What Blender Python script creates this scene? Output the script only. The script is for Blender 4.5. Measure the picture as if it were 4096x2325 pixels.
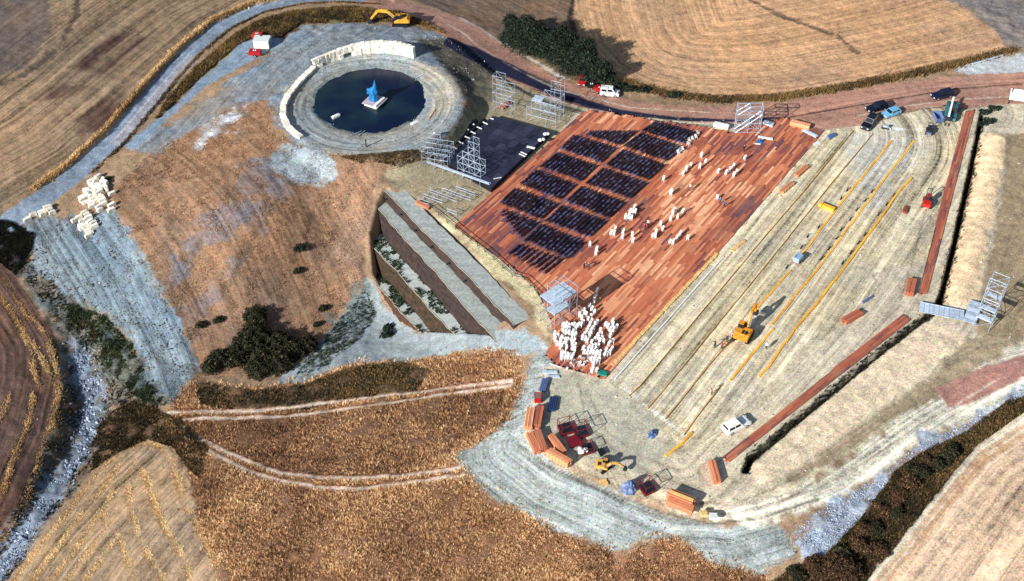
import bpy, bmesh, math, random
import numpy as np
from mathutils import Vector, Matrix
random.seed(7); rng = np.random.default_rng(11)
for o in list(bpy.data.objects): bpy.data.objects.remove(o)
SC = bpy.context.scene; COL = SC.collection
R = math.radians
# ---------------- camera
cd = bpy.data.cameras.new('camera'); cam = bpy.data.objects.new('camera', cd); COL.objects.link(cam)
cd.lens = 43.0; cd.sensor_width = 36; cd.clip_start = 1; cd.clip_end = 9000
cam.location = (0, -146/math.tan(R(43)), 146); cam.rotation_euler = (R(90-43), 0, 0)
SC.camera = cam
# ---------------- sky, sun, exposure
SHADOW_AZ, SUN_EL = 44.0, 26.0            # shadows fall towards this azimuth (from +X), sun height
w = bpy.data.worlds.new('World'); SC.world = w; w.use_nodes = True
nt = w.node_tree; bg = nt.nodes['Background']; sky = nt.nodes.new('ShaderNodeTexSky')
sky.sky_type = 'NISHITA'; sky.sun_disc = False; sky.sun_elevation = R(SUN_EL)
sky.sun_rotation = math.atan2(-math.cos(R(SHADOW_AZ)), -math.sin(R(SHADOW_AZ)))
nt.links.new(sky.outputs[0], bg.inputs[0]); bg.inputs[1].default_value = 0.075
sd = bpy.data.lights.new('sun', 'SUN'); sd.energy = 5.0; sd.angle = R(0.5); sd.color = (1, .985, .955)
sun = bpy.data.objects.new('sun', sd); COL.objects.link(sun)
tv = Vector((math.cos(R(SHADOW_AZ))*math.cos(R(SUN_EL)), math.sin(R(SHADOW_AZ))*math.cos(R(SUN_EL)), -math.sin(R(SUN_EL))))
sun.rotation_euler = tv.to_track_quat('-Z', 'Y').to_euler(); sun.location = (-60, -60, 80)
SC.view_settings.view_transform = 'Standard'; SC.view_settings.look = 'None'
SC.view_settings.exposure = 0.46; SC.view_settings.gamma = 1; SC.view_settings.use_curve_mapping = False
# ---------------- site survey: plan coordinates in metres
L = {}
L['ctrl'] = [[9.66,51.57,0.0],[30.54,13.73,0.0],[54.48,25.38,0.0],[14.82,-7.2,0.0],[10.28,-19.33,0.0],[1.37,35.37,0.0],[-12.48,29.06,0.0],[64.74,2.9,0.0],[80.32,37.96,0.0],[45.78,-25.45,0.0],[25.42,-37.67,0.0],[7.22,-35.32,0.0],[12.93,-43.75,0.0],[30.39,-46.68,0.0],[4.63,-5.23,0.0],[-3.04,7.13,0.0],[34.31,51.57,0.0],[66.64,48.76,0.0],[85.91,2.9,0.0],[62.73,-21.11,0.0],[-47.88,54.95,3.6],[-41.12,40.33,3.6],[-27.38,35.99,3.6],[-15.94,40.33,3.6],[-10.84,53.5,3.6],[-14.61,65.43,3.6],[-21.76,71.71,3.6],[-31.59,75.75,3.6],[-41.59,71.71,3.6],[-46.59,63.89,3.6],[-25.03,81.39,3.2],[-38.4,82.23,3.2],[-53.52,69.97,2.7],[-61.0,63.0,2.2],[-54.37,53.53,2.6],[-11.7,79.19,2.0],[-8.71,64.53,1.2],[-8.32,48.46,1.2],[-12.88,39.79,0.6],[-4.62,76.52,0.6],[-25.1,34.67,1.5],[-67.35,46.68,0.5],[-77.55,37.96,0.0],[-87.79,31.57,-0.5],[-96.95,23.02,-1.0],[-71.78,65.6,1.5],[-64.4,82.54,2.0],[-51.59,93.51,2.2],[-35.34,96.02,1.8],[-18.51,91.14,1.0],[-0.22,72.32,0.2],[14.17,61.79,0.0],[47.22,55.88,0.0],[77.64,61.79,0.0],[104.81,67.91,0.0],[-115.31,89.54,6.0],[-91.35,82.59,5.0],[-88.66,53.65,3.5],[-101.98,43.18,3.0],[-74.26,83.93,3.2],[-92.23,34.58,0.6],[-3.0,92.77,-1.0],[10.45,79.09,-1.0],[28.63,84.1,-1.0],[64.84,85.86,0.0],[105.15,85.03,0.5],[35.6,64.05,-0.5],[79.22,69.16,0.2],[-56.54,37.36,2.4],[-57.15,22.0,0.8],[-40.36,32.74,2.0],[-44.36,21.31,0.4],[-29.68,33.04,0.8],[-73.38,29.08,-1.0],[-64.04,16.29,-2.2],[-50.12,11.4,-3.8],[-33.22,23.32,-6.2],[-40.49,11.06,-9.5],[-55.76,5.68,-8.5],[-38.01,0.39,-12.5],[-48.83,-4.64,-12.5],[-87.71,24.24,-2.0],[-79.1,18.39,-4.0],[-70.17,5.69,-7.5],[-61.13,-6.08,-11.0],[-57.48,-15.62,-13.0],[-91.76,16.12,-6.0],[-85.56,6.73,-9.5],[-78.21,-2.16,-13.0],[-73.81,-13.4,-15.5],[-76.93,-29.39,-17.5],[-81.77,-43.79,-19.5],[-85.23,-10.9,-11.0],[-82.97,-30.47,-14.0],[-92.8,2.01,-9.0],[-64.14,-24.14,-14.5],[-65.64,-37.76,-15.0],[-72.33,-46.51,-15.5],[-53.13,-46.76,-13.0],[-46.05,-36.45,-11.5],[-37.91,-50.97,-10.0],[-38.61,-25.77,-11.5],[-44.3,-14.85,-11.8],[-25.1,-25.29,-8.0],[-23.0,-47.34,-7.0],[-22.81,-13.69,-9.0],[-9.0,-13.23,-5.5],[-6.66,-24.88,-4.5],[-8.1,-41.41,-5.0],[6.81,-54.01,-4.5],[-0.15,-36.43,-2.5],[9.98,-45.53,-2.5],[21.46,-50.9,-3.0],[35.49,-55.71,-4.0],[0.5,-17.45,-2.0],[-29.19,-0.11,-12.0],[-16.54,-4.09,-10.0],[45.58,-45.04,-1.2],[51.52,-46.26,-2.5],[71.29,-32.04,-2.0],[56.25,-52.15,-3.2],[70.82,-50.91,-2.0],[63.9,-29.65,0.0],[80.24,-16.62,0.0],[79.99,-26.7,-0.5],[-27.1,28.2,0.8],[-28.54,25.89,-0.6],[-29.46,19.98,-4.4],[-28.89,13.92,-8.6],[0.82,-7.71,0.0],[-2.81,-9.76,-1.8],[-9.43,-5.22,-6.2],[-15.68,-0.9,-10.2],[-24.25,7.88,-13.2],[-20.7,3.59,-12.8],[-26.39,10.55,-12.3]]
L['plateau'] = [[-23.82,31.8],[-15.14,36.66],[-11.43,43.28],[-5.2,55.88],[4.02,61.79],[13.15,57.05],[26.26,53.71],[46.64,51.57],[63.33,48.48],[75.1,50.16],[86.62,53.71],[101.65,57.05],[95.49,25.38],[85.51,-3.24],[74.89,-11.99],[61.73,-25.45],[49.15,-34.52],[40.03,-41.5],[30.53,-45.59],[18.9,-43.38],[8.37,-37.67],[2.95,-32.92],[4.31,-25.45],[7.41,-16.62],[7.31,-13.12],[4.24,-8.65],[-1.93,1.34],[-9.67,13.06],[-17.62,24.78]]
L['pond'] = [-29.1,52.3,18.0,2.2]
L['pond_w'] = [-29.4,55.6,11.3]
L['pond_rim'] = 3.7
L['cut_line'] = [[-13.63,81.98],[-7.21,73.76],[0.64,65.13],[8.18,59.11],[14.75,55.73],[22.89,53.14],[34.24,51.15],[46.43,50.3],[55.66,51.71],[67.66,54.29],[85.39,59.11],[103.17,62.55]]
L['cut_p'] = [0,0.08,0.17,0.25,0.33,0.42,0.55,0.68,0.75,0.88,1]
L['cut_d'] = [0.9,0.9,0.8,0.7,0.6,0.5,0.4,0.3,0.3,0.3,0.1]
L['road_left'] = [[-99.9,15.37],[-95.7,20.81],[-90.07,27.29],[-84.5,35.21],[-79.67,44.47],[-76.37,55.0],[-73.55,65.44],[-70.24,74.91],[-65.08,85.57],[-58.08,92.91],[-48.52,97.23],[-39.34,98.33],[-29.99,97.78]]
L['road_edge'] = [[58.51,53.71],[72.73,58.52],[86.4,63.0],[97.17,65.13],[112.78,65.9]]
L['trench1'] = [[97.54,53.71],[89.17,32.81],[81.38,13.73],[74.97,-1.23],[73.04,-4.74]]
L['trench2'] = [[73.04,-4.74],[68.32,-8.65],[60.77,-15.25],[49.6,-25.45],[40.65,-33.72],[36.38,-37.67],[35.34,-39.83]]
L['bank1'] = [[97.88,44.63],[91.47,27.82],[85.26,13.73],[77.91,-2.74]]
L['bank2'] = [[71.39,-12.55],[62.97,-20.04],[51.96,-29.65],[41.79,-38.06],[38.34,-40.75]]
L['creek'] = [[-79.46,-0.14],[-74.05,-11.98],[-73.69,-18.47],[-75.6,-26.41],[-77.78,-33.94],[-80.11,-40.32],[-83.41,-47.17]]
L['ter'] = [[0.02,[-26.59,31.05],[0.51,-8.64],[3.32,-6.72],[-23.79,32.97]],[-2.0,[-28.39,29.32],[-2.09,-11.34],[1.69,-8.89],[-24.62,31.77]],[-6.5,[-29.71,24.12],[-8.87,-6.49],[-4.33,-3.4],[-25.17,27.22]],[-10.5,[-29.0,17.61],[-15.06,-2.14],[-10.57,1.03],[-24.51,20.78]]]
L['carve'] = [[-26.74,14.31],[-16.64,0.17],[-10.45,-4.18],[-3.67,-9.03],[-1.07,-6.33],[0.05,-5.56],[-23.78,29.34],[-24.9,28.57],[-26.13,26.02],[-27.45,20.82]]
L['G'] = {"field_ul":[[-104.48,16.86],[-97.26,24.12],[-88.32,33.5],[-81.85,42.88],[-78.14,51.74],[-74.88,63.81],[-70.44,76.52],[-66.63,84.77],[-60.67,92.47],[-52.21,97.49],[-46.04,108.5],[-91.64,102.56],[-130.99,102.9]],"field_corner":[[-130.99,102.9],[-106.72,101.81],[-104.17,90.41],[-101.57,80.03],[-100.33,69.11],[-102.45,63.11],[-106.37,59.43],[-114.39,53.34]],"dark1":[[-93.26,69.23],[-86.03,78.04],[-79.5,83.91],[-83.27,77.06],[-88.91,64.86],[-92.49,62.77]],"dark2":[[-88.78,67.81],[-78.07,81.05],[-76.54,82.09],[-81.67,69.35],[-85.17,62.79],[-88.26,62.11]],"dark3":[[-96.98,54.78],[-90.1,59.63],[-88.32,57.19],[-92.6,53.3],[-97.16,52.27]],"dark4":[[-88.6,49.64],[-81.84,58.66],[-82.28,53.27],[-78.78,55.16],[-82.24,45.49],[-86.56,43.75],[-86.6,47.66]],"clay_pond":[[-60.66,60.92],[-55.03,68.54],[-50.98,76.41],[-46.74,84.53],[-36.06,85.27],[-25.19,83.51],[-15.33,81.51],[-7.25,75.43],[-3.69,70.61],[-7.85,64.13],[-9.66,55.09],[-9.49,47.91],[-12.09,41.43],[-18.08,35.86],[-27.21,34.06],[-37.45,35.87],[-44.18,39.66],[-48.5,47.86],[-51.57,57.18]],"clay_fan2":[[-78.13,40.77],[-71.61,47.84],[-63.41,57.16],[-54.51,65.25],[-50.85,69.56],[-48.76,61.13],[-48.7,54.96],[-56.22,54.57],[-64.73,46.07],[-71.68,40.24]],"hill":[[-77.14,30.31],[-74.7,35.64],[-67.01,45.08],[-56.22,54.57],[-49.81,56.76],[-47.11,43.7],[-42.37,37.75],[-33.48,34.97],[-24.89,34.07],[-15.83,37.55],[-12.82,38.46],[-19.6,33.69],[-24.87,31.61],[-26.58,27.74],[-27.81,19.6],[-26.9,13.98],[-31.18,9.12],[-35.11,0.43],[-39.45,-5.21],[-45.43,-8.12],[-55.06,-9.33],[-57.41,-3.19],[-61.97,4.23],[-65.91,9.88],[-70.38,17.28],[-74.72,24.12]],"hillgrey1":[[-49.69,34.02],[-48.14,34.02],[-42.9,27.75],[-47.17,19.07],[-56.18,12.95],[-59.45,7.78],[-61.75,9.07],[-60.21,15.96],[-54.31,23.56]],"hillgrey2":[[-53.27,13.57],[-48.92,13.32],[-50.11,9.36],[-56.76,2.4],[-57.17,0.06],[-58.49,5.15]],"hillgreen":[[-33.38,34.07],[-17.33,36.43],[-12.08,40.22],[-12.81,37.74],[-21.85,33.0],[-29.43,32.52]],"pale_heap":[[-45.96,35.01],[-44.38,38.0],[-37.62,37.28],[-34.53,33.86],[-34.29,31.96],[-37.15,30.04],[-41.58,29.46],[-45.47,31.0]],"pale_rock":[[-63.89,41.8],[-63.15,46.43],[-58.85,50.27],[-55.86,52.4],[-55.5,50.21],[-57.22,45.73],[-52.72,43.32],[-57.43,42.31],[-61.75,39.27],[-65.87,39.51]],"fan":[[-93.21,21.56],[-84.57,23.26],[-76.41,24.77],[-71.32,18.26],[-65.91,9.88],[-61.93,3.88],[-57.88,-2.41],[-55.96,-8.09],[-57.99,-14.74],[-61.16,-14.84],[-65.82,-9.11],[-68.46,-2.0],[-74.56,3.74],[-82.07,8.13],[-86.51,12.1],[-90.88,15.87]],"scrub_left":[[-101.24,22.08],[-96.84,21.8],[-92.45,21.28],[-90.51,15.89],[-85.62,11.32],[-81.81,6.61],[-74.46,3.02],[-68.34,-2.74],[-65.68,-9.89],[-66.45,-13.67],[-69.86,-14.78],[-71.08,-18.84],[-67.57,-21.75],[-70.55,-27.03],[-75.57,-36.27],[-78.6,-44.68],[-83.59,-49.83],[-84.95,-45.51],[-80.55,-31.49],[-78.95,-19.52],[-79.53,-9.67],[-81.26,-0.38],[-87.08,7.33],[-94.36,15.39],[-100.62,18.94]],"dark_bank":[[-101.16,21.68],[-94.61,21.35],[-89.97,19.59],[-90.88,15.87],[-92.25,11.73],[-95.43,13.62],[-100.33,17.42]],"fan_low":[[-81.81,6.61],[-74.56,3.74],[-68.46,-2.0],[-64.17,-10.11],[-59.06,-14.65],[-62.47,-15.48],[-69.47,-9.32],[-74.05,-4.27],[-78.32,-0.97],[-81.14,2.0]],"hay_left":[[-103.76,20.21],[-95.71,15.14],[-89.34,7.93],[-83.64,0.99],[-81.03,-4.63],[-79.6,-11.41],[-79.16,-19.97],[-80.84,-32.96],[-86.83,-47.62]],"hay_bot":[[-78.73,-50.51],[-75.48,-38.97],[-71.04,-30.6],[-66.97,-24.34],[-61.81,-22.1],[-57.25,-23.97],[-52.67,-29.73],[-50.3,-36.62],[-47.56,-42.41],[-41.86,-55.15]],"crop":[[-56.31,-10.21],[-44.77,-12.18],[-36.45,-11.39],[-27.12,-6.4],[-12.67,-8.82],[0.5,-13.49],[1.95,-17.91],[1.14,-21.98],[-0.8,-27.48],[-3.96,-30.66],[-9.49,-33.06],[-6.33,-38.11],[-3.31,-42.2],[1.65,-45.24],[6.93,-48.87],[11.54,-51.02],[16.13,-52.36],[19.09,-51.28],[23.79,-50.34],[26.52,-52.47],[29.79,-54.76],[35.45,-55.81],[40.59,-60.36],[-41.64,-56.48],[-48.22,-42.32],[-50.8,-35.75],[-52.81,-29.71],[-57.39,-23.27],[-60.23,-17.85],[-58.91,-15.49]],"crop_dark":[[-55.61,-10.2],[-44.68,-12.69],[-36.41,-11.71],[-28.4,-7.7],[-19.89,-7.28],[-13.88,-12.4],[-16.29,-18.08],[-25.94,-17.16],[-35.5,-18.3],[-43.92,-17.49],[-53.93,-15.88]],"crop_mid":[[-57.54,-19.01],[-39.53,-19.19],[-18.89,-19.57],[-0.82,-21.02],[-2.09,-26.26],[-9.66,-32.05],[-17.73,-35.72],[-27.42,-34.72],[-37.69,-31.53],[-48.07,-25.51]],"clay_tri":[[-41.15,-8.25],[-34.99,-0.61],[-30.74,8.0],[-26.89,13.68],[-16.83,0.64],[-5.69,-7.01],[1.86,-9.84],[5.87,-11.94],[5.82,-14.53],[1.83,-14.6],[-0.84,-13.13],[-12.69,-8.48],[-27.15,-6.16],[-36.55,-10.65],[-41.39,-11.33]],"clay_scrub":[[-35.59,-1.65],[-30.74,8.0],[-27.61,12.46],[-25.51,7.19],[-27.86,0.55],[-34.04,-8.21],[-38.21,-8.93]],"clay_edge":[[1.8,-20.43],[3.15,-15.68],[6.0,-11.95],[6.76,-16.49],[4.35,-23.37],[2.64,-32.6],[7.14,-38.48],[16.52,-43.67],[23.99,-47.2],[29.68,-48.83],[39.61,-49.56],[41.55,-52.96],[36.6,-55.81],[29.79,-54.76],[26.5,-52.74],[23.8,-50.17],[19.1,-51.11],[16.14,-52.19],[11.55,-50.84],[6.93,-48.57],[1.65,-45.05],[-3.19,-41.87],[-6.21,-37.99],[-9.3,-33.09],[-3.83,-30.7],[-0.67,-27.52],[1.14,-22.41]],"site":[[-25.24,31.39],[-15.83,36.52],[-11.72,42.73],[-6.91,59.98],[0.65,68.91],[8.26,61.35],[16.52,57.1],[26.4,55.0],[46.76,52.12],[55.67,51.27],[63.25,48.07],[75.41,51.6],[87.48,57.09],[94.75,56.21],[100.0,57.08],[119.37,60.16],[95.27,-11.1],[79.18,-15.71],[73.56,-17.01],[63.94,-27.0],[51.25,-37.07],[42.77,-43.82],[36.31,-47.36],[30.27,-48.73],[23.99,-47.2],[16.51,-43.85],[7.14,-38.66],[2.33,-32.43],[4.35,-23.37],[6.76,-16.49],[6.56,-11.04],[4.3,-4.24],[-2.3,3.94],[-9.73,14.86],[-17.66,25.45]],"site_stage":[[-25.24,31.39],[-15.83,36.52],[-11.72,42.73],[-6.91,59.98],[0.65,68.91],[8.26,61.35],[14.84,56.81],[13.87,54.05],[-10.53,16.9],[-17.66,25.45]],"site_edge":[[-12.9,20.62],[-9.84,18.29],[-1.61,7.13],[6.09,-1.23],[6.3,-7.2],[5.73,-11.93],[3.95,-4.74],[-2.29,2.92],[-9.7,13.53]],"seats":[[63.25,48.07],[75.41,51.6],[87.48,57.09],[94.75,56.21],[87.52,35.37],[76.24,9.3],[64.27,3.94],[62.45,-1.23],[44.07,-20.22],[25.42,-37.67],[21.4,-27.14],[15.99,-21.99],[25.73,-7.2],[46.53,22.98]],"seats_grey":[[67.72,46.0],[80.34,51.58],[80.32,37.96],[69.67,25.38],[66.89,34.08]],"yard":[[7.02,-19.31],[14.1,-21.11],[21.4,-27.14],[25.65,-35.32],[21.5,-40.75],[13.12,-40.0],[8.45,-35.32],[4.85,-30.48]],"sand1":[[96.86,46.68],[99.74,46.29],[93.9,29.06],[87.6,13.73],[80.19,-3.74],[73.22,-4.04],[80.65,13.73],[88.78,32.81],[94.02,44.63]],"sand2":[[69.91,-7.68],[76.94,-10.59],[68.27,-19.73],[58.07,-27.57],[47.72,-35.66],[40.04,-41.47],[36.0,-42.41],[35.93,-39.99],[41.14,-34.52],[49.37,-26.72],[60.51,-16.44]],"right_field":[[100.16,46.31],[115.55,48.78],[94.96,-12.04],[82.61,-13.0],[77.81,-11.09],[80.53,-3.74],[87.96,13.73],[94.28,29.06]],"right_field2":[[76.21,-12.02],[83.16,-11.13],[85.56,-12.07],[73.9,-20.84],[61.29,-30.27],[49.87,-37.84],[42.38,-42.24],[39.38,-41.84],[47.66,-36.03],[57.98,-27.98],[68.17,-20.16]],"pale_track":[[96.9,-6.29],[91.99,-20.98],[73.09,-29.37],[65.33,-32.22],[57.79,-38.28],[50.17,-43.25],[42.92,-46.99],[35.02,-48.32],[30.31,-48.17],[36.51,-45.53],[44.98,-41.31],[53.51,-34.85],[61.54,-29.12],[73.9,-20.84],[85.28,-13.0]],"pink_patch":[[68.21,-22.78],[72.64,-20.68],[78.57,-17.91],[94.96,-12.04],[92.56,-19.26],[83.04,-20.54],[76.91,-24.13],[72.62,-26.02],[69.56,-26.68]],"rubble":[[41.4,-49.48],[45.43,-46.21],[52.19,-42.16],[58.48,-37.92],[62.26,-34.62],[66.65,-32.08],[71.82,-29.39],[77.97,-24.95],[85.25,-21.82],[84.27,-25.11],[77.18,-28.01],[72.65,-31.21],[62.28,-37.46],[56.14,-43.72],[51.59,-48.97],[46.05,-54.04],[42.06,-53.53]],"hedge_br":[[33.95,-59.17],[38.89,-55.82],[44.97,-53.47],[51.22,-47.7],[58.13,-39.65],[61.8,-36.77],[71.38,-31.23],[79.01,-25.78],[91.99,-20.98],[91.44,-22.67],[80.98,-27.8],[71.97,-33.87],[64.23,-42.35],[55.79,-51.51],[48.07,-59.33]],"field_br":[[48.07,-59.33],[55.79,-51.51],[64.23,-42.35],[71.97,-33.87],[80.98,-27.8],[91.44,-22.67],[77.8,-66.23],[45.47,-65.01]],"track_br":[[48.07,-59.33],[55.79,-51.51],[64.23,-42.35],[71.97,-33.87],[80.98,-27.8],[91.44,-22.67],[90.38,-25.97],[80.27,-31.56],[72.57,-36.2],[64.92,-44.46],[57.96,-52.21],[51.44,-59.4]],"field_tr":[[15.38,114.78],[14.66,95.72],[15.78,82.77],[19.02,72.96],[23.81,66.34],[32.03,62.05],[43.55,59.31],[56.24,59.92],[69.54,63.38],[83.19,67.35],[95.48,71.77],[105.2,75.5],[111.12,77.78],[108.77,88.34],[101.51,102.6],[97.73,110.27]],"field_tm":[[-30.99,110.37],[-20.68,97.19],[-13.09,92.34],[-4.73,84.24],[-2.02,82.95],[5.23,86.9],[12.49,86.4],[14.33,91.98],[14.95,103.27],[15.38,114.78]],"grey_tr":[[97.73,110.27],[101.51,98.94],[108.77,88.34],[110.24,77.79],[125.42,78.37],[136.04,110.05]],"pale_tr":[[94.14,69.88],[104.85,74.27],[112.19,75.42],[124.89,76.78],[122.08,68.31],[103.07,67.88]],"red_road":[[-35.81,100.46],[-27.31,99.42],[-18.74,95.43],[-12.12,90.8],[-4.73,84.24],[1.55,77.14],[7.61,70.64],[14.34,65.07],[21.79,61.02],[30.84,58.11],[43.25,56.92],[55.95,58.13],[69.22,61.76],[82.76,65.44],[96.27,68.08],[122.58,69.82],[118.65,57.98],[100.0,57.08],[95.29,55.16],[87.26,56.22],[80.85,53.75],[75.26,50.88],[69.14,49.04],[63.22,47.93],[55.49,50.3],[46.58,50.73],[34.39,51.96],[22.99,53.8],[14.82,56.52],[8.23,60.14],[0.64,65.96],[-6.31,72.29],[-13.42,78.01],[-20.01,85.9],[-27.64,91.77],[-33.33,94.21]],"road_grass":[[-73.3,50.27],[-71.59,58.27],[-68.59,66.88],[-64.86,75.11],[-61.87,80.79],[-57.85,86.52],[-51.2,90.74],[-44.13,92.51],[-35.06,93.19],[-25.81,91.63],[-20.12,87.75],[-14.43,81.12],[-20.86,85.23],[-29.81,85.47],[-38.68,84.71],[-46.79,84.9],[-51.54,80.33],[-56.8,79.66],[-59.98,77.39],[-63.9,69.6],[-68.22,60.38],[-72.22,50.98]],"scrub_top":[[-57.41,83.62],[-52.73,88.61],[-43.93,90.91],[-34.84,91.03],[-27.46,89.52],[-25.43,86.62],[-37.87,85.5],[-46.84,85.28],[-50.99,79.56],[-55.12,80.36]],"side_track":[[-77.59,41.96],[-72.35,51.61],[-68.22,60.38],[-63.9,69.6],[-60.82,77.1],[-57.14,81.91],[-51.54,80.33],[-50.48,76.0],[-55.3,70.22],[-61.3,64.68],[-66.85,57.53],[-71.61,47.84],[-75.67,40.29]],"hedge_ground":[[-2.93,84.54],[5.23,86.9],[13.39,86.42],[15.88,80.96],[19.02,72.96],[21.25,66.39],[16.06,65.29],[10.18,69.42],[4.19,75.83],[-0.22,80.56]],"shadow_weeds":[[-27.11,30.37],[-25.98,31.04],[-24.7,28.52],[-26.07,24.77],[-24.37,19.38],[-27.43,19.57],[-27.91,22.3]],"dark_strip":[[-14.39,80.32],[-8.2,78.99],[0.66,72.92],[4.99,69.89],[10.06,65.24],[15.82,59.99],[23.13,55.92],[34.51,53.12],[46.76,52.12],[55.98,53.15],[55.84,52.3],[46.65,51.28],[34.38,51.82],[22.99,53.8],[15.67,56.81],[9.92,60.28],[4.91,64.07],[-0.22,67.81],[-5.4,69.79],[-9.74,71.77],[-15.09,76.26]],"scrub_mid":[[-72.18,-17.1],[-69.86,-14.78],[-65.77,-13.38],[-60.92,-16.1],[-56.99,-18.21],[-50.91,-24.81],[-50.96,-31.61],[-53.54,-28.79],[-57.21,-24.14],[-61.83,-22.02],[-67.01,-24.17],[-70.55,-27.03],[-71.2,-21.32]],"pond_slope":[[-11.15,62.55],[-9.38,53.75],[-10.23,46.12],[-13.59,39.78],[-18.08,35.7],[-14.71,36.64],[-11.7,40.83],[-9.08,46.76],[-5.6,55.18],[-3.18,62.88],[-6.69,70.08]],"ring_shade":[[-21.3,78.18],[-14.33,78.72],[-7.21,73.76],[-2.8,68.21],[-7.78,61.42],[-9.58,52.23],[-10.93,56.27],[-13.79,65.82],[-17.4,70.49]]}
L['U'] = {"field_ul":[[-107.33,19.9],[-98.29,28.64],[-89.3,38.56],[-81.91,51.47],[-75.53,67.78],[-68.22,83.76],[-59.28,96.0],[-49.78,108.11]],"field_tr":[[16.17,122.61],[15.75,99.47],[16.86,82.76],[20.72,72.1],[27.14,64.86],[36.96,60.54],[47.76,59.45],[60.59,60.75],[78.57,65.87],[97.41,72.51],[111.35,78.56]],"field_tm":[[-30.99,110.37],[-20.68,97.19],[-13.09,92.34],[-4.73,84.24]],"hay_left":[[-97.59,17.85],[-88.65,8.01],[-81.94,-0.46],[-79.53,-9.67],[-79.08,-20.35],[-80.69,-33.62],[-84.74,-46.21]],"hay_bot":[[-78.52,-49.11],[-74.18,-38.77],[-68.68,-28.93],[-63.67,-23.25]],"field_br":[[47.88,-60.49],[55.61,-52.46],[63.98,-43.4],[71.65,-35.05],[80.67,-28.94],[91.03,-23.92]],"pale":[[94.03,-14.8],[79.52,-19.22],[68.12,-25.85],[56.69,-34.42],[48.14,-40.73],[39.53,-45.44],[31.51,-47.89],[23.99,-47.2],[16.5,-44.02],[7.14,-38.78],[1.71,-32.88]],"fan":[[-84.23,25.45],[-72.35,9.84],[-62.71,-5.68],[-58.19,-15.56]],"hill":[[-75.95,30.26],[-63.1,14.73],[-55.35,2.52],[-51.12,-7.78]],"red":[[-35.73,99.43],[-20.55,95.02],[-12.02,88.1],[0.66,73.95],[14.22,62.15],[30.61,55.63],[46.99,53.83],[68.4,57.5],[86.09,61.46],[120.84,64.57]],"site":[[25.42,-37.67],[53.73,-3.24],[96.33,55.9]],"seats":[[15.99,-21.99],[37.31,9.3],[63.25,48.07]]}
L['T'] = {"a1":[[-59.39,-16.69],[-43.92,-17.49],[-32.9,-16.98],[-25.94,-17.16],[-12.24,-17.6],[-0.16,-19.49]],"a2":[[-56.96,-18.38],[-39.53,-19.19],[-22.31,-19.24],[-12.17,-19.07],[-0.49,-20.51]],"b1":[[-57.54,-19.01],[-52.63,-22.93],[-47.99,-25.95],[-37.62,-31.99],[-30.72,-34.29],[-24.12,-35.5],[-17.71,-35.96],[-8.27,-35.65]],"b2":[[-55.69,-21.33],[-50.75,-25.69],[-43.12,-30.79],[-37.34,-33.78],[-30.45,-36.43],[-23.91,-37.71],[-7.6,-37.14]],"c1":[[0.47,-32.86],[4.13,-37.42],[12.99,-43.03],[22.26,-46.83],[29.1,-48.81],[36.24,-47.96],[45.73,-44.27]],"c2":[[1.09,-33.92],[7.11,-39.98],[16.45,-45.26],[24.51,-48.11]],"r1":[[55.89,52.58],[68.11,56.03],[81.52,59.99],[95.02,63.31],[109.03,64.82]],"r2":[[78.62,53.03],[84.51,55.2],[95.0,57.11]],"d1":[[-98.72,94.31],[-96.86,83.7],[-96.98,74.02],[-98.75,66.3],[-101.89,61.05],[-105.81,57.44]],"d2":[[15.1,107.08],[13.73,95.73],[14.3,86.42]],"d3":[[52.3,106.87],[62.42,93.09],[73.45,83.84],[76.54,77.13]],"d4":[[-12.14,91.46],[-4.74,84.95],[1.56,78.97],[10.18,69.42]],"w1":[[85.99,54.46],[80.16,40.6],[74.04,22.98],[67.23,9.3],[63.24,0.82],[57.67,-4.24],[46.12,-15.71]],"w2":[[76.48,49.04],[78.39,48.48],[79.92,48.07]],"h1":[[-37.91,23.92],[-39.04,19.05],[-41.92,12.87],[-43.7,7.57]],"h2":[[-51.65,26.33],[-55.4,20.18],[-59.17,13.06],[-60.17,7.75]],"h3":[[-45.28,22.49],[-47.73,16.89],[-50.24,11.78],[-52.85,6.72]],"h4":[[-30.92,28.56],[-33.06,23.47],[-36.4,16.98]],"h5":[[-65.51,25.42],[-63.5,17.86],[-59.79,11.74]],"lr1":[[-78.83,43.79],[-75.85,52.61],[-72.9,62.5],[-69.53,71.74]]}
L['deck'] = [[14.92,54.53],[19.31,53.96],[26.86,51.82],[35.42,49.7],[40.18,48.54],[45.4,46.92],[46.53,49.04],[50.74,49.65],[55.78,51.98],[56.83,51.2],[60.24,49.04],[63.65,47.66],[37.23,10.18],[26.38,-4.44],[14.91,-21.13],[11.72,-19.8],[7.21,-18.01],[5.51,-15.73],[6.67,-13.11],[6.96,-10.59],[6.58,-7.39],[4.97,-2.1],[3.51,1.31],[0.0,5.85],[-2.98,9.09],[-10.7,17.29]]
L['deck_dir'] = 0.9609
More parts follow.
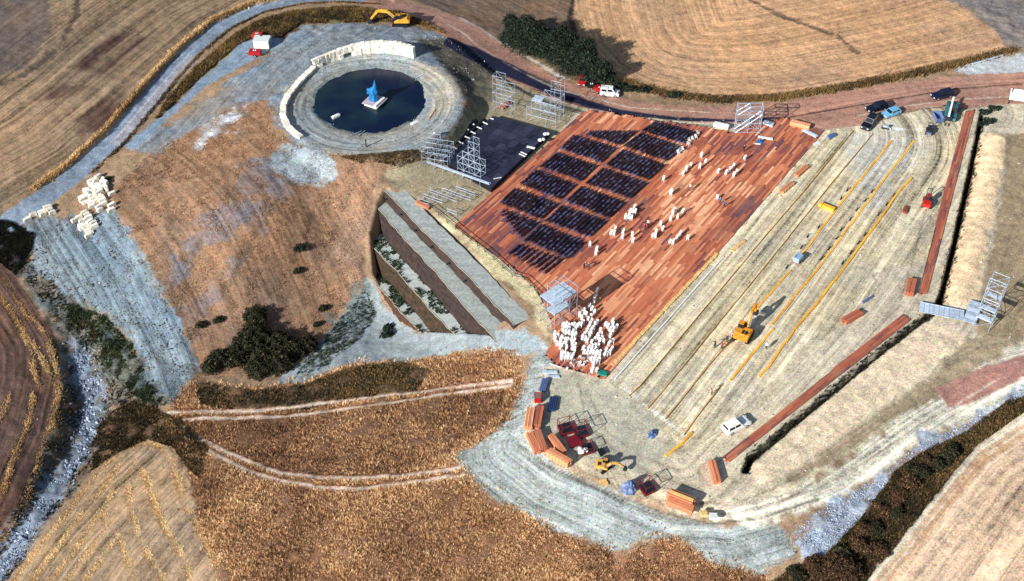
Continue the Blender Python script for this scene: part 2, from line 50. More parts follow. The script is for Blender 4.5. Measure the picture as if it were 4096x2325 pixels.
L['blocks'] = [[[26.28,46.91],[29.53,50.22],[34.14,42.67],[37.33,46.41],14],[[14.97,45.4],[16.07,46.91],[21.39,42.18],[24.95,46.91],12],[[22.24,41.69],[26.23,46.15],[30.1,36.87],[34.02,41.45],14],[[9.53,40.72],[12.61,45.4],[17.15,36.4],[20.6,41.2],14],[[18.39,35.45],[22.15,40.47],[26.02,30.81],[29.71,35.69],14],[[5.51,34.98],[9.06,39.51],[13.04,30.58],[16.39,35.45],14],[[14.27,29.67],[17.91,34.51],[22.11,25.19],[25.81,29.9],14],[[1.48,29.44],[4.78,33.81],[8.94,24.97],[12.01,29.44],14],[[-2.32,23.76],[0.61,28.07],[5.15,19.01],[8.26,23.57],14],[[10.11,24.15],[13.46,28.67],[17.88,19.38],[21.06,23.96],14],[[-2.42,20.7],[-1.22,21.65],[1.17,13.66],[4.54,18.07],11],[[6.22,18.44],[9.46,22.8],[13.9,13.84],[17.34,18.44],14],[[2.34,12.76],[5.48,17.33],[9.71,7.98],[13.02,12.4],14],[[-0.47,9.2],[1.4,11.68],[5.47,3.85],[8.78,7.8],11]]
L['stacks'] = [[23.0,22.15],[22.09,20.97],[22.57,20.77],[22.98,20.58],[21.14,19.21],[21.71,19.21],[22.2,19.02],[18.98,15.88],[18.14,14.63],[18.69,14.44],[20.37,15.01],[20.17,13.5],[22.01,13.99],[22.05,12.5],[30.52,21.17],[30.02,20.38],[31.92,20.77],[29.43,18.63],[30.77,19.21],[27.43,17.1],[27.68,15.76],[26.42,14.82],[25.73,13.88],[26.21,13.69],[30.79,14.44],[30.07,13.32],[28.75,12.2],[29.29,12.02],[32.09,13.32],[14.11,11.46],[15.22,10.0],[15.13,9.09],[38.94,25.14],[14.78,-1.09],[14.36,-2.44],[14.06,-3.94],[30.26,26.35],[37.38,38.19],[37.93,36.1],[36.67,34.65],[34.9,35.16],[34.01,34.09],[33.21,32.61],[29.24,30.85],[30.25,26.81],[45.85,37.53],[40.07,33.24],[41.55,32.69],[42.47,33.79],[43.26,34.82],[42.88,31.98],[43.67,33.03]]
L['cluster'] = [[13.23,-4.9],[13.67,-5.56],[14.1,-6.23],[11.79,-6.04],[12.34,-6.48],[12.9,-6.93],[13.45,-7.37],[12.32,-6.04],[12.6,-7.08],[12.89,-8.12],[11.55,-6.99],[11.81,-7.93],[12.07,-8.87],[11.78,-12.55],[12.07,-11.91],[12.35,-11.27],[12.64,-10.63],[12.93,-9.98],[13.22,-9.33],[13.52,-8.68],[12.23,-12.73],[12.58,-12.09],[12.93,-11.45],[13.29,-10.81],[13.64,-10.17],[14.0,-9.52],[14.36,-8.87],[8.64,-9.42],[9.07,-9.45],[9.5,-9.48],[9.93,-9.5],[10.36,-9.53],[10.78,-9.56],[11.21,-9.58],[11.64,-9.61],[8.07,-10.9],[8.56,-11.09],[9.05,-11.27],[9.54,-11.45],[10.03,-11.64],[10.51,-11.82],[8.74,-10.35],[9.21,-10.42],[9.68,-10.5],[10.14,-10.57],[10.61,-10.65],[11.08,-10.72],[7.14,-11.64],[7.65,-12.18],[8.15,-12.73],[7.24,-12.91],[7.76,-12.94],[8.27,-12.97],[8.79,-13.0],[9.3,-13.03],[9.82,-13.06],[10.34,-13.09],[7.47,-13.81],[7.97,-13.87],[8.46,-13.93],[8.95,-13.99],[9.44,-14.05],[9.93,-14.11],[10.42,-14.17],[8.09,-14.71],[8.55,-14.82],[9.01,-14.93],[9.47,-15.03],[9.93,-15.14],[10.38,-15.25],[8.18,-16.13],[8.62,-16.27],[9.06,-16.4],[9.51,-16.53],[9.95,-16.66],[8.15,-17.02],[8.7,-17.02],[9.26,-17.02],[9.81,-17.02],[10.28,-11.09],[10.64,-11.82],[12.52,-13.27],[12.91,-12.43],[13.29,-11.58],[13.68,-10.72],[13.29,-13.45],[13.77,-12.82],[14.26,-12.18],[11.81,-14.89],[12.3,-14.82],[12.79,-14.75],[13.28,-14.68],[13.78,-14.6],[14.27,-14.53],[11.39,-15.78],[11.9,-15.81],[12.41,-15.84],[12.92,-15.87],[13.43,-15.9],[13.94,-15.93],[14.45,-15.96],[13.0,-16.84],[13.47,-16.78],[13.94,-16.72],[14.41,-16.66],[14.37,-12.55],[14.66,-13.09],[14.96,-13.63],[14.84,-10.9],[14.97,-11.76],[15.1,-12.61],[15.23,-13.45],[16.03,-12.91],[16.4,-12.18],[16.76,-11.45],[17.13,-10.72],[15.85,-9.24],[16.14,-9.89],[16.43,-10.53],[17.0,-8.68],[17.02,-9.42],[17.64,-9.98],[15.43,-14.35],[16.11,-13.81],[16.79,-13.27],[15.5,-15.42],[16.03,-15.25],[16.55,-15.07],[15.18,-16.66],[15.64,-16.31],[16.11,-15.96],[12.98,-17.37],[13.55,-17.46],[14.11,-17.54],[13.29,-18.77],[13.76,-18.33],[14.22,-17.89],[12.98,-19.98],[13.36,-19.89],[13.74,-19.8],[12.56,-15.25],[13.14,-15.25],[13.72,-15.25]]
L['loose'] = [[10.2,-16.84],[11.23,-16.49],[11.6,-16.75],[12.14,-16.22],[12.64,-16.49],[12.34,-17.46],[10.43,-17.46],[9.65,-17.89],[10.03,-18.07],[9.31,-18.54],[10.66,-18.16],[11.11,-17.89],[11.42,-18.07],[11.6,-18.42],[11.88,-17.63],[12.97,-17.46],[13.35,-17.63],[12.7,-16.58]]
L['loose2'] = [[35.32,42.38],[35.68,43.57],[36.32,44.06],[37.04,44.71],[37.63,46.06],[32.98,39.47],[33.49,40.14],[33.97,40.63]]
L['V'] = {"white_pickup":[34.98,-31.44,0.544,4.36],"suv_a":[75.73,55.14,-2.763,4.2],"suv_b":[90.55,59.76,-2.832,4.59],"hatch":[78.31,53.21,-2.635,4.35],"suv_c":[72.97,49.47,-2.188,5.42],"telehandler":[90.68,53.24,-1.957,7.47],"bin":[87.62,51.59,-1.535,2.86],"roller":[84.7,47.08,-1.922,2.96],"forklift":[78.41,23.76,1.213,3.46],"dumper":[51.29,7.64,1.173,1.56],"excavator":[38.93,-11.37,1.329,3.62],"mini":[13.73,-39.18,0.897,1.29],"excavator_far":[-26.01,88.86,3.142,2.28],"cabin":[-54.56,74.81,-0.108,2.58]}
L['timber'] = [[2.74,-30.11,-1.696,4.21,1.25,1.0,"ribbed","orange timber stack with gaps between layers, by the clay bank edge",0],[4.24,-29.61,-1.728,4.13,1.15,1.0,"red","long reddish timber stack next to the gapped stack by the clay bank",0],[3.31,-34.89,-1.249,3.97,1.2,0.75,"orange","low orange timber stack in two bundles, nearest the clay bank corner",0],[4.41,-34.52,-1.312,4.15,1.1,1.0,"red","grey-red timber stack beside the low orange one",0],[6.93,-35.33,-1.061,3.77,1.1,1.0,"orange","pale orange timber stack lying slantwise beside the red cages",0],[7.18,-38.05,-0.632,3.55,1.1,1.3,"ribbed2","tall timber stack with yellow board ends facing out, below the red cages",0],[24.95,-45.65,-0.485,3.77,1.3,1.3,"orange","tall orange timber stack at the far side of the bottom pair",0],[24.78,-46.81,-0.512,3.99,1.3,0.95,"orange","lower orange timber stack at the near side of the bottom pair",0],[30.44,-40.56,-1.468,4.13,1.2,0.9,"orange","orange timber stack at the lower end of the plank walkway",0],[69.74,0.31,-1.947,4.49,1.5,0.9,"red","brown timber stack beside the upper plank walkway",0],[58.02,-7.03,-2.542,4.15,1.4,0.8,"red","brown timber stack between the yellow boards and the metal bridge",0],[-16.87,23.38,-0.646,3.11,0.9,0.5,"orange","small orange timber stack on the bare ground left of the stage",0],[56.64,34.04,-2.3,4.11,1.0,0.5,"orange","short orange timber stack on the seating slope by the deck edge, farther one",0],[52.71,28.68,-2.325,4.07,1.0,0.5,"ribbed","short timber stack with pale board ends by the deck edge, nearer one",0],[58.82,49.11,-0.429,3.51,1.3,0.9,"ribbed2","orange timber stack on the far corner of the deck",0],[-1.54,56.27,-2.219,2.46,1.3,0.5,"red","red-brown plank stack under the scaffold tower behind the stage",0],[59.32,22.68,-0.624,2.99,0.8,0.7,"yellow","yellow board bundle lying across the seating slope",0]]
L['M'] = {"small_timber":[74.0,22.06,-2.025,1.98],"alu_stack":[42.63,48.88,-0.344,3.18],"alu_deck":[52.47,49.71,-0.605,2.17],"alu_sheet":[60.36,46.49,-0.787,3.42],"alu_beam":[51.12,44.76,-0.286,2.91],"tarp_heap":[49.83,43.53,-0.122,1.22],"white_board":[49.21,42.86,-0.122,1.22],"sheet_corner":[61.24,43.23,0.496,1.56],"silver_a":[6.23,-19.64,-0.05,2.4],"silver_b":[6.62,-20.58,-0.062,2.2],"silver_c":[7.24,-18.16,-0.437,2.14],"pipe_a":[5.13,-22.59,-1.794,2.77],"pipe_b":[6.44,-26.75,-1.709,2.81],"green_sheet":[14.79,-20.0,-0.387,1.6],"red_crate":[4.13,-25.56,-1.602,1.57],"cage_a":[8.36,-31.97,-1.603,1.57],"cage_b":[10.68,-32.6,-1.612,1.57],"cage_c":[9.65,-34.39,-1.608,1.39],"cage_d":[11.49,-36.0,-1.616,1.22],"cage_e":[20.12,-43.54,0.136,1.6],"scrap":[21.82,-32.76,0.832,2.37],"pallet":[13.74,-42.21,0.243,1.14],"box_a":[28.03,-48.13,0.0,1.02],"box_b":[29.34,-48.57,-0.044,1.19],"heap":[17.44,-43.33,-0.139,1.57],"blade":[13.71,-36.63,0.345,1.36],"beam_blue":[61.62,-2.52,0.662,2.46],"plate_far":[64.54,45.43,0.63,1.93],"pump":[76.25,48.47,-0.207,1.81],"bridge_a":[73.7,-5.81,-0.308,7.09],"bridge_b":[78.85,-6.05,-2.045,5.82],"billboard":[105.99,56.79,-0.235,4.55],"grey_pipe":[104.21,73.71,0.435,8.89],"cabin2":[-55.0,74.27,-0.064,3.19],"comp_a":[-55.61,71.99,3.088,2.53],"comp_b":[-56.26,79.38,2.926,1.99],"van":[20.7,61.77,-0.136,1.52],"red_trailer":[18.71,62.81,-0.654,1.71],"dark_trailer":[16.97,64.42,0.08,1.31],"red_car":[15.14,66.37,-1.766,1.94],"debris_row":[-20.47,51.48,-1.002,0.03]}
L['thin'] = [[[69.45,47.63],[55.97,27.86],[47.18,15.5],[20.62,-22.75],[18.73,-24.92]],[[73.1,46.42],[59.72,27.4],[45.92,7.27],[24.88,-22.92],[21.4,-27.63]],[[37.82,-10.66],[31.71,-18.99],[28.96,-22.92],[24.05,-29.82]],[[34.03,-22.37],[30.18,-27.73],[26.55,-33.09]]]
L['yellow'] = [[[76.5,44.2],[64.65,27.4],[58.17,18.09],[52.28,9.3]],[[49.51,5.12],[44.59,-1.44],[40.23,-7.65]],[[81.03,44.2],[69.39,27.4],[55.99,7.67],[44.16,-8.68]],[[44.3,-9.65],[42.49,-11.85],[35.39,-21.55]],[[77.61,31.99],[73.74,27.17],[63.72,12.41],[54.36,-1.12],[51.94,-4.39],[47.49,-10.07],[41.96,-18.6],[40.06,-20.66]],[[28.06,-32.43],[26.16,-34.84],[23.48,-37.2]]]
L['chalk'] = [[18.03,-22.92],[21.55,-27.2],[27.06,-33.1]]
L['rail'] = [[38.14,8.89],[16.64,-21.27]]
L['stubs'] = [[36.97,10.0],[34.27,6.39],[26.41,-4.1],[16.17,-18.01]]
L['stubs2'] = [[42.39,13.51],[39.57,10.55]]
L['pegs'] = [[64.29,28.14],[68.92,27.66],[67.03,24.95],[64.84,22.07],[63.08,19.31],[60.75,16.32],[59.54,13.97],[57.52,11.02],[55.61,8.25],[72.81,26.55],[70.87,23.75],[68.68,20.79],[64.84,14.88],[63.14,12.52],[61.22,9.86],[59.22,7.11],[62.59,25.56],[56.81,17.15],[54.27,14.48],[52.58,11.35],[49.06,5.99]]
L['fence'] = [[-15.41,22.75],[-10.43,16.53],[-4.92,10.18],[-0.0,3.56],[2.12,2.69],[4.42,-0.58],[6.08,-4.1]]
L['strip1'] = [[94.1,54.43],[96.12,55.16],[72.27,-0.92],[70.92,-0.72]]
L['strip2'] = [[67.03,-6.02],[68.08,-7.39],[33.13,-38.29],[32.29,-37.28]]
L['stage'] = [[-3.95,27.38],[7.69,45.86],[-3.93,51.33],[-13.41,36.31]]
L['sc'] = {"tower":[-8.23,31.93,-0.575,6.28],"front":[-10.64,32.22,-0.518,15.21],"low":[-14.59,35.07,-0.561,4.99],"grid":[[-14.39,30.09],[-7.08,25.98],[-11.02,21.21]],"grid2":[[-17.56,34.88],[-12.47,33.64]],"backl":[-2.05,54.15,-0.455,4.05],"backr":[5.9,49.53,-0.43,6.41],"right":[47.76,46.84,0.024,5.05],"deckl":[9.04,-8.67,0.736,5.56],"east":[79.31,-9.61,-0.621,2.6]}
L['bars'] = [[[-4.43,50.07],[-3.71,49.73]],[[-5.9,48.73],[-4.91,47.95]],[[-7.09,47.07],[-6.05,46.3]],[[-8.27,45.43],[-7.3,44.67]],[[-9.45,43.8],[-8.41,43.05]],[[-10.6,42.08],[-9.63,41.23]],[[-11.81,40.38],[-10.84,39.64]],[[-9.01,49.06],[-8.41,48.51]],[[-10.19,47.29],[-9.46,46.74]],[[-11.36,45.65],[-10.7,45.1]],[[-12.51,43.8],[-11.85,43.37]],[[-13.65,42.19],[-12.93,41.66]],[[-7.89,48.06],[-7.62,47.73]],[[-9.0,46.3],[-8.74,45.97]],[[-10.17,44.67],[-9.91,44.34]],[[-11.33,42.83],[-11.06,42.51]],[[-12.47,41.23],[-12.21,40.91]]]
L['beams'] = [[[-5.4,50.07],[-12.07,40.7]],[[-7.21,49.84],[-13.4,39.22]]]
L['stage_bits'] = [[[2.96,40.53],[4.53,39.9]],[[1.75,38.74],[2.93,37.8]],[[1.43,38.12],[2.61,37.18]],[[6.5,44.5],[7.34,44.61]],[[5.32,42.45],[6.47,42.77]],[[-3.55,30.08],[-2.03,30.53]]]
L['ring_hi'] = [[-41.59,65.33],[-39.01,67.5],[-35.53,69.6],[-32.22,70.92],[-29.39,71.34],[-26.5,71.18],[-23.6,70.65],[-20.93,69.07]]
L['ring_lo'] = [[-42.11,64.92],[-44.35,60.36],[-46.13,54.95],[-46.56,51.12],[-46.05,47.37],[-44.62,43.71],[-42.71,41.23],[-41.1,39.9]]
L['blocks_w'] = [[-80.61,32.79,-0.62],[-79.46,32.06,-0.75],[-79.14,31.26,-0.88],[-78.75,30.12,-1.06],[-78.33,29.51,-1.15],[-81.64,31.55,-0.79],[-80.94,31.77,-0.77],[-81.48,30.76,-0.93],[-80.03,30.52,-1.0],[-80.81,29.92,-1.1],[-79.79,29.6,-1.16],[-82.11,29.25,-1.2],[-81.28,29.07,-1.25],[-81.75,28.49,-1.35],[-80.42,28.5,-1.36],[-79.51,28.69,-1.32],[-80.87,27.8,-1.5],[-81.56,27.55,-1.55],[-79.35,27.92,-1.47],[-78.93,27.33,-1.57],[-78.51,26.69,-1.68],[-78.08,26.05,-1.8],[-80.17,27.05,-1.66],[-82.63,27.47,-1.55],[-82.22,26.92,-1.68],[-81.81,26.32,-1.83],[-80.87,26.56,-1.77],[-80.37,26.07,-1.88],[-80.35,25.46,-2.02],[-79.57,26.54,-1.75],[-78.93,25.29,-2.01],[-78.58,24.55,-2.16],[-76.97,28.28,-1.31],[-76.39,25.37,-1.82],[-76.25,24.13,-2.07],[-81.51,24.02,-2.43],[-80.94,23.6,-2.53],[-80.41,22.9,-2.71],[-82.31,23.02,-2.75],[-83.04,22.38,-2.98],[-81.57,22.17,-3.0],[-79.97,21.87,-2.99],[-79.27,21.59,-3.02],[-78.93,20.79,-3.24],[-81.66,21.31,-3.29],[-81.31,20.75,-3.46],[-80.8,20.94,-3.36],[-80.48,20.81,-3.38],[-80.04,20.02,-3.61],[-79.51,19.55,-3.72],[-79.7,18.93,-3.96],[-88.47,24.74,-1.94],[-88.05,24.33,-2.11],[-87.48,23.83,-2.33],[-89.35,23.76,-2.22],[-89.19,23.41,-2.37],[-91.81,22.14,-2.72],[-90.96,23.26,-2.37]]
L['people'] = [[36.95,-11.77,-0.0],[35.95,-12.84,-0.0],[34.86,-14.38,-0.0],[33.77,-14.09,-0.0],[42.23,-14.38,-0.0],[25.12,17.07,-0.0],[24.58,16.27,-0.0],[-15.21,39.98,3.69],[39.28,23.74,-0.0],[39.91,22.75,-0.0],[34.05,27.83,-0.0],[46.09,40.25,-0.0],[12.82,5.68,-0.0],[13.63,5.32,-0.0],[32.01,-24.5,-0.0]]
L['raft'] = [-28.84,53.08,-0.508,2.67]
L['pondbits'] = [[-35.77,49.09,2.4],[-19.56,46.77,2.4]]
L['pondpipes'] = [[[-15.7,50.93,2.92],[-16.87,47.15,2.94]],[[-29.39,45.22,1.94],[-31.99,42.36,2.63]],[[-29.46,44.66,2.11],[-30.49,41.88,2.65]],[[-34.7,48.43,1.62],[-36.07,46.61,2.19]],[[-18.69,63.86,2.97],[-20.36,63.12,2.46]]]
L['post'] = [-28.55,37.76,3.23]
L['bush_big'] = [[-46.49,-0.45,-11.65],[-44.52,-4.71,-12.43],[-42.04,-1.82,-12.32],[-39.07,-2.67,-12.47],[-49.46,-4.91,-12.22],[-52.16,-5.61,-12.0],[-47.7,-2.2,-11.93],[-44.79,-7.63,-12.44],[-41.45,-6.19,-12.43],[-46.88,3.33,-10.29],[-37.04,-1.64,-12.5],[-53.26,-7.48,-12.09]]
L['bush_small'] = [[-39.9,16.91,-5.39],[-40.09,13.29,-7.69],[-35.12,7.43,-11.73],[-35.88,3.81,-12.33],[-23.0,1.55,-12.83],[-22.92,3.64,-13.02],[-53.42,2.27,-9.79],[-56.36,1.02,-9.91],[-78.75,32.44,-0.69]]
L['hedge_top'] = [[1.12,80.78,-0.82],[3.34,79.13,-0.82],[5.97,77.13,-0.81],[4.25,81.68,-0.76],[8.58,75.41,-0.74],[7.36,80.23,-0.89],[11.15,72.92,-0.7],[13.69,70.75,-0.62],[12.99,75.52,-0.81],[16.17,68.07,-0.61],[18.68,66.5,-0.6],[15.52,72.91,-0.69],[10.02,79.37,-0.97],[0.67,83.61,-0.7]]
L['hedge_br'] = [[61.81,-39.58,-1.47],[63.45,-37.76,-1.33],[60.22,-41.34,-1.65],[64.93,-38.05,-1.45],[57.93,-43.71,-1.98],[55.4,-46.01,-2.34],[53.37,-48.93,-2.78],[50.55,-51.52,-3.11],[51.59,-48.97,-2.73],[47.99,-52.81,-3.25],[46.74,-55.22,-3.73],[44.06,-55.82,-3.84],[41.11,-56.39,-3.98],[43.1,-54.38,-3.46],[48.03,-56.1,-3.92],[56.82,-46.35,-2.37],[53.36,-52.12,-3.25],[44.38,-57.55,-4.25],[67.71,-35.67,-1.49]]
L['verge_bush'] = [[28.05,62.81,-0.68],[24.96,63.1,-0.7],[34.38,60.85,-0.71],[22.76,64.3,-0.66]]
L['swaths_b'] = [[[-78.27,-48.48],[-76.25,-43.28],[-72.71,-36.07],[-70.13,-28.75],[-67.74,-25.07],[-65.14,-23.06],[-61.43,-22.8],[-58.56,-24.3],[-56.08,-28.53],[-54.1,-32.65],[-53.01,-35.78],[-50.72,-39.5],[-47.09,-44.99],[-42.91,-51.93]],[[-74.82,-49.26],[-72.24,-42.88],[-69.87,-35.68],[-67.23,-30.05],[-65.64,-25.99]],[[-71.73,-49.87],[-68.78,-44.01],[-66.83,-37.58],[-65.68,-32.53],[-65.63,-30.89]],[[-68.79,-50.29],[-66.45,-44.56],[-63.71,-38.34]],[[-66.15,-50.59],[-64.14,-46.79],[-62.82,-42.67]],[[-63.22,-31.32],[-62.36,-33.92],[-60.5,-38.78],[-58.05,-43.68],[-55.27,-47.6],[-52.56,-51.42]],[[-63.14,-26.69],[-60.28,-30.15],[-58.03,-35.11],[-55.42,-39.92],[-52.03,-44.82],[-48.48,-50.98]],[[-62.78,-41.12],[-61.01,-43.88],[-58.82,-47.75],[-57.47,-50.93]],[[-65.88,-36.92],[-64.66,-39.82]]]
L['swaths_l'] = [[[-79.85,-10.67],[-79.47,-13.39],[-79.14,-17.72],[-79.94,-21.66],[-79.64,-25.75],[-79.83,-29.37],[-80.19,-33.12],[-81.48,-36.82],[-82.63,-39.41]],[[-83.44,-13.16],[-82.86,-17.59],[-83.19,-21.13],[-83.66,-25.19],[-83.46,-29.3],[-83.86,-33.2]],[[-87.11,-14.32],[-87.2,-17.53],[-87.6,-20.23]],[[-80.01,-13.82],[-79.62,-17.02],[-79.43,-18.33]],[[-94.93,11.11],[-91.87,7.69],[-89.19,4.06],[-85.52,1.13],[-82.61,-3.64],[-79.85,-10.67]],[[-93.96,6.73],[-90.11,2.11],[-86.58,-2.08],[-83.65,-5.77],[-80.46,-10.84]],[[-88.59,-0.34],[-85.97,-4.46],[-84.53,-8.26],[-82.85,-11.58]]]
L['wheel'] = [[[49.76,-59.36],[56.93,-52.18],[65.06,-43.41],[72.48,-35.43],[81.04,-29.86],[90.85,-24.5]],[[50.88,-59.39],[57.74,-52.71],[65.72,-44.11],[73.07,-36.2],[81.39,-30.86],[90.53,-25.48]]]
L['ruts'] = [[[8.32,-39.6],[16.48,-44.42],[24.57,-47.24],[32.12,-47.7],[41.5,-44.23],[51.12,-37.78],[61.29,-30.27],[73.9,-20.84]],[[7.16,-37.52],[15.38,-42.56],[24.06,-45.88],[32.87,-45.93],[40.51,-42.45],[49.57,-35.85],[59.88,-27.97]],[[35.14,-47.12],[45.27,-43.32],[54.97,-36.95],[66.03,-29.17],[79.05,-20.91]],[[36.41,-46.44],[46.67,-42.2],[56.42,-35.86],[67.65,-27.84]],[[34.25,-35.32],[45.78,-25.45],[58.61,-12.93],[66.62,-4.24],[72.63,9.3],[80.15,27.82],[88.29,47.37]],[[31.99,-33.72],[43.43,-24.16],[56.12,-11.99],[63.18,-4.24],[69.75,9.3],[78.15,29.06],[86.2,48.76]],[[12.6,-25.45],[14.77,-32.11],[19.39,-36.89],[25.19,-39.99]],[[10.82,-21.99],[11.74,-30.48],[15.77,-36.11],[21.5,-40.75],[28.38,-43.75]],[[71.6,53.02],[80.64,56.33],[93.81,58.9],[107.69,60.36]],[[58.26,51.98],[69.69,55.6],[85.91,60.72],[108.49,63.03]],[[-11.94,85.85],[-0.22,73.79],[11.71,63.27],[26.52,56.58],[43.02,55.12],[59.78,56.03]],[[-14.68,86.86],[-1.97,74.3],[10.02,63.76],[24.87,56.88],[41.33,54.86]],[[80.93,-7.22],[85.91,2.9],[93.36,18.29]],[[76.79,-14.8],[85.65,-7.29],[92.95,2.86]],[[68.76,-1.02],[68.34,-1.98],[67.58,-2.8],[66.59,-3.38],[65.5,-3.64],[64.45,-3.54],[63.6,-3.11],[63.04,-2.39],[62.86,-1.48]],[[59.47,-14.51],[59.06,-14.79],[58.6,-14.99],[58.12,-15.1],[57.64,-15.11],[57.2,-15.03],[56.8,-14.85],[56.49,-14.59],[56.27,-14.26]],[[28.42,-40.93],[28.21,-40.35],[28.25,-39.74],[28.55,-39.14],[29.06,-38.64],[29.75,-38.27],[30.53,-38.09],[31.32,-38.11],[32.03,-38.33]]]
L['creeper'] = [[98.02,54.01,-0.14],[98.04,50.71,-0.0],[96.59,49.89,-0.27],[100.33,55.21,-0.0]]
L['mound'] = [-39.72,85.36,2.86]
# ---- terrain height field (metres): thin-plate spline through survey points + cuts
def tps_fit(P):
    n = len(P); d = np.hypot(P[:,None,0]-P[None,:,0], P[:,None,1]-P[None,:,1])
    K = np.where(d > 0, d*d*np.log(d+1e-9), 0) + np.eye(n)*40.0
    A = np.zeros((n+3, n+3)); A[:n,:n] = K; A[:n,n] = 1; A[:n,n+1:] = P[:,:2]; A[n,:n] = 1; A[n+1:,:n] = P[:,:2].T
    return np.linalg.solve(A, np.r_[P[:,2], 0, 0, 0])
def tps_eval(P, w, x, y):
    n = len(P); z = w[n] + w[n+1]*x + w[n+2]*y
    for i in range(n):
        r2 = (x-P[i,0])**2 + (y-P[i,1])**2
        z = z + w[i]*0.5*r2*np.log(r2+1e-9)
    return z
def smooth(a, b, t):
    t = np.clip((t-a)/(b-a), 0, 1); return t*t*(3-2*t)
def dist_line(pl, x, y, closed=False):
    """unsigned distance, side sign and 0..1 position along a polyline"""
    pl = np.asarray(pl, float)
    if closed: pl = np.vstack([pl, pl[:1]])
    best = np.full(np.shape(x), 1e9); side = np.zeros(np.shape(x)); par = np.zeros(np.shape(x))
    seg = np.hypot(*(pl[1:,:2]-pl[:-1,:2]).T); cum = np.r_[0, np.cumsum(seg)]
    for i in range(len(pl)-1):
        ax, ay = pl[i,0], pl[i,1]; bx, by = pl[i+1,0]-ax, pl[i+1,1]-ay
        t = np.clip(((x-ax)*bx+(y-ay)*by)/(bx*bx+by*by+1e-9), 0, 1)
        ex, ey = x-ax-t*bx, y-ay-t*by; d = np.hypot(ex, ey); m = d < best
        best = np.where(m, d, best); side = np.where(m, np.sign(bx*ey-by*ex), side)
        par = np.where(m, (cum[i]+t*seg[i])/cum[-1], par)
    return best, side, par
def inside(pl, x, y):
    c = np.zeros(np.shape(x), bool); n = len(pl)
    for i in range(n):
        x1, y1 = pl[i][0], pl[i][1]; x2, y2 = pl[(i+1) % n][0], pl[(i+1) % n][1]
        if y1 == y2: continue
        c ^= ((y1 > y) != (y2 > y)) & (x < (x2-x1)*(y-y1)/(y2-y1)+x1)
    return c
def sdf(pl, x, y):
    """signed distance, positive inside"""
    d, _, _ = dist_line(pl, x, y, True)
    return np.where(inside(pl, x, y), d, -d)
CTRL = np.array(L['ctrl']); CW = tps_fit(CTRL)
def base_height(x, y):
    r = np.hypot(x-10, y-20)
    z = tps_eval(CTRL, CW, x, y)
    k = smooth(120, 260, r)
    return np.clip(z, -24, 12)*(1-k) + k*(-2.0)
def height(x, y, fine=True):
    x = np.asarray(x, float); y = np.asarray(y, float); z = base_height(x, y)
    # flat plateau of the building site
    k = smooth(-3, 1, sdf(L['plateau'], x, y)); z = z*(1-k) + k*0.0
    # ground drops away under the terrace slabs
    if fine:
        k = smooth(0.2, 3.0, sdf(L['carve'], x, y)); z = z - 8*k
    # crater of the pond
    cx, cy, cr, zw = L['pond']; wx, wy, wr = L['pond_w']; zr = L['pond_rim']
    rr = np.hypot(x-cx, y-cy)/cr; rw = np.hypot(x-wx, y-wy)/wr
    t = np.clip((rw-1), -1, 9); o = np.clip((1-rr)*cr/wr, 1e-4, 9); t = np.where(rw < 1, rw-1, t/(t+o))
    t = np.where(rr >= 1, 1, t)
    prof = np.interp(t, [-1, -.15, 0, .14, .30, .36, .52, .58, .76, .82, 1], [zw-1.6, zw-.5, zw+.02, zw+.35, zw+.5, zw+.68, zw+.8, zw+1.0, zr-.42, zr-.2, zr])
    prof = prof - .5*smooth(1.0, 1.4, rr)
    k = 1-smooth(1.04, 1.24, rr); z = z*(1-k) + k*prof
    # sunken road behind the stage: steep bank on the near side
    d, s, p = dist_line(L['cut_line'], x, y)
    dep = np.interp(p, L['cut_p'], L['cut_d'])
    on = np.where(s > 0, 1-smooth(7.5, 14, d), 1-smooth(0, 2.2, d))
    ends = smooth(0, .04, p)*smooth(0, .03, 1-p)
    z = z - dep*on*ends
    # left road is a little lower than the field beside it
    d, s, p = dist_line(L['road_left'], x, y)
    z = z - 0.65*(1-smooth(2.1, 2.7, d))*np.where(s > 0, 1, 0.55)*smooth(0, .25, p)
    d, s, p = dist_line(L['road_edge'], x, y)
    z = z - 0.18*(1-smooth(0, .5, d))
    if fine:
        d, s, p = dist_line(L['trench1'], x, y); z = z - 1.7*(1-smooth(.30, .62, d))
        d, s, p = dist_line(L['trench2'], x, y); z = z - 1.7*(1-smooth(.30, .62, d))
        d, s, p = dist_line(L['bank1'], x, y); z = z + 0.55*(1-smooth(.2, 3.0, d))
        d, s, p = dist_line(L['bank2'], x, y); z = z + 0.3*(1-smooth(.2, 2.6, d))
        d, s, p = dist_line(L['creek'], x, y); z = z - 1.3*(1-smooth(1.2, 4.5, d))
    return z
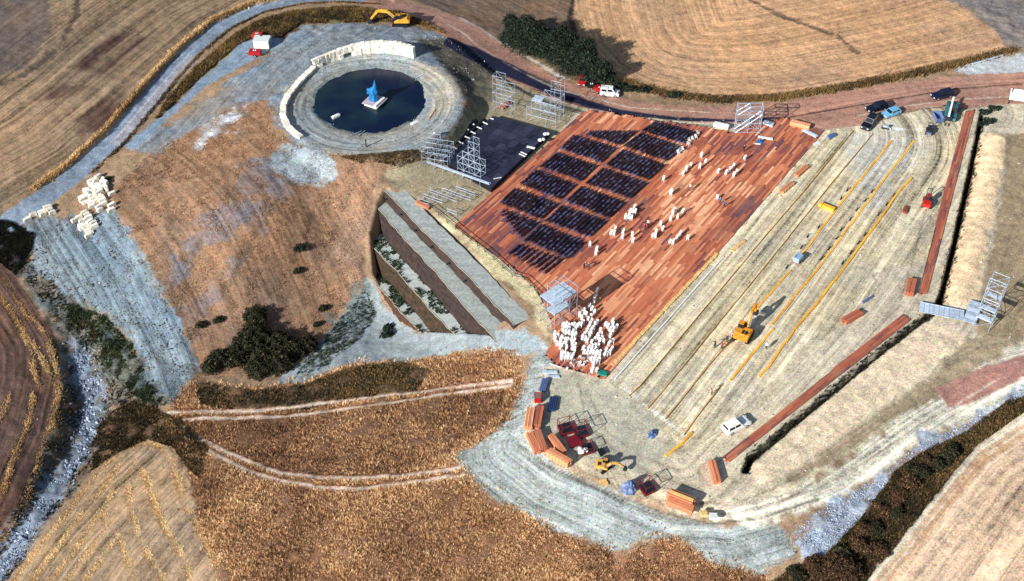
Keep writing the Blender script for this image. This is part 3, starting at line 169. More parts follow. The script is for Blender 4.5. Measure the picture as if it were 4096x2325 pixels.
# ---------------- helpers
def lin(c):
    return tuple(((v/255)/12.92 if v/255 <= .04045 else ((v/255+.055)/1.055)**2.4) for v in c)
def mat(name, col, rough=.75, var=.18, scale=2.0, col2=None, metal=0.0, bump=0.0, spec=.3, detail=3, coord='Object'):
    """procedural paint/wood/stone: base colour broken up by noise"""
    m = bpy.data.materials.new(name); m.use_nodes = True; n = m.node_tree.nodes; l = m.node_tree.links
    b = n['Principled BSDF']; b.inputs['Roughness'].default_value = rough; b.inputs['Metallic'].default_value = metal
    b.inputs['Specular IOR Level'].default_value = spec
    tc = n.new('ShaderNodeTexCoord'); no = n.new('ShaderNodeTexNoise'); no.inputs['Scale'].default_value = scale; no.inputs['Detail'].default_value = detail
    l.new(tc.outputs[coord], no.inputs['Vector'])
    oi = n.new('ShaderNodeObjectInfo'); ad = n.new('ShaderNodeMath'); ad.operation = 'MULTIPLY_ADD'
    l.new(oi.outputs['Random'], ad.inputs[0]); ad.inputs[1].default_value = .35; l.new(no.outputs['Fac'], ad.inputs[2])
    rp = n.new('ShaderNodeValToRGB'); c = lin(col); c2 = lin(col2) if col2 else tuple(v*(1-2*var) for v in c)
    rp.color_ramp.elements[0].position = .38; rp.color_ramp.elements[1].position = .85
    rp.color_ramp.elements[0].color = (*c2, 1); rp.color_ramp.elements[1].color = (*[min(1, v*(1+var*.5)) for v in c], 1)
    l.new(ad.outputs[0], rp.inputs[0]); l.new(rp.outputs[0], b.inputs['Base Color'])
    if bump:
        bp = n.new('ShaderNodeBump'); bp.inputs['Strength'].default_value = bump; bp.inputs['Distance'].default_value = .05
        l.new(no.outputs['Fac'], bp.inputs['Height']); l.new(bp.outputs[0], b.inputs['Normal'])
    return m
def ramp_mat(name, stops, rough=.85, attr='rnd', grain=.25, gscale=3.0, stretch=(1, 1, 1), trans=0.0, spec=.2, dust=None):
    """colour picked by a stored per-piece value, with a little grain"""
    m = bpy.data.materials.new(name); m.use_nodes = True; n = m.node_tree.nodes; l = m.node_tree.links
    b = n['Principled BSDF']; b.inputs['Roughness'].default_value = rough; b.inputs['Specular IOR Level'].default_value = spec
    at = n.new('ShaderNodeAttribute'); at.attribute_name = attr
    rp = n.new('ShaderNodeValToRGB')
    while len(rp.color_ramp.elements) < len(stops): rp.color_ramp.elements.new(.5)
    for e, (p, c) in zip(rp.color_ramp.elements, stops): e.position = p; e.color = (*lin(c), 1)
    l.new(at.outputs['Fac'], rp.inputs[0])
    tc = n.new('ShaderNodeTexCoord'); mp = n.new('ShaderNodeMapping'); mp.inputs['Scale'].default_value = stretch
    no = n.new('ShaderNodeTexNoise'); no.inputs['Scale'].default_value = gscale; no.inputs['Detail'].default_value = 4
    l.new(tc.outputs['Object'], mp.inputs[0]); l.new(mp.outputs[0], no.inputs['Vector'])
    mr = n.new('ShaderNodeMapRange'); mr.inputs[1].default_value = .3; mr.inputs[2].default_value = .7; mr.inputs[3].default_value = 1-grain; mr.inputs[4].default_value = 1+grain
    l.new(no.outputs['Fac'], mr.inputs[0])
    mx = n.new('ShaderNodeMix'); mx.data_type = 'RGBA'; mx.blend_type = 'MULTIPLY'; mx.inputs[0].default_value = 1
    l.new(rp.outputs[0], mx.inputs[6]); l.new(mr.outputs[0], mx.inputs[7]); out = mx.outputs[2]
    if dust:                                    # trodden-in dust and old stains, in patches over the whole place
        ge = n.new('ShaderNodeNewGeometry')
        for sc, lo, hi, c, f in ((.22, .50, .72, dust, .55), (1.3, .55, .75, dust, .35), (.35, .60, .72, (70, 52, 58), .5)):
            n2 = n.new('ShaderNodeTexNoise'); n2.inputs['Scale'].default_value = sc; n2.inputs['Detail'].default_value = 5; n2.inputs['Roughness'].default_value = .65; l.new(ge.outputs['Position'], n2.inputs['Vector'])
            m2 = n.new('ShaderNodeMapRange'); m2.inputs[1].default_value = lo; m2.inputs[2].default_value = hi; m2.inputs[4].default_value = f; l.new(n2.outputs['Fac'], m2.inputs[0])
            x2 = n.new('ShaderNodeMix'); x2.data_type = 'RGBA'; l.new(m2.outputs[0], x2.inputs[0]); l.new(out, x2.inputs[6]); x2.inputs[7].default_value = (*lin(c), 1); out = x2.outputs[2]
    l.new(out, b.inputs['Base Color'])
    return m
def tag(o, label=None, cat=None, group=None, kind=None):
    if label: o['label'] = label
    if cat: o['category'] = cat
    if group: o['group'] = group
    if kind: o['kind'] = kind
    return o
def link(o, parent=None):
    COL.objects.link(o)
    if parent: o.parent = parent
    return o
def thing(name, label, cat, loc=(0, 0, 0), rz=0, group=None):
    o = bpy.data.objects.new(name, None); link(o); o.location = loc; o.rotation_euler = (0, 0, rz); o.empty_display_size = .3
    return tag(o, label, cat, group)
def inst(name, me, parent=None, loc=(0, 0, 0), rot=(0, 0, 0), sc=(1, 1, 1)):
    o = bpy.data.objects.new(name, me); link(o, parent); o.location = loc; o.rotation_euler = rot; o.scale = sc
    return o
class MB:
    def __init__(s): s.v = []; s.f = []; s.m = []
    def add(s, vs, fs, mi=0):
        k = len(s.v); s.v += [tuple(p) for p in vs]; s.f += [tuple(i+k for i in f) for f in fs]; s.m += [mi]*len(fs); return s
    def box(s, c, d, rz=0, mi=0, top=(1, 1), off=(0, 0), rx=0, ry=0):
        hx, hy, hz = d[0]/2, d[1]/2, d[2]/2; M = Matrix.Rotation(rz, 3, 'Z') @ Matrix.Rotation(ry, 3, 'Y') @ Matrix.Rotation(rx, 3, 'X'); C = Vector(c); vs = []
        for zz, kx, ky, ox, oy in ((-hz, 1, 1, 0, 0), (hz, top[0], top[1], off[0], off[1])):
            for sx, sy in ((-1, -1), (1, -1), (1, 1), (-1, 1)): vs.append(C + M @ Vector((sx*hx*kx+ox, sy*hy*ky+oy, zz)))
        return s.add(vs, [(3, 2, 1, 0), (4, 5, 6, 7), (0, 1, 5, 4), (1, 2, 6, 5), (2, 3, 7, 6), (3, 0, 4, 7)], mi)
    def prism(s, poly, z0, z1, mi=0):
        n = len(poly); a = sum(poly[i][0]*poly[(i+1) % n][1]-poly[(i+1) % n][0]*poly[i][1] for i in range(n))
        if a < 0: poly = poly[::-1]
        vs = [(p[0], p[1], z0) for p in poly]+[(p[0], p[1], z1) for p in poly]
        return s.add(vs, [tuple(range(n-1, -1, -1)), tuple(range(n, 2*n))]+[(i, (i+1) % n, n+(i+1) % n, n+i) for i in range(n)], mi)
    def side(s, prof, w0, w1=None, y=0, mi=0, bev=.06):
        """profile in x-z swept across y with softened flanks; w1: per-point half width"""
        n = len(prof); cx = sum(p[0] for p in prof)/n; cz = sum(p[1] for p in prof)/n
        hw = w1 if w1 else [w0]*n; rows = []
        for sgn, k, wk in ((-1, 1-bev, 1), (-1, 1, 1-bev*.8), (1, 1, 1-bev*.8), (1, 1-bev, 1)):
            rows.append([(cx+(p[0]-cx)*k, y+sgn*h*wk, cz+(p[1]-cz)*k) for p, h in zip(prof, hw)])
        vs = [p for r in rows for p in r]; fs = [tuple(range(n)), tuple(range(4*n-1, 3*n-1, -1))]
        for r in range(3):
            for i in range(n): fs.append((r*n+i, (r+1)*n+i, (r+1)*n+(i+1) % n, r*n+(i+1) % n))
        return s.add(vs, fs, mi)
    def tube(s, p, q, r, n=6, mi=0, r2=None):
        p = Vector(p); q = Vector(q); d = (q-p).normalized(); a = d.orthogonal().normalized(); b = d.cross(a); r2 = r if r2 is None else r2
        vs = [p+(a*math.cos(t)+b*math.sin(t))*r for t in [2*math.pi*i/n for i in range(n)]]+[q+(a*math.cos(t)+b*math.sin(t))*r2 for t in [2*math.pi*i/n for i in range(n)]]
        return s.add(vs, [tuple(range(n-1, -1, -1)), tuple(range(n, 2*n))]+[(i, (i+1) % n, n+(i+1) % n, n+i) for i in range(n)], mi)
    def ball(s, c, r, nu=8, nv=5, mi=0, jit=0):
        vs = [(c[0], c[1], c[2]-r[2])]
        for j in range(1, nv):
            t = math.pi*j/nv
            for i in range(nu):
                k = 1+random.uniform(-jit, jit); a = 2*math.pi*i/nu
                vs.append((c[0]+r[0]*k*math.sin(t)*math.cos(a), c[1]+r[1]*k*math.sin(t)*math.sin(a), c[2]-r[2]*k*math.cos(t)))
        vs.append((c[0], c[1], c[2]+r[2])); N = len(vs)-1; fs = [(0, 1+(i+1) % nu, 1+i) for i in range(nu)]
        for j in range(nv-2):
            for i in range(nu): a = 1+j*nu; fs.append((a+i, a+(i+1) % nu, a+nu+(i+1) % nu, a+nu+i))
        a = 1+(nv-2)*nu; fs += [(a+i, a+(i+1) % nu, N) for i in range(nu)]
        return s.add(vs, fs, mi)
    def mesh(s, name, mats, smooth=False):
        me = bpy.data.meshes.new(name); me.from_pydata(s.v, [], s.f)
        for m in (mats if isinstance(mats, (list, tuple)) else [mats]): me.materials.append(m)
        me.polygons.foreach_set('material_index', s.m)
        if smooth: me.polygons.foreach_set('use_smooth', [True]*len(s.f))
        me.update(); return me
    def build(s, name, mats, parent=None, loc=(0, 0, 0), rz=0, smooth=False):
        return inst(name, s.mesh(name, mats, smooth), parent, loc, (0, 0, rz))
def fast_mesh(name, co, nper, faces_per, rnd, mats):
    """many alike little pieces in one mesh: co (n*nper,3), faces_per list of index tuples of one length"""
    n = len(co)//nper; k = len(faces_per[0]); F_ = len(faces_per)
    idx = (np.arange(n)[:, None, None]*nper + np.array(faces_per)[None]).reshape(-1)
    me = bpy.data.meshes.new(name); me.vertices.add(len(co)); me.vertices.foreach_set('co', np.asarray(co, np.float32).ravel())
    me.loops.add(len(idx)); me.loops.foreach_set('vertex_index', idx.astype(np.int32))
    me.polygons.add(n*F_); me.polygons.foreach_set('loop_start', np.arange(0, n*F_*k, k, dtype=np.int32))
    at = me.attributes.new('rnd', 'FLOAT', 'POINT'); at.data.foreach_set('value', np.repeat(rnd, nper).astype(np.float32))
    me.polygons.foreach_set('use_smooth', np.zeros(n*F_, bool)); me.materials.append(mats); me.update(calc_edges=True); me.validate(); return me
# lattice noise
def vnoise(x, y, s, seed=0):
    x = np.asarray(x)*s; y = np.asarray(y)*s; xi = np.floor(x).astype(np.int64); yi = np.floor(y).astype(np.int64); fx = x-xi; fy = y-yi
    fx = fx*fx*(3-2*fx); fy = fy*fy*(3-2*fy)
    def h(a, b):
        k = (a*374761393 + b*668265263 + seed*974711) & 0xffffffff
        k = ((k ^ (k >> 13))*1274126177) & 0xffffffff
        return ((k ^ (k >> 16)) & 0xffff)/65535.0
    return (h(xi, yi)*(1-fx)+h(xi+1, yi)*fx)*(1-fy)+(h(xi, yi+1)*(1-fx)+h(xi+1, yi+1)*fx)*fy
def fbm(x, y, s, seed=0, o=4):
    t = 0; a = .5
    for i in range(o): t = t+a*(vnoise(x, y, s*2**i, seed+i*17)-.5); a *= .5
    return t
def gz(x, y): return float(height(np.array([x]), np.array([y]))[0])
# ---------------- ground sheet
def axis(a, b, st, far):
    mid = list(np.arange(a, b+st/2, st)); k = st; lo = []; p = a
    while p > -far: k *= 1.35; p -= k; lo.append(p)
    hi = []; p = mid[-1]; k = st
    while p < far: k *= 1.35; p += k; hi.append(p)
    return np.array(lo[::-1]+mid+hi)
gx = axis(-124, 124, .32, 3500); gy = axis(-66, 108, .32, 3500)
X, Y = np.meshgrid(gx, gy); X = X.ravel(); Y = Y.ravel(); N = len(X)
Zg = height(X, Y)
soil = np.empty((N, 3)); soil[:] = lin((150, 122, 92)); strk = np.zeros(N); amp = np.full(N, .2); rough = np.full(N, .12)
GR = L['G']; GU = L['U']
rag1 = fbm(X, Y, .16, 3, 3)*1.5+fbm(X, Y, .5, 13, 3); rag2 = fbm(X, Y, 1.6, 9, 2)*1.6
def paint(name, col, soft=.35, rag=1.0, guide=None, sa=.15, ro=.1, poly=None, col2=None, vs=.12, k=1.0, mask=None):
    pl = np.array(poly if poly is not None else GR[name]); m = 4
    b = np.nonzero((X > pl[:,0].min()-m) & (X < pl[:,0].max()+m) & (Y > pl[:,1].min()-m) & (Y < pl[:,1].max()+m))[0]
    if not len(b): return
    d = sdf(pl, X[b], Y[b]) + rag*(rag1[b]*2.2+rag2[b]*1.0)
    wt = smooth(-soft, soft, d)*k*(1 if mask is None else mask[b]); c = np.array(lin(col))[None]
    if col2 is not None:
        t = np.clip(.5+2.2*fbm(X[b], Y[b], vs, 31), 0, 1)[:, None]; c = c*(1-t)+np.array(lin(col2))[None]*t
    soil[b] = soil[b]*(1-wt[:,None])+c*wt[:,None]
    amp[b] = amp[b]*(1-wt)+sa*wt; rough[b] = rough[b]*(1-wt)+ro*wt
    if guide:
        e = b[wt > .5]; dd, ss, _ = dist_line(GU[guide], X[e], Y[e]); strk[e] = dd*ss
def stroke(pl, col, hw, soft=.25, k=1.0, rag=.3, dz=0.0):
    pl = np.array(pl); m = hw+2
    b = np.nonzero((X > pl[:,0].min()-m) & (X < pl[:,0].max()+m) & (Y > pl[:,1].min()-m) & (Y < pl[:,1].max()+m))[0]
    d, _, p = dist_line(pl, X[b], Y[b]); wt = (1-smooth(hw-soft, hw+soft, d+rag*(rag1[b]+rag2[b])))*k
    soil[b] = soil[b]*(1-wt[:,None])+np.array(lin(col))[None]*wt[:,None]
    if dz: Zg[b] += dz*wt
paint('field_ul', (150, 120, 88), .4, .3, 'field_ul', .8, .10, col2=(128, 112, 90), vs=.05)
paint('field_corner', (98, 88, 84), .8, 1, 'field_ul', .4, .12, col2=(120, 100, 84))
uu_ = dist_line(GU['field_ul'], X, Y); uu_ = vnoise(uu_[0]*uu_[1]*.9, X*.06, 1, 4)
for n_ in ('dark1', 'dark2', 'dark3', 'dark4'): paint(n_, (82, 56, 50), 1.8, 1.2, None, .6, .1, k=.9, mask=smooth(.25, .75, uu_))
paint('field_tm', (128, 98, 72), .5, .4, 'field_tm', .5, .12, col2=(108, 92, 80))
paint('field_tr', (198, 150, 102), .4, .5, 'field_tr', .5, .10, col2=(180, 140, 102), vs=.06)
paint('grey_tr', (132, 120, 108), .8, 1.2, None, .2, .25, col2=(110, 104, 104), vs=.3)
paint('pale_tr', (172, 180, 182), .8, 1.2, None, .3, .12, k=.85)
paint('hill', (150, 112, 80), .8, 1.0, 'hill', .5, .2, col2=(122, 98, 80), vs=.11)
paint('hillgrey1', (108, 106, 112), 1.6, 3.2, 'hill', .6, .25, col2=(136, 106, 88), vs=.2)
paint('hillgrey2', (112, 106, 108), 1.6, 3.0, 'hill', .6, .25, col2=(140, 108, 86), vs=.2)
paint('hillgreen', (118, 104, 72), 1.2, 1.4, None, .2, .2, col2=(140, 108, 80))
paint('clay_pond', (112, 132, 152), .7, 1.1, 'field_ul', .4, .18, col2=(130, 138, 142), vs=.14)
paint('clay_fan2', (118, 130, 142), .8, 1.6, 'field_ul', .45, .15, col2=(140, 128, 114), vs=.15)
paint('pale_heap', (142, 154, 158), .5, 1.4, None, .2, .22)
paint('pale_rock', (190, 196, 200), .6, 2.2, None, .3, .3, col2=(130, 112, 100), vs=.5)
paint('scrub_left', (98, 106, 104), .8, 2.2, None, .2, .5, col2=(112, 92, 70), vs=.3)
paint('fan', (98, 118, 132), .6, 1.2, 'fan', .75, .30, col2=(116, 130, 138), vs=.16)
paint('fan_low', (74, 88, 88), .8, 2.0, 'fan', .45, .5, col2=(120, 112, 96), vs=.3)
paint('dark_bank', (64, 58, 60), .6, 1.0, None, .2, .5)
paint('hay_left', (100, 76, 66), .4, .4, 'hay_left', .8, .14, col2=(108, 78, 62))
paint('hay_bot', (166, 134, 96), .4, .4, 'hay_bot', .7, .12, col2=(150, 126, 100))
paint('scrub_mid', (112, 84, 62), 1.0, 1.6, None, .2, .3, col2=(84, 64, 50), vs=.3)
paint('crop', (138, 100, 72), .5, .8, None, .2, .22, col2=(120, 84, 58), vs=.12)
paint('crop_dark', (104, 82, 60), 2.0, 3.0, None, .2, .25)
paint('crop_mid', (104, 74, 56), 1.6, 2.2, None, .2, .25, k=.75)
paint('clay_tri', (150, 160, 160), .5, .9, None, .2, .12, col2=(140, 152, 156))
paint('clay_scrub', (96, 108, 106), 1.2, 2.4, None, .2, .35, k=.8)
paint('clay_edge', (140, 148, 142), .5, .8, 'pale', .7, .14, col2=(150, 158, 156), vs=.2)
paint('site', (200, 184, 152), .6, .7, 'site', .45, .05, col2=(190, 176, 150), vs=.1)
paint('site_stage', (160, 142, 108), .8, .8, None, .15, .05, col2=(146, 136, 108))
paint('site_edge', (206, 190, 140), .6, .8, None, .15, .08)
paint('seats', (190, 178, 150), .8, .6, 'seats', .85, .07, col2=(200, 182, 142), vs=.16)
paint('seats_grey', (176, 180, 178), 2.5, 4.0, 'seats', .6, .07, k=.5)
paint('yard', (172, 168, 146), 1.6, 1.6, None, .15, .06, col2=(182, 174, 148), vs=.3)
paint('right_field', (146, 126, 94), .5, .5, 'site', .22, .1, col2=(160, 138, 106))
paint('right_field2', (150, 132, 104), .8, .8, 'pale', .35, .1, col2=(172, 152, 120))
paint('sand1', (236, 202, 154), .35, .5, None, .15, .1, col2=(222, 190, 146), vs=.3)
paint('sand2', (212, 188, 154), .5, .6, None, .18, .12, col2=(222, 200, 164), vs=.25)
paint('pale_track', (228, 222, 196), .8, .8, 'pale', .6, .06, col2=(210, 202, 180), vs=.1)
paint('pink_patch', (172, 122, 108), .25, .3, None, .12, .04)
paint('rubble', (160, 174, 192), .6, 1.8, None, .2, .35, col2=(156, 164, 176), vs=.4)
paint('hedge_br', (74, 54, 42), .8, 1.3, None, .2, .4, col2=(104, 76, 52), vs=.4)
paint('field_br', (208, 174, 138), .4, .3, 'field_br', .5, .08, col2=(192, 166, 138), vs=.08)
paint('track_br', (214, 200, 172), .4, .3, 'field_br', .5, .06)
for p_ in L['wheel']: stroke(p_, (182, 134, 92), .35, .2, .8, .3)
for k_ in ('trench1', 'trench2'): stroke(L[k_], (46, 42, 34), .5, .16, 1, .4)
# roads
paint('side_track', (126, 146, 164), .5, .5, 'field_ul', .25, .05)
paint('road_grass', (168, 140, 80), .5, 1.0, None, .2, .2, col2=(110, 92, 56), vs=.4)
paint('scrub_top', (72, 56, 42), .8, 1.4, None, .2, .35, col2=(96, 68, 50), vs=.4)
stroke(L['road_left'], (124, 140, 158), 2.1, .2, 1, .15); stroke(L['T']['lr1'], (158, 154, 158), 1.7, .5, .8, .3)
paint('red_road', (176, 124, 100), .35, .3, 'red', .22, .04, col2=(166, 124, 106), vs=.12)
paint('pond_slope', (112, 106, 86), .8, 1.0, None, .2, .15, col2=(128, 116, 92), vs=.3)
paint('ring_shade', (84, 80, 72), 1.0, 1.4, None, .2, .2, col2=(104, 98, 84), vs=.3)  # shadow of the ring stones, painted into the soil colour as well
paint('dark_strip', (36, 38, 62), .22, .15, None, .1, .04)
paint('hedge_ground', (84, 72, 52), .8, 1.2, None, .2, .2)
rim = [(L['pond'][0]+math.cos(a)*L['pond'][2]*1.03, L['pond'][1]+math.sin(a)*L['pond'][2]*1.03) for a in np.linspace(0, 2*math.pi, 40)[:-1]]
GU['ring'] = rim+rim[:1]
paint('ring', (146, 156, 160), .6, .7, 'ring', .55, .07, poly=rim, col2=(164, 156, 138), vs=.2)
inn = [(L['pond_w'][0]+math.cos(a)*12.6, L['pond_w'][1]+math.sin(a)*12.6) for a in np.linspace(0, 2*math.pi, 40)[:-1]]
paint('ring2', (128, 140, 146), .8, .8, 'ring', .4, .2, poly=inn, col2=(140, 140, 128), vs=.4)
for k_ in ('a1', 'a2', 'b1', 'b2'): stroke(L['T'][k_], (208, 186, 166), .3, .18, .85, .25, -.05)
stroke(L['T']['c1'], (78, 74, 64), .16, .12, .8, .12, -.1); stroke(L['T']['c2'], (84, 82, 74), .12, .1, .6, .15, -.08)
for k_ in ('h1', 'h2', 'h3', 'h4', 'h5'): stroke(L['T'][k_], (92, 78, 60), .35, .35, .6, 1.6, -.12)
stroke(L['T']['r1'], (70, 50, 44), .24, .15, .9, .15, -.14); stroke(L['T']['r2'], (96, 72, 58), .14, .1, .8, .1)
for k_ in ('d1', 'd3'): stroke(L['T'][k_], (74, 64, 56), .6, .5, .75, 1.2, -.25)
stroke(L['T']['d2'], (66, 52, 44), .5, .3, .9, .6, -.35); stroke(L['T']['d4'], (184, 172, 158), .35, .25, .8, .4)
stroke(L['T']['w1'], (214, 200, 170), .28, .2, .8, .5); stroke(L['T']['w2'], (226, 224, 214), .3, .2, .9, .2)
stroke(L['chalk'], (232, 228, 214), .16, .12, .85, .5)
stroke(L['creek'], (128, 144, 162), 1.7, 1.0, .85, 3.2)
for i_, r_ in enumerate(L['ruts']): stroke(r_, ((122, 104, 84), (216, 204, 178))[i_ % 3 == 2], .15, .13, .55, .25, -.04)
# larger stains
soil *= (1+.30*fbm(X, Y, .07, 51, 3)+.28*fbm(X, Y, .5, 77, 3))[:, None]
near = (np.abs(X) < 130) & (Y > -70) & (Y < 112)
Zg += np.where(near, rough*(fbm(X, Y, .55, 5, 4)*3.0), 0)
lum_ = soil@np.array([.25, .6, .15]); soil = np.clip((lum_[:, None]*.14+soil*.86)*1.06, .01, .95)
nx, ny = len(gx), len(gy)
ii = (np.arange(ny-1)[:, None]*nx+np.arange(nx-1)[None]).ravel(); quads = np.c_[ii, ii+1, ii+nx+1, ii+nx]
fcx = X[quads].mean(1); fcy = Y[quads].mean(1); fcat = np.zeros(len(quads), np.int8)
KINDS = ['ground', 'stubble_field', 'ploughed_field', 'hay_field', 'hillside', 'clay_slope', 'crop_field', 'gravel_track', 'farm_road', 'dirt_road', 'pond_basin', 'creek_bed']
def classify(pl, k):
    b = np.nonzero((fcx > min(p[0] for p in pl)) & (fcx < max(p[0] for p in pl)) & (fcy > min(p[1] for p in pl)) & (fcy < max(p[1] for p in pl)))[0]
    fcat[b[inside(pl, fcx[b], fcy[b])]] = k
for n_, k_ in (('field_ul', 2), ('field_corner', 2), ('field_tm', 2), ('field_tr', 1), ('hill', 4), ('fan', 5), ('fan_low', 5), ('hay_left', 3), ('hay_bot', 3), ('crop', 6), ('clay_tri', 5), ('clay_edge', 5), ('site', 0), ('field_br', 1), ('pale_track', 7), ('side_track', 7), ('red_road', 9)): classify(GR[n_], k_)
b_ = np.nonzero((np.abs(fcx) < 130) & (fcy > -70) & (fcy < 115))[0]
fcat[b_[dist_line(L['road_left'], fcx[b_], fcy[b_])[0] < 2.2]] = 8
fcat[b_[dist_line(L['creek'], fcx[b_], fcy[b_])[0] < 2.4]] = 11
classify(rim, 10)
def ground_piece(k):
    sel = quads[fcat == k]; used, inv = np.unique(sel, return_inverse=True); inv = inv.reshape(-1)
    me = bpy.data.meshes.new(KINDS[k]); me.vertices.add(len(used)); me.vertices.foreach_set('co', np.c_[X, Y, Zg][used].astype(np.float32).ravel())
    me.loops.add(len(inv)); me.loops.foreach_set('vertex_index', inv.astype(np.int32)); me.polygons.add(len(sel)); me.polygons.foreach_set('loop_start', np.arange(0, len(inv), 4, dtype=np.int32))
    me.polygons.foreach_set('use_smooth', np.ones(len(sel), bool))
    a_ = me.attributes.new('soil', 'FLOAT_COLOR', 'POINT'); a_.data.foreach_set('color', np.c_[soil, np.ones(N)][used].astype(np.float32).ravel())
    a_ = me.attributes.new('strk', 'FLOAT', 'POINT'); a_.data.foreach_set('value', strk[used].astype(np.float32))
    a_ = me.attributes.new('amp', 'FLOAT', 'POINT'); a_.data.foreach_set('value', amp[used].astype(np.float32))
    me.update(calc_edges=True); me.materials.append(SOIL)
    o = inst(KINDS[k], me); o['kind'] = 'structure'
def ground_material():
    m = bpy.data.materials.new('soil'); m.use_nodes = True; n = m.node_tree.nodes; l = m.node_tree.links; b = n['Principled BSDF']
    b.inputs['Roughness'].default_value = .95; b.inputs['Specular IOR Level'].default_value = .1
    def at(s): a = n.new('ShaderNodeAttribute'); a.attribute_name = s; return a
    def ma(op, a, b_, c=None):
        k = n.new('ShaderNodeMath'); k.operation = op
        for i, v in enumerate((a, b_, c)):
            if v is None: continue
            if isinstance(v, (int, float)): k.inputs[i].default_value = v
            else: l.new(v, k.inputs[i])
        return k.outputs[0]
    def noise(vec, sc, det=3, rgh=.6):
        k = n.new('ShaderNodeTexNoise'); k.inputs['Scale'].default_value = sc; k.inputs['Detail'].default_value = det; k.inputs['Roughness'].default_value = rgh; l.new(vec, k.inputs['Vector']); return k
    co = n.new('ShaderNodeNewGeometry').outputs['Position']; sx = n.new('ShaderNodeSeparateXYZ'); l.new(co, sx.inputs[0])
    u = at('strk').outputs['Fac']; am = at('amp').outputs['Fac']
    def sv(ku, kx):
        c = n.new('ShaderNodeCombineXYZ'); l.new(ma('MULTIPLY', u, ku), c.inputs[0]); l.new(ma('MULTIPLY', sx.outputs[0], kx), c.inputs[1]); l.new(ma('MULTIPLY', sx.outputs[1], kx), c.inputs[2]); return c.outputs[0]
    s1 = noise(sv(1.5, .03), 1, 3, .7).outputs['Fac']; s2 = noise(sv(.4, .02), 1, 2).outputs['Fac']
    st = ma('ADD', ma('MULTIPLY', ma('SUBTRACT', s1, .5), 3.2), ma('MULTIPLY', ma('SUBTRACT', s2, .5), 2.0))
    g1 = noise(co, .8, 5, .75); g2 = noise(co, 3.6, 3, .8); g3 = noise(co, .22, 3, .6)
    gr = ma('ADD', ma('MULTIPLY', ma('SUBTRACT', g1.outputs['Fac'], .5), 1.5), ma('MULTIPLY', ma('SUBTRACT', g2.outputs['Fac'], .5), 2.0))
    lum = ma('ADD', ma('ADD', 1.0, ma('MULTIPLY', st, am)), ma('ADD', gr, ma('MULTIPLY', ma('SUBTRACT', g3.outputs['Fac'], .5), .5)))
    lum = ma('MAXIMUM', lum, .12)
    mx = n.new('ShaderNodeMix'); mx.data_type = 'RGBA'; mx.blend_type = 'MULTIPLY'; mx.inputs[0].default_value = 1
    l.new(at('soil').outputs['Color'], mx.inputs[6]); l.new(lum, mx.inputs[7])
    # coarse mineral tint: grains a little redder or bluer
    tc = noise(co, 3.2, 2, .7); mv = n.new('ShaderNodeVectorMath'); mv.operation = 'MULTIPLY_ADD'
    l.new(tc.outputs['Color'], mv.inputs[0]); mv.inputs[1].default_value = (1.1, 1.0, 1.1); mv.inputs[2].default_value = (.45, .5, .45)
    tin = n.new('ShaderNodeMix'); tin.data_type = 'RGBA'; tin.blend_type = 'MULTIPLY'; tin.inputs[0].default_value = 1
    l.new(mx.outputs[2], tin.inputs[6]); l.new(mv.outputs[0], tin.inputs[7]); l.new(tin.outputs[2], b.inputs['Base Color'])
    bp = n.new('ShaderNodeBump'); bp.inputs['Strength'].default_value = .55; bp.inputs['Distance'].default_value = .16
    l.new(ma('ADD', ma('ADD', g1.outputs['Fac'], ma('MULTIPLY', g2.outputs['Fac'], .35)), ma('MULTIPLY', st, ma('MULTIPLY', am, .5))), bp.inputs['Height']); l.new(bp.outputs[0], b.inputs['Normal'])
    return m
SOIL = ground_material()
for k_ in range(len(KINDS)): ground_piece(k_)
del X, Y, Zg, rag1, rag2, soil, strk, amp, rough, quads, ii, fcx, fcy, fcat
# ---------------- shared materials
M_WHITE = mat('white_plastic', (232, 233, 230), .5, .1, 3, spec=.4)
M_STEEL = mat('galvanised_steel', (176, 190, 206), .42, .15, 4, metal=.35)
M_ALU = mat('aluminium_deck', (206, 220, 236), .45, .2, 2.5, metal=.2)
M_BLACK = mat('black_paint', (24, 26, 34), .5, .3, 3)
M_DARK = mat('dark_metal', (44, 46, 54), .5, .3, 4, metal=.2)
M_RUBBER = mat('tyre_rubber', (26, 26, 28), .9, .2, 6)
M_GLASS = mat('dark_glass', (18, 26, 34), .08, .2, 2, spec=.8)
M_LAMP = mat('lamp_glass', (232, 236, 240), .15, .05, 3, spec=.8)
M_CHROME = mat('hub_metal', (190, 194, 200), .3, .1, 5, metal=.6)
M_STONE = mat('limestone', (246, 242, 230), .85, .08, 1.6, col2=(222, 210, 188), bump=.4)
M_ORANGE = mat('machine_orange', (222, 150, 40), .5, .2, 2.5, col2=(176, 106, 30))
M_RED = mat('red_paint', (178, 36, 32), .5, .2, 3)
M_MAROON = mat('maroon_paint', (122, 26, 38), .6, .25, 3)
M_BLUE = mat('blue_grey_paint', (96, 116, 160), .5, .2, 3)
M_TARP = mat('blue_tarpaulin', (22, 104, 160), .6, .4, 1.6, col2=(8, 34, 76), bump=.8)
M_BARK = mat('bark', (84, 66, 50), .95, .3, 5, bump=.5)
WOOD = ramp_mat('timber', [(0, (96, 76, 90)), (.2, (124, 74, 74)), (.42, (166, 92, 70)), (.66, (200, 116, 82)), (.86, (220, 142, 102)), (1, (240, 184, 142))], .8, 'rnd', .22, 3.0, (.35, 5, 5), dust=(176, 128, 100))
WOOD_Y = mat('yellow_board', (240, 186, 60), .7, .14, 1.4, col2=(214, 142, 44))
WOOD_P = mat('pale_board', (232, 196, 128), .75, .15, 2, col2=(206, 160, 96))
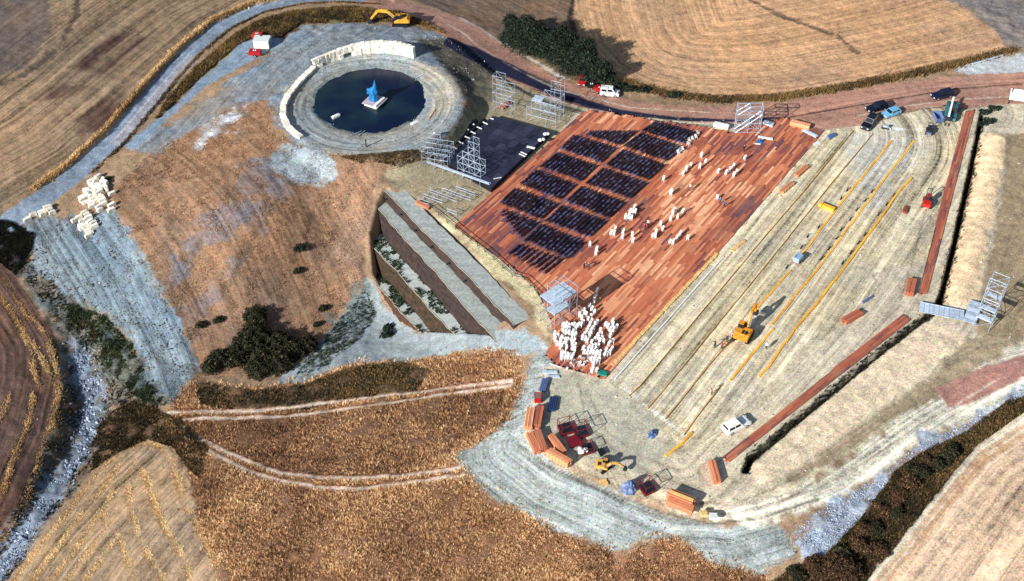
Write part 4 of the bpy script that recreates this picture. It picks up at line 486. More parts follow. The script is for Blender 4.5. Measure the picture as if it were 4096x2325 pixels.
def set_rnd(me, v):
    a = me.attributes.new('rnd', 'FLOAT', 'POINT'); a.data.foreach_set('value', np.full(len(me.vertices), v, np.float32) if np.isscalar(v) else np.asarray(v, np.float32)); return me
UNIT_TUBE = {}
def unit_tube(m):
    if m.name not in UNIT_TUBE: UNIT_TUBE[m.name] = MB().tube((0, 0, 0), (0, 0, 1), 1, 6).mesh('pipe', m)
    return UNIT_TUBE[m.name]
def pipe(name, parent, p, q, r, m):
    p = Vector(p); q = Vector(q); d = q-p
    o = bpy.data.objects.new(name, unit_tube(m)); link(o, parent); o.location = p; o.rotation_euler = d.to_track_quat('Z', 'Y').to_euler(); o.scale = (r, r, d.length); return o
# ---------------- water
cx, cy, wr = L['pond_w']; zw = L['pond'][3]
wm = bpy.data.materials.new('pond_water'); wm.use_nodes = True; b = wm.node_tree.nodes['Principled BSDF']; b.inputs['Base Color'].default_value = (.003, .010, .032, 1); b.inputs['Roughness'].default_value = .22; b.inputs['Specular IOR Level'].default_value = .22
mk = wm.node_tree.nodes.new('ShaderNodeTexNoise'); mk.inputs['Scale'].default_value = .16; mk.inputs['Detail'].default_value = 5; gw_ = wm.node_tree.nodes.new('ShaderNodeNewGeometry'); wm.node_tree.links.new(gw_.outputs['Position'], mk.inputs['Vector'])
mr_ = wm.node_tree.nodes.new('ShaderNodeValToRGB'); mr_.color_ramp.elements[0].position = .42; mr_.color_ramp.elements[1].position = .72; mr_.color_ramp.elements[0].color = (.003, .009, .032, 1); mr_.color_ramp.elements[1].color = (.012, .032, .040, 1)
wm.node_tree.links.new(mk.outputs['Fac'], mr_.inputs[0]); wm.node_tree.links.new(mr_.outputs[0], b.inputs['Base Color'])
no = wm.node_tree.nodes.new('ShaderNodeTexNoise'); no.inputs['Scale'].default_value = 1.2; bp = wm.node_tree.nodes.new('ShaderNodeBump'); bp.inputs['Strength'].default_value = .08
wm.node_tree.links.new(no.outputs['Fac'], bp.inputs['Height']); wm.node_tree.links.new(bp.outputs[0], b.inputs['Normal'])
mb = MB(); mb.prism([(cx+math.cos(a)*(wr+1.2), cy+math.sin(a)*(wr+1.2)) for a in np.linspace(0, 2*math.pi, 64)[:-1]], zw-.3, zw+.12); tag(mb.build('pond_water', wm), None, None, None, 'structure')
# ---------------- terraces of the filled valley
M_FACE = mat('terrace_face', (64, 50, 46), .95, .35, 1.2, col2=(40, 34, 34), bump=.6)
M_FACE2 = mat('overgrown_face', (84, 56, 42), .95, .35, 1.4, col2=(34, 42, 32), bump=.6)
M_LEDGE = mat('terrace_gravel', (178, 184, 178), .95, .2, 1.6, col2=(144, 150, 144), bump=.6, detail=6)
M_RIM = mat('terrace_rim', (186, 178, 160), .9, .15, 2)
names = ['topmost terrace of the filled valley, just below the bare ground beside the stage', 'second terrace down, a clear grey ledge above a tall brown face', 'third terrace down, its ledge dotted with green weeds', 'lowest terrace, with a short bowed brown face above the clay']
for i, t in enumerate(L['ter']):
    z, p0, p1, p2, p3 = t; root = thing('terrace', names[i], 'terrace', (p0[0], p0[1], z)); d = Vector((p1[0]-p0[0], p1[1]-p0[1], 0)); ln_ = d.length; d.normalize(); nr = Vector((-d.y, d.x, 0)); nr = nr if nr.x > 0 else -nr; dep = math.hypot(p2[0]-p1[0], p2[1]-p1[1])
    ns = 40; face = MB(); top = MB(); rimb = MB(); g = random.Random(i)
    edge = [d*(ln_*k/ns)+nr*(g.uniform(-.14, .14)+.1*math.sin(k*.31+i)) for k in range(ns+1)]; hgt = [2.6, 5.2, 5.0, 6.5][i]
    # face built in lifts, each set forward and sagging a little on its own
    lf = max(3, int(hgt/.55)); prev = [e.copy() for e in edge]
    for q_ in range(lf):
        z0_, z1_ = -hgt*q_/lf, -hgt*(q_+1)/lf; so = hgt*.18*(q_+1)/lf; low = []; up_ = []
        for k in range(ns+1):
            j_ = g.uniform(-.05, .05); up_.append(Vector((edge[k].x, edge[k].y, z0_))-nr*(hgt*.18*q_/lf+.07+j_)); low.append(Vector((edge[k].x, edge[k].y, z1_+g.uniform(-.03, .03)))-nr*(so+j_))
        vs = prev+up_+low; m_ = ns+1
        face.add(vs, [(k, m_+k, m_+k+1, k+1) for k in range(ns)]+[(m_+k, 2*m_+k, 2*m_+k+1, m_+k+1) for k in range(ns)]); prev = low
    vs = [e+Vector((0, 0, g.uniform(-.03, .03))) for e in edge]+[e+nr*dep*.5+Vector((0, 0, g.uniform(-.1, .1))) for e in edge]+[e+nr*dep for e in edge]
    top.add(vs, [(k, k+1, ns+2+k, ns+1+k) for k in range(ns)]+[(ns+1+k, ns+2+k, 2*ns+3+k, 2*ns+2+k) for k in range(ns)])
    for k in range(ns): rimb.tube(edge[k]+Vector((0, 0, .03)), edge[k+1]+Vector((0, 0, .02)), .055, 5)
    # closed ends and back
    face.add([edge[0], edge[0]+nr*dep, edge[0]+nr*dep-Vector((0, 0, hgt)), edge[0]-nr*(hgt*.18)-Vector((0, 0, hgt))], [(0, 1, 2, 3)]); face.add([edge[-1], edge[-1]+nr*dep, edge[-1]+nr*dep-Vector((0, 0, hgt)), edge[-1]-nr*(hgt*.18)-Vector((0, 0, hgt))], [(3, 2, 1, 0)])
    face.build('face', M_FACE2 if i >= 2 else M_FACE, root); top.build('ledge', M_LEDGE, root); rimb.build('rim', M_RIM, root)
    if i == 0:
        for k in range(6): pipe('drain_pipe', root, d*(5+k*5.6)+Vector((0, 0, -.9)), d*(5+k*5.6)-nr*.9+Vector((0, 0, -1.0)), .14, M_DARK)
# ---------------- wooden deck
dirv = np.array([math.cos(L['deck_dir']), math.sin(L['deck_dir'])]); nrm = np.array([-dirv[1], dirv[0]]); DP = np.array(L['deck']); PW, PL = .42, 4.0
def plank_rows(poly, dv, nv, pw, pl, g, stag=None):
    tt = poly@dv; ss = poly@nv; out = []; n = len(poly); s = ss.min()+pw/2; off = 0
    while s < ss.max():
        hits = []
        for i in range(n):
            a, c = ss[i], ss[(i+1) % n]
            if (a > s) != (c > s): hits.append(tt[i]+(tt[(i+1) % n]-tt[i])*(s-a)/(c-a))
        hits.sort(); off = g.uniform(0, pl) if stag is None else stag
        for t0, t1 in zip(hits[::2], hits[1::2]):
            t = t0-off
            while t < t1:
                a, c = max(t, t0), min(t+pl, t1)
                if t <= t0 and g.random() < .5: a = t0+g.uniform(0, .5)
                if c >= t1-.01: c += g.uniform(-.3, .6)
                if c-a > .6: out.append((s, a, c-.03))
                t += pl
        s += pw
    return out
g = random.Random(3); rows = plank_rows(DP, dirv, nrm, PW, PL, g)
pl_ = []
for s, a, c in rows:
    ctr = dirv*((a+c)/2)+nrm*s
    zone = float(fbm(np.array([ctr[0]]), np.array([ctr[1]]), .09, 5, 3)[0])*1.5; v = min(1, max(0, g.gauss(.60, .21)+zone-.02*max(0, ctr[0]-35)*.5)); pl_.append((ctr, c-a, v))
camp = np.array([0, -156.6]); pl_.sort(key=lambda p: np.hypot(*(p[0]-camp)))
deck = thing('wooden_deck', 'large red-brown plank deck in front of the black stage', 'deck', (25, 20, 0))
PV = [set_rnd(MB().box((0, 0, 0), (1, PW-.025, .1)).mesh('plank', WOOD), v) for v in (.12, .25, .38, .48, .58, .66, .76, .9)]
for ctr, ln_, v in pl_[:300]:
    inst('plank', PV[min(7, int(v*8))], deck, (ctr[0]-25, ctr[1]-20, .12+g.uniform(-.012, .012)), (0, 0, L['deck_dir']), (ln_, 1, 1))
co = []; rv = []
for ctr, ln_, v in pl_[300:]:
    h = .12+g.uniform(-.015, .015); hx = dirv*ln_/2; hy = nrm*(PW-.025)/2
    for zz in (h-.05, h+.05):
        for sx, sy in ((-1, -1), (1, -1), (1, 1), (-1, 1)): p = ctr+hx*sx+hy*sy; co.append((p[0]-25, p[1]-20, zz))
    rv.append(v)
BOXF = [(3, 2, 1, 0), (4, 5, 6, 7), (0, 1, 5, 4), (1, 2, 6, 5), (2, 3, 7, 6), (3, 0, 4, 7)]
# grain needs board-aligned coordinates: rotate the mesh itself
co = np.array(co); ca, sa = math.cos(-L['deck_dir']), math.sin(-L['deck_dir']); co2 = np.c_[co[:,0]*ca-co[:,1]*sa, co[:,0]*sa+co[:,1]*ca, co[:,2]]
o = inst('far_planks', fast_mesh('far_planks', co2, 8, BOXF, np.array(rv), WOOD), deck, (0, 0, 0), (0, 0, L['deck_dir'])); o['kind'] = 'stuff'
print('planks', len(pl_))
# dark bearers below the boards
mb = MB(); mb.prism([tuple(p-np.array([25, 20])-0*p) for p in DP], .004, .06); mb.build('bearers', M_DARK, deck)
# plank walkways beside the trench
def walkway(quad, label, z=.14, pw=.34):
    q_ = np.array(quad); d = (q_[2]-q_[1]); d /= np.hypot(*d); n_ = np.array([-d[1], d[0]]); c0 = q_.mean(0); root = thing('plank_walkway', label, 'walkway', (c0[0], c0[1], 0))
    for s, a, c in plank_rows(q_, d, n_, pw, 4.0, g):
        ctr = d*((a+c)/2)+n_*s-c0; v = min(.75, max(.05, g.gauss(.36, .13)))
        o = inst('plank', PV[min(7, int(v*8))], root, (ctr[0], ctr[1], z+g.uniform(-.01, .01)), (0, 0, math.atan2(d[1], d[0])), (c-a, (pw-.02)/(PW-.025), 1))
    mb = MB(); mb.prism([tuple(p-c0) for p in q_], .004, .085); mb.build('bearers', M_DARK, root)
walkway(L['strip1'], 'long brown plank walkway along the upper trench'); walkway(L['strip2'], 'long brown plank walkway along the lower trench, below the metal bridge')
# ---------------- black stage
STG = np.array(L['stage']); sc0 = STG.mean(0); stage = thing('stage', 'black panelled stage platform beside the wooden deck', 'stage', (sc0[0], sc0[1], 0))
BL = [mat('stage_panel_%s' % k, c, .6, .3, 1.5, col2=c2, spec=.4) for k, c, c2 in (('a', (40, 42, 62), (26, 28, 46)), ('b', (52, 54, 74), (32, 34, 52)), ('c', (34, 36, 54), (22, 24, 40)))]
nu_, nv_ = 10, 8; pan = {}
def bil(u, v): return (STG[0]*(1-u)+STG[1]*u)*(1-v)+(STG[3]*(1-u)+STG[2]*u)*v-sc0
for i in range(nu_):
    for j in range(nv_):
        q_ = [bil((i+a)/nu_, (j+b)/nv_) for a, b in ((.006, .006), (.994, .006), (.994, .994), (.006, .994))]; c_ = sum(q_)/4
        MB().prism([tuple(p-c_) for p in q_], -.08, 0).build('panel', random.choice(BL), stage, (c_[0], c_[1], 1.2+random.uniform(-.006, .006)))
mb = MB()
for u in np.linspace(.02, .98, 9):
    for v in np.linspace(.02, .98, 7): p = bil(u, v); mb.tube((p[0], p[1], 0), (p[0], p[1], 1.1), .05, 5)
mb.build('legs', M_DARK, stage)
mb = MB()
for a, b in ((0, 1), (1, 2), (2, 3), (3, 0)):
    p, q_ = STG[a]-sc0, STG[b]-sc0; p = p*.994; q_ = q_*.994; mb.add([(p[0], p[1], .02), (q_[0], q_[1], .02), (q_[0], q_[1], 1.1), (p[0], p[1], 1.1)], [(0, 1, 2, 3)])
mb.build('skirt', M_BLACK, stage)
# dark beams with white cross bars along the back of the stage
tr = thing('truss', 'pair of long black beams with white cross bars behind the stage', 'truss', (*L['beams'][0][0], 0))
o0 = Vector((*L['beams'][0][0], 0))
for a, c in L['beams']:
    mb = MB(); p = Vector((*a, 1.05))-o0; q_ = Vector((*c, 1.05))-o0; mid = (p+q_)/2; mb.box(mid, ((q_-p).length, .7, .5), math.atan2((q_-p).y, (q_-p).x)); mb.build('beam', M_BLACK, tr)
for a, c in L['bars']:
    p = Vector((*a, 1.42))-o0; q_ = Vector((*c, 1.42))-o0; MB().box((p+q_)/2, ((q_-p).length, .22, .14), math.atan2((q_-p).y, (q_-p).x)).build('cross_bar', M_WHITE, tr)
for i, (lab, nm) in enumerate((('thick white board lying near the audience edge of the black stage', 'board'), ('farther of two thin white strips on the black stage', 'strip'), ('nearer of two thin white strips on the black stage', 'strip'), ('white sack at the far corner of the black stage', 'sack'), ('pair of white sacks beside the far corner sack on the stage', 'sack'), ('thin pale pole on the near corner of the stage', 'pole'))):
    a, c = L['stage_bits'][i]; L_ = math.hypot(c[0]-a[0], c[1]-a[1]); rz = math.atan2(c[1]-a[1], c[0]-a[0]); mb = MB()
    if nm == 'sack': mb.ball((-.25*L_, 0, .25), (.5, .45, .28), 10, 6, jit=.08); mb.ball((.3*L_, .1, .22), (.45, .4, .25), 10, 6, jit=.08)
    else:
        w_ = (.5, .2, .2, 0, 0, .1)[i]; mb.box((0, 0, .12), (L_, w_, .1)); mb.box((-L_*.35, 0, .04), (.1, w_*1.2, .07)); mb.box((L_*.35, 0, .04), (.1, w_*1.2, .07))
    tag(mb.build(nm, M_WHITE, None, ((a[0]+c[0])/2, (a[1]+c[1])/2, 1.205), rz), lab, nm)
# ---------------- dark seating
M_CH = ramp_mat('dark_chair', [(0, (20, 20, 32)), (.5, (34, 38, 60)), (1, (84, 98, 140))], .4, 'rnd', .2, 3, spec=.5)
cm = MB(); cm.box((0, 0, .42), (.36, .44, .07)); cm.box((.17, 0, .57), (.06, .44, .28), ry=.15)
for sx in (-.12, .12):
    for sy in (-.17, .17): cm.box((sx, sy, .21), (.05, .05, .42))
CV, CF = np.array(cm.v), cm.f
CH = [set_rnd(cm.mesh('chair', M_CH), v) for v in (.1, .4, .6, .95)]
BN = ['back block by the far deck edge, right-hand column', 'wedge-shaped far block, left-hand column', 'second block of the right-hand column', 'second block of the left-hand column', 'third block of the right-hand column', 'third block of the left-hand column', 'fourth block of the right-hand column', 'fourth block of the left-hand column', 'fifth block of the left-hand column', 'fifth block of the right-hand column', 'near wedge-shaped left block', 'third block from deck scaffold', 'second block from deck scaffold', 'block nearest deck scaffold']
ORD = ['first', 'second', 'third', 'fourth', 'fifth', 'sixth', 'seventh', 'eighth', 'ninth', 'tenth', 'eleventh', 'twelfth', 'thirteenth', 'fourteenth', 'fifteenth', 'sixteenth', 'seventeenth', 'eighteenth', 'nineteenth', 'twentieth']
allc = []
for bi, (a0, a1, b0, b1, nr_) in enumerate(L['blocks']):
    a0, a1, b0, b1 = map(np.array, (a0, a1, b0, b1)); nr_ = round(nr_*.84)
    for r_ in range(nr_):
        t = r_/(nr_-1); p = a0*(1-t)+b0*t; q_ = a1*(1-t)+b1*t; p = p+(q_-p)*random.uniform(-.03, .03); L_ = np.hypot(*(q_-p)); k = max(2, int(L_/.52))
        f_ = (b0-a0)/np.hypot(*(b0-a0)); rz = math.atan2(f_[1], f_[0])
        for i in range(k):
            c = p+(q_-p)*(i+.5)/k; allc.append((np.hypot(*(c-camp)), c, rz+random.gauss(0, .08), (bi, r_, i)))
allc.sort(key=lambda c: c[0]); print('chairs', len(allc))
for d, c, rz, bi in allc[:300]:
    tag(inst('chair', random.choice(CH), None, (c[0], c[1], .17), (0, 0, rz)), 'dark chair %s from near end, %s row from left, %s' % (ORD[bi[2]], ORD[bi[1]], BN[bi[0]]), 'chair', 'dark chairs in rows on the deck')
co = []
for d, c, rz, bi in allc[300:]:
    ca, sa = math.cos(rz), math.sin(rz); co.append(np.c_[CV[:,0]*ca-CV[:,1]*sa+c[0], CV[:,0]*sa+CV[:,1]*ca+c[1], CV[:,2]+.17])
o = inst('chair_rows', fast_mesh('chair_rows', np.vstack(co), len(CV), CF, rng.choice([.1, .4, .6, .95], len(co)), M_CH)); tag(o, 'farther rows of dark chairs set out on the deck in blocks', 'chairs', None, 'stuff')
# ---------------- stacks of white plastic chairs
def stack_mesh(n, seed):
    g = random.Random(seed); mb = MB()
    for sx in (-1, 1):
        for sy in (-1, 1): mb.tube((sx*.23, sy*.22, 0), (sx*.18, sy*.18, .44), .035, 5, r2=.045)
    for k in range(n):
        z = .44+k*.075; o = k*.02
        mb.box((o, 0, z), (.46, .48, .06), top=(.95, .95)); mb.box((o+.22, 0, z+.16), (.07, .46, .3), top=(.85, .85), off=(.05, 0))
    zt = .44+(n-1)*.075
    for sy in (-1, 1): mb.box((o, sy*.24, zt+.18), (.44, .06, .05)); mb.box((o-.18, sy*.24, zt*.8), (.06, .05, zt*.5))
    return mb.mesh('chair_stack', M_WHITE)
SM = [stack_mesh(n, i) for i, n in enumerate((6, 8, 9, 7))]
def stacks(pts, label, group, lean=.03):
    for x, y in pts: tag(inst('chair_stack', random.choice(SM), None, (x, y, .17), (random.gauss(0, lean), random.gauss(0, lean), random.uniform(.6, 1.6)), (.82, .82, .95)), label, 'chairs', group)
for a_, b_, lab in ((0, 7, 'in the tight group of seven beside the right-hand seats'), (7, 10, 'in the left group of three on the open deck'), (10, 12, 'in the left-hand pair right of the group of three'), (12, 14, 'in the right-hand pair right of the group of three'), (14, 19, 'in the group of five farthest right of the red-topped person'), (19, 24, 'in the group of five next to the red-topped person'), (24, 29, 'in the right-hand string of five on the middle deck'), (29, 30, 'alone at the corner of the nearest right-hand seats'), (30, 32, 'in the pair beside the last seating block'), (32, 33, 'alone near the two people on the right of the deck'), (33, 36, 'in the line of three leading up from the chair crowd'), (36, 37, 'alone on the deck between seats and chair groups'), (37, 43, 'in the loose string of six by the far right-hand seats'), (43, 44, 'alone right beside the fourth right-hand seating block'), (44, 45, 'alone just below the far string of six'), (45, 46, 'alone with a long shadow near the far scaffold frame'), (46, 52, 'in the group of six on the far right of the deck')):
    stacks(L['stacks'][a_:b_], 'white chair stack '+lab, 'white chair stacks spread over the deck')
zc = [[], [], [], [], []]; cm_ = np.mean(np.array(L['cluster']), 0)
for p in [p for p in L['cluster'] if random.random() < .86]:
    u_, v_ = p[0]-cm_[0], p[1]-cm_[1]; zc[0 if v_ > 3.2 else 1 if v_ < -4.0 else 2 if u_ < -1.6 else 3 if u_ > 2.0 else 4].append(p)
for ps, lab in zip(zc, ('at the far tip of the dense chair crowd', 'at the near end of the dense chair crowd', 'on the left side of the dense chair crowd', 'on the right side of the dense chair crowd', 'in the middle of the dense chair crowd')): stacks(ps, 'white chair stack '+lab+' by the deck corner', 'white chair stacks crowded at the near deck corner')
one = MB()
for sx in (-1, 1):
    for sy in (-1, 1): one.tube((sx*.2, sy*.2, 0), (sx*.17, sy*.17, .42), .03, 5)
one.box((0, 0, .44), (.42, .44, .05)); one.box((.22, 0, .66), (.05, .42, .42), ry=.2); ONE = one.mesh('chair', M_WHITE)
for x, y in L['loose']: tag(inst('white_chair', ONE, None, (x, y, .17), (random.choice((0, 1.5, -1.2)), 0, random.uniform(0, 6)), (.8, .8, .8)), 'single white plastic chair scattered below the chair stack crowd', 'chair', 'loose white chairs at the near deck corner')
for x, y in L['loose2']: tag(inst('white_chair', ONE, None, (x, y, .17), (0, 0, random.uniform(1.9, 2.4)), (1.2, 1.2, 1.1)), 'single white plastic chair in the line beside the far seating block', 'chair', 'white chairs in line at the far seats')
# ---------------- timber
def plank_pile(w, h, ln_, tones, g, nb=5, layer=.11):
    """bundles of boards laid in layers, ends a little uneven"""
    mb = MB(); rv = []; z = .1; k = 0
    for s in (-.9, 0, .9): mb.box((s*ln_*.42, 0, .05), (.1, w*1.02, .1)); rv += [.85]*8
    while z < h:
        for i in range(nb):
            y = -w/2+w/nb*(i+.5); mb.box((g.uniform(-.05, .05), y, z+layer*.45), (ln_+g.uniform(-.1, .1), w/nb*.93, layer*.86)); rv += [min(1, max(0, g.gauss(*tones)))]*8
        z += layer; k += 1
        if k % 4 == 0 and z < h:
            for s in (-.9, -.3, .3, .9): mb.box((s*ln_*.45, 0, z+.03), (.08, w*1.06, .06)); rv += [.95]*8
            z += .06
    return mb, rv
TT = {'ribbed': (.84, .09), 'ribbed2': (.88, .07), 'orange': (.76, .08), 'red': (.5, .09), 'yellow': (.95, .03)}
for x, y, rz, ln_, w_, h_, kind, label, z0 in L['timber']:
    root = thing('timber_stack', label, 'timber', (x, y, z0+.01), rz)
    if kind == 'yellow':
        for k in range(4): MB().box((0, -w_/2+w_/4*(k+.5), .35), (ln_, w_/4*.92, .7)).build('board', WOOD_Y, root)
        MB().box((-ln_*.3, 0, .35), (.06, w_*1.03, .73)).build('strap', M_DARK, root); continue
    for s in (-1, 1):
        mb, rv = plank_pile(w_/2-.05, h_, 4.0 if ln_ > 3.4 else ln_, TT[kind], random.Random(int(x*10)+s), 3)
        o = inst('plank_bundle', set_rnd(mb.mesh('plank_bundle', WOOD), rv), root, (random.uniform(-.12, .12), s*w_/4, 0))
        if kind.startswith('ribbed'):
            e = MB()
            for k in range(7): e.box((-1.7+k*.57, s*(w_/4-.01), h_*.5), (.16, .1, h_*.92))
            e.build('spacer', WOOD_P, root, (0, s*w_/4, 0))
    if kind == 'orange' and h_ > 1.2: MB().box((0, -.1, h_+.16), (3.7, .5, .1)).build('top_board', WOOD_P, root)
# ---------------- edging boards on the seating slope
def boards(pl, label, name, w_, h_, m, seglen, z=0, jig=0.0, cat='edging', second=None):
    pl = [Vector((*p, 0)) for p in pl]; o0 = pl[0]; root = thing(name, label, cat, (o0.x, o0.y, 0)); g = random.Random(len(label))
    for a, c in zip(pl[:-1], pl[1:]):
        d = c-a; n_ = max(1, round(d.length/seglen)); rz = math.atan2(d.y, d.x); nn = Vector((-d.y, d.x, 0)).normalized()
        for k in range(n_):
            ctr = a+d*((k+.5)/n_)-o0+nn*g.uniform(-jig, jig); ctr.z = z+h_/2+gz(ctr.x+o0.x, ctr.y+o0.y)
            o = MB().box((0, 0, 0), (d.length/n_-.04, w_, h_)).build('board', m, root, ctr, rz+g.uniform(-jig, jig)*.25)
            if second: MB().box((0, 0, 0), (d.length/n_-.05, .12, .1)).build('batten', second, root, ctr+nn*(w_/2+.18)-Vector((0, 0, h_/2-.05)), rz)
    return root
YL = ['first yellow board line nearest the deck, upper stretch ending at the small blue machine', 'first yellow board line nearest the deck, lower stretch ending at the orange excavator', 'middle yellow board line, long upper stretch', 'middle yellow board line, lower stretch past the orange excavator', 'outermost yellow board line, farthest from the deck', 'short bent yellow board pair below the white pickup']
for i, pl in enumerate(L['yellow']): boards(pl, YL[i], 'yellow_edging', .38, .16, WOOD_Y, 4.0, .02, .08, 'edging', M_WHITE if i < 4 else None)
M_THIN = mat('thin_edging', (206, 158, 70), .8, .2, 2)
TL = ['thin edging board running the full slope, nearest the deck', 'second thin edging board running the full slope', 'third thin edging board, ending below the orange excavator', 'fourth thin edging board, ending near the bent yellow boards']
for i, pl in enumerate(L['thin']): boards(pl, TL[i], 'thin_edging', .08, .26, M_THIN, 4.0, 0, .03, 'edging')
boards(L['rail'], 'long white rail lying beside the deck edge', 'white_rail', .22, .2, M_WHITE, 6.0, 0, .02, 'rail')
def stubs(pl, label, n_):
    pl = [Vector((*p, 0)) for p in pl]; tot = sum((c-a).length for a, c in zip(pl[:-1], pl[1:])); root = thing('joist_row', label, 'joists', (pl[0].x, pl[0].y, 0)); me = MB().box((0, 0, .11), (.62, .42, .22)).mesh('joist_end', WOOD_P)
    for a, c in zip(pl[:-1], pl[1:]):
        d = c-a; k = max(2, round(n_*d.length/tot)); rz = math.atan2(d.y, d.x)+math.pi/2
        for i in range(k): p = a+d*((i+.5)/k)-pl[0]; inst('joist_end', me, root, (p.x+random.uniform(-.08, .08)+.25, p.y-.15, 0), (0, 0, rz+random.gauss(0, .06)))
stubs(L['stubs'], 'row of pale joist ends along the edge of the deck', 62); stubs(L['stubs2'], 'short separate row of pale joist ends off the deck edge', 8)
pg = MB(); pg.tube((-.2, 0, .05), (.35, 0, .42), .07, 6); pg.box((-.05, 0, .06), (.5, .2, .1)); PG = pg.mesh('peg', M_DARK)
for x, y in L['pegs']: tag(inst('peg', PG, None, (x, y, 0), (0, 0, random.uniform(.7, 1.1)), (1.3, 1.3, 1.1)), 'short dark timber peg beside the yellow boards', 'peg', 'dark pegs along the yellow boards')
# ---------------- scaffolds
def scaffold(name, label, loc, rz, xs, ys, zs, keep=None, decks=(), r=.042, braces=True, m=M_STEEL, rail=False):
    root = thing(name, label, 'scaffold', (loc[0], loc[1], loc[2] if len(loc) > 2 else gz(loc[0], loc[1])), rz); keep = keep or (lambda i, j, k: True)
    for i, x in enumerate(xs):
        for j, y in enumerate(ys):
            top = max([k for k in range(len(zs)) if keep(i, j, k)] or [0])
            pipe('standard', root, (x, y, 0), (x, y, zs[top]+(.9 if rail else .15)), r, m)
            for k in range(1 if zs[0] == 0 else 0, top+1):
                if i+1 < len(xs) and keep(i+1, j, k): pipe('ledger', root, (x, y, zs[k]), (xs[i+1], y, zs[k]), r, m)
                if j+1 < len(ys) and keep(i, j+1, k): pipe('transom', root, (x, y, zs[k]), (x, ys[j+1], zs[k]), r, m)
                if braces and k > 0 and i+1 < len(xs) and keep(i+1, j, k) and (j in (0, len(ys)-1)):
                    a, c = (x, xs[i+1]) if (i+k) % 2 else (xs[i+1], x); pipe('brace', root, (a, y, zs[k-1]), (c, y, zs[k]), r*.8, m)
    for (x0, x1, y0, y1, z) in decks:
        n_ = max(1, round((y1-y0)/.5))
        for k in range(n_): MB().box(((x0+x1)/2, y0+(y1-y0)*(k+.5)/n_, z+.08), (x1-x0, (y1-y0)/n_*.94, .06)).build('deck_board', M_ALU, root)
    return root
SCF = L['sc']
def loc_of(k): return (SCF[k][0], SCF[k][1])
rs = SCF['tower'][2]
scaffold('scaffold_tower', 'steel scaffold tower stepping up at the near left corner of the stage', loc_of('tower'), rs, [-2.7, -1.35, 0, 1.35, 2.7], [-.1, 1.6], [0, 1.5, 3.0, 4.5, 6.0, 7.5, 9.0], lambda i, j, k: k <= (3, 4, 6, 6, 3)[i])
scaffold('scaffold_rail', 'long low scaffold edge along the left side of the stage', loc_of('front'), SCF['front'][2], list(np.linspace(-7.4, 7.4, 8)), [-.25, .3], [0, 1.25], None, [(-7.2, 7.2, -.2, .25, 1.25)], .05, False)
gq = [np.array(p) for p in SCF['grid']]; gr = math.atan2(*(gq[1]-gq[0])[::-1]); gl = np.hypot(*(gq[1]-gq[0]))
scaffold('scaffold_grid', 'low open scaffold frame standing on bare ground left of the stage', (*gq[0], 0), gr, [0, gl*.25, gl*.5, gl*.75, gl], [-6.6, -5.0, -3.3, -1.7, 0], [0, .5, 1.1], lambda i, j, k: (i*7+j*3) % 5 != 4, (), .045, False)
gq = [np.array(p) for p in SCF['grid2']]; gr = math.atan2(*(gq[1]-gq[0])[::-1]); gl = np.hypot(*(gq[1]-gq[0]))
scaffold('scaffold_low', 'dense two-level scaffold at the far left end of the stage', tuple(gq[0]), gr, [0, gl*.25, gl*.5, gl*.75, gl], [0, 1.5, 3.0, 4.5], [0, 1.5, 3.0, 4.2], lambda i, j, k: k < 3 or i < 3, (), .042)
scaffold('scaffold_tower', 'slim scaffold tower behind the far corner of the stage', loc_of('backl'), SCF['backl'][2], [-2.1, 0, 2.1], [0, 1.7], [0, 2.2, 4.4, 6.5, 8.4], lambda i, j, k: k <= (4, 4, 3)[i] if True else 0)
scaffold('scaffold_tower', 'broad scaffold with one tall bay between stage and dirt road', loc_of('backr'), SCF['backr'][2], [-3.2, -1.1, 1.1, 3.2], [0, 2.3, 4.4], [0, 1.9, 3.8, 5.7, 7.8, 9.8], lambda i, j, k: k <= (2, 3, 5, 5)[i] and not (k > 3 and j == 0), [(-3.2, -1.1, 2.3, 4.4, 3.8)])
scaffold('scaffold_screen', 'square scaffold frame with thick grey posts on the far deck edge', loc_of('right'), SCF['right'][2], [-2.5, 0, 2.5], [0, 1.3], [0.15, 2.3, 4.5, 6.4], None, (), .075)
scaffold('scaffold_tower', 'scaffold tower with a pale blue platform beside the white chair stacks', loc_of('deckl'), SCF['deckl'][2], [-2.6, -.9, .9, 2.6], [0, 1.8, 3.6], [0, 2.0, 4.0, 6.0, 7.4], lambda i, j, k: k < 4 or (0 < i), [(-2.6, 2.6, 0, 3.6, 6.0), (-2.6, .9, 0, 1.8, 4.0), (-.9, 2.6, 1.8, 3.6, 2.0)], .055, True)
scaffold('stair_tower', 'tall narrow scaffold stair tower at the end of the metal bridge', loc_of('east'), SCF['east'][2], [-1.3, 1.3], [0, 1.9], [0, 2.2, 4.4, 6.6, 8.8, 11.0], None, [(-1.3, 1.3, 0, 1.0, 4.4), (-1.3, 1.3, .9, 1.9, 6.6), (-1.3, 1.3, 0, 1.0, 2.2)], .06)
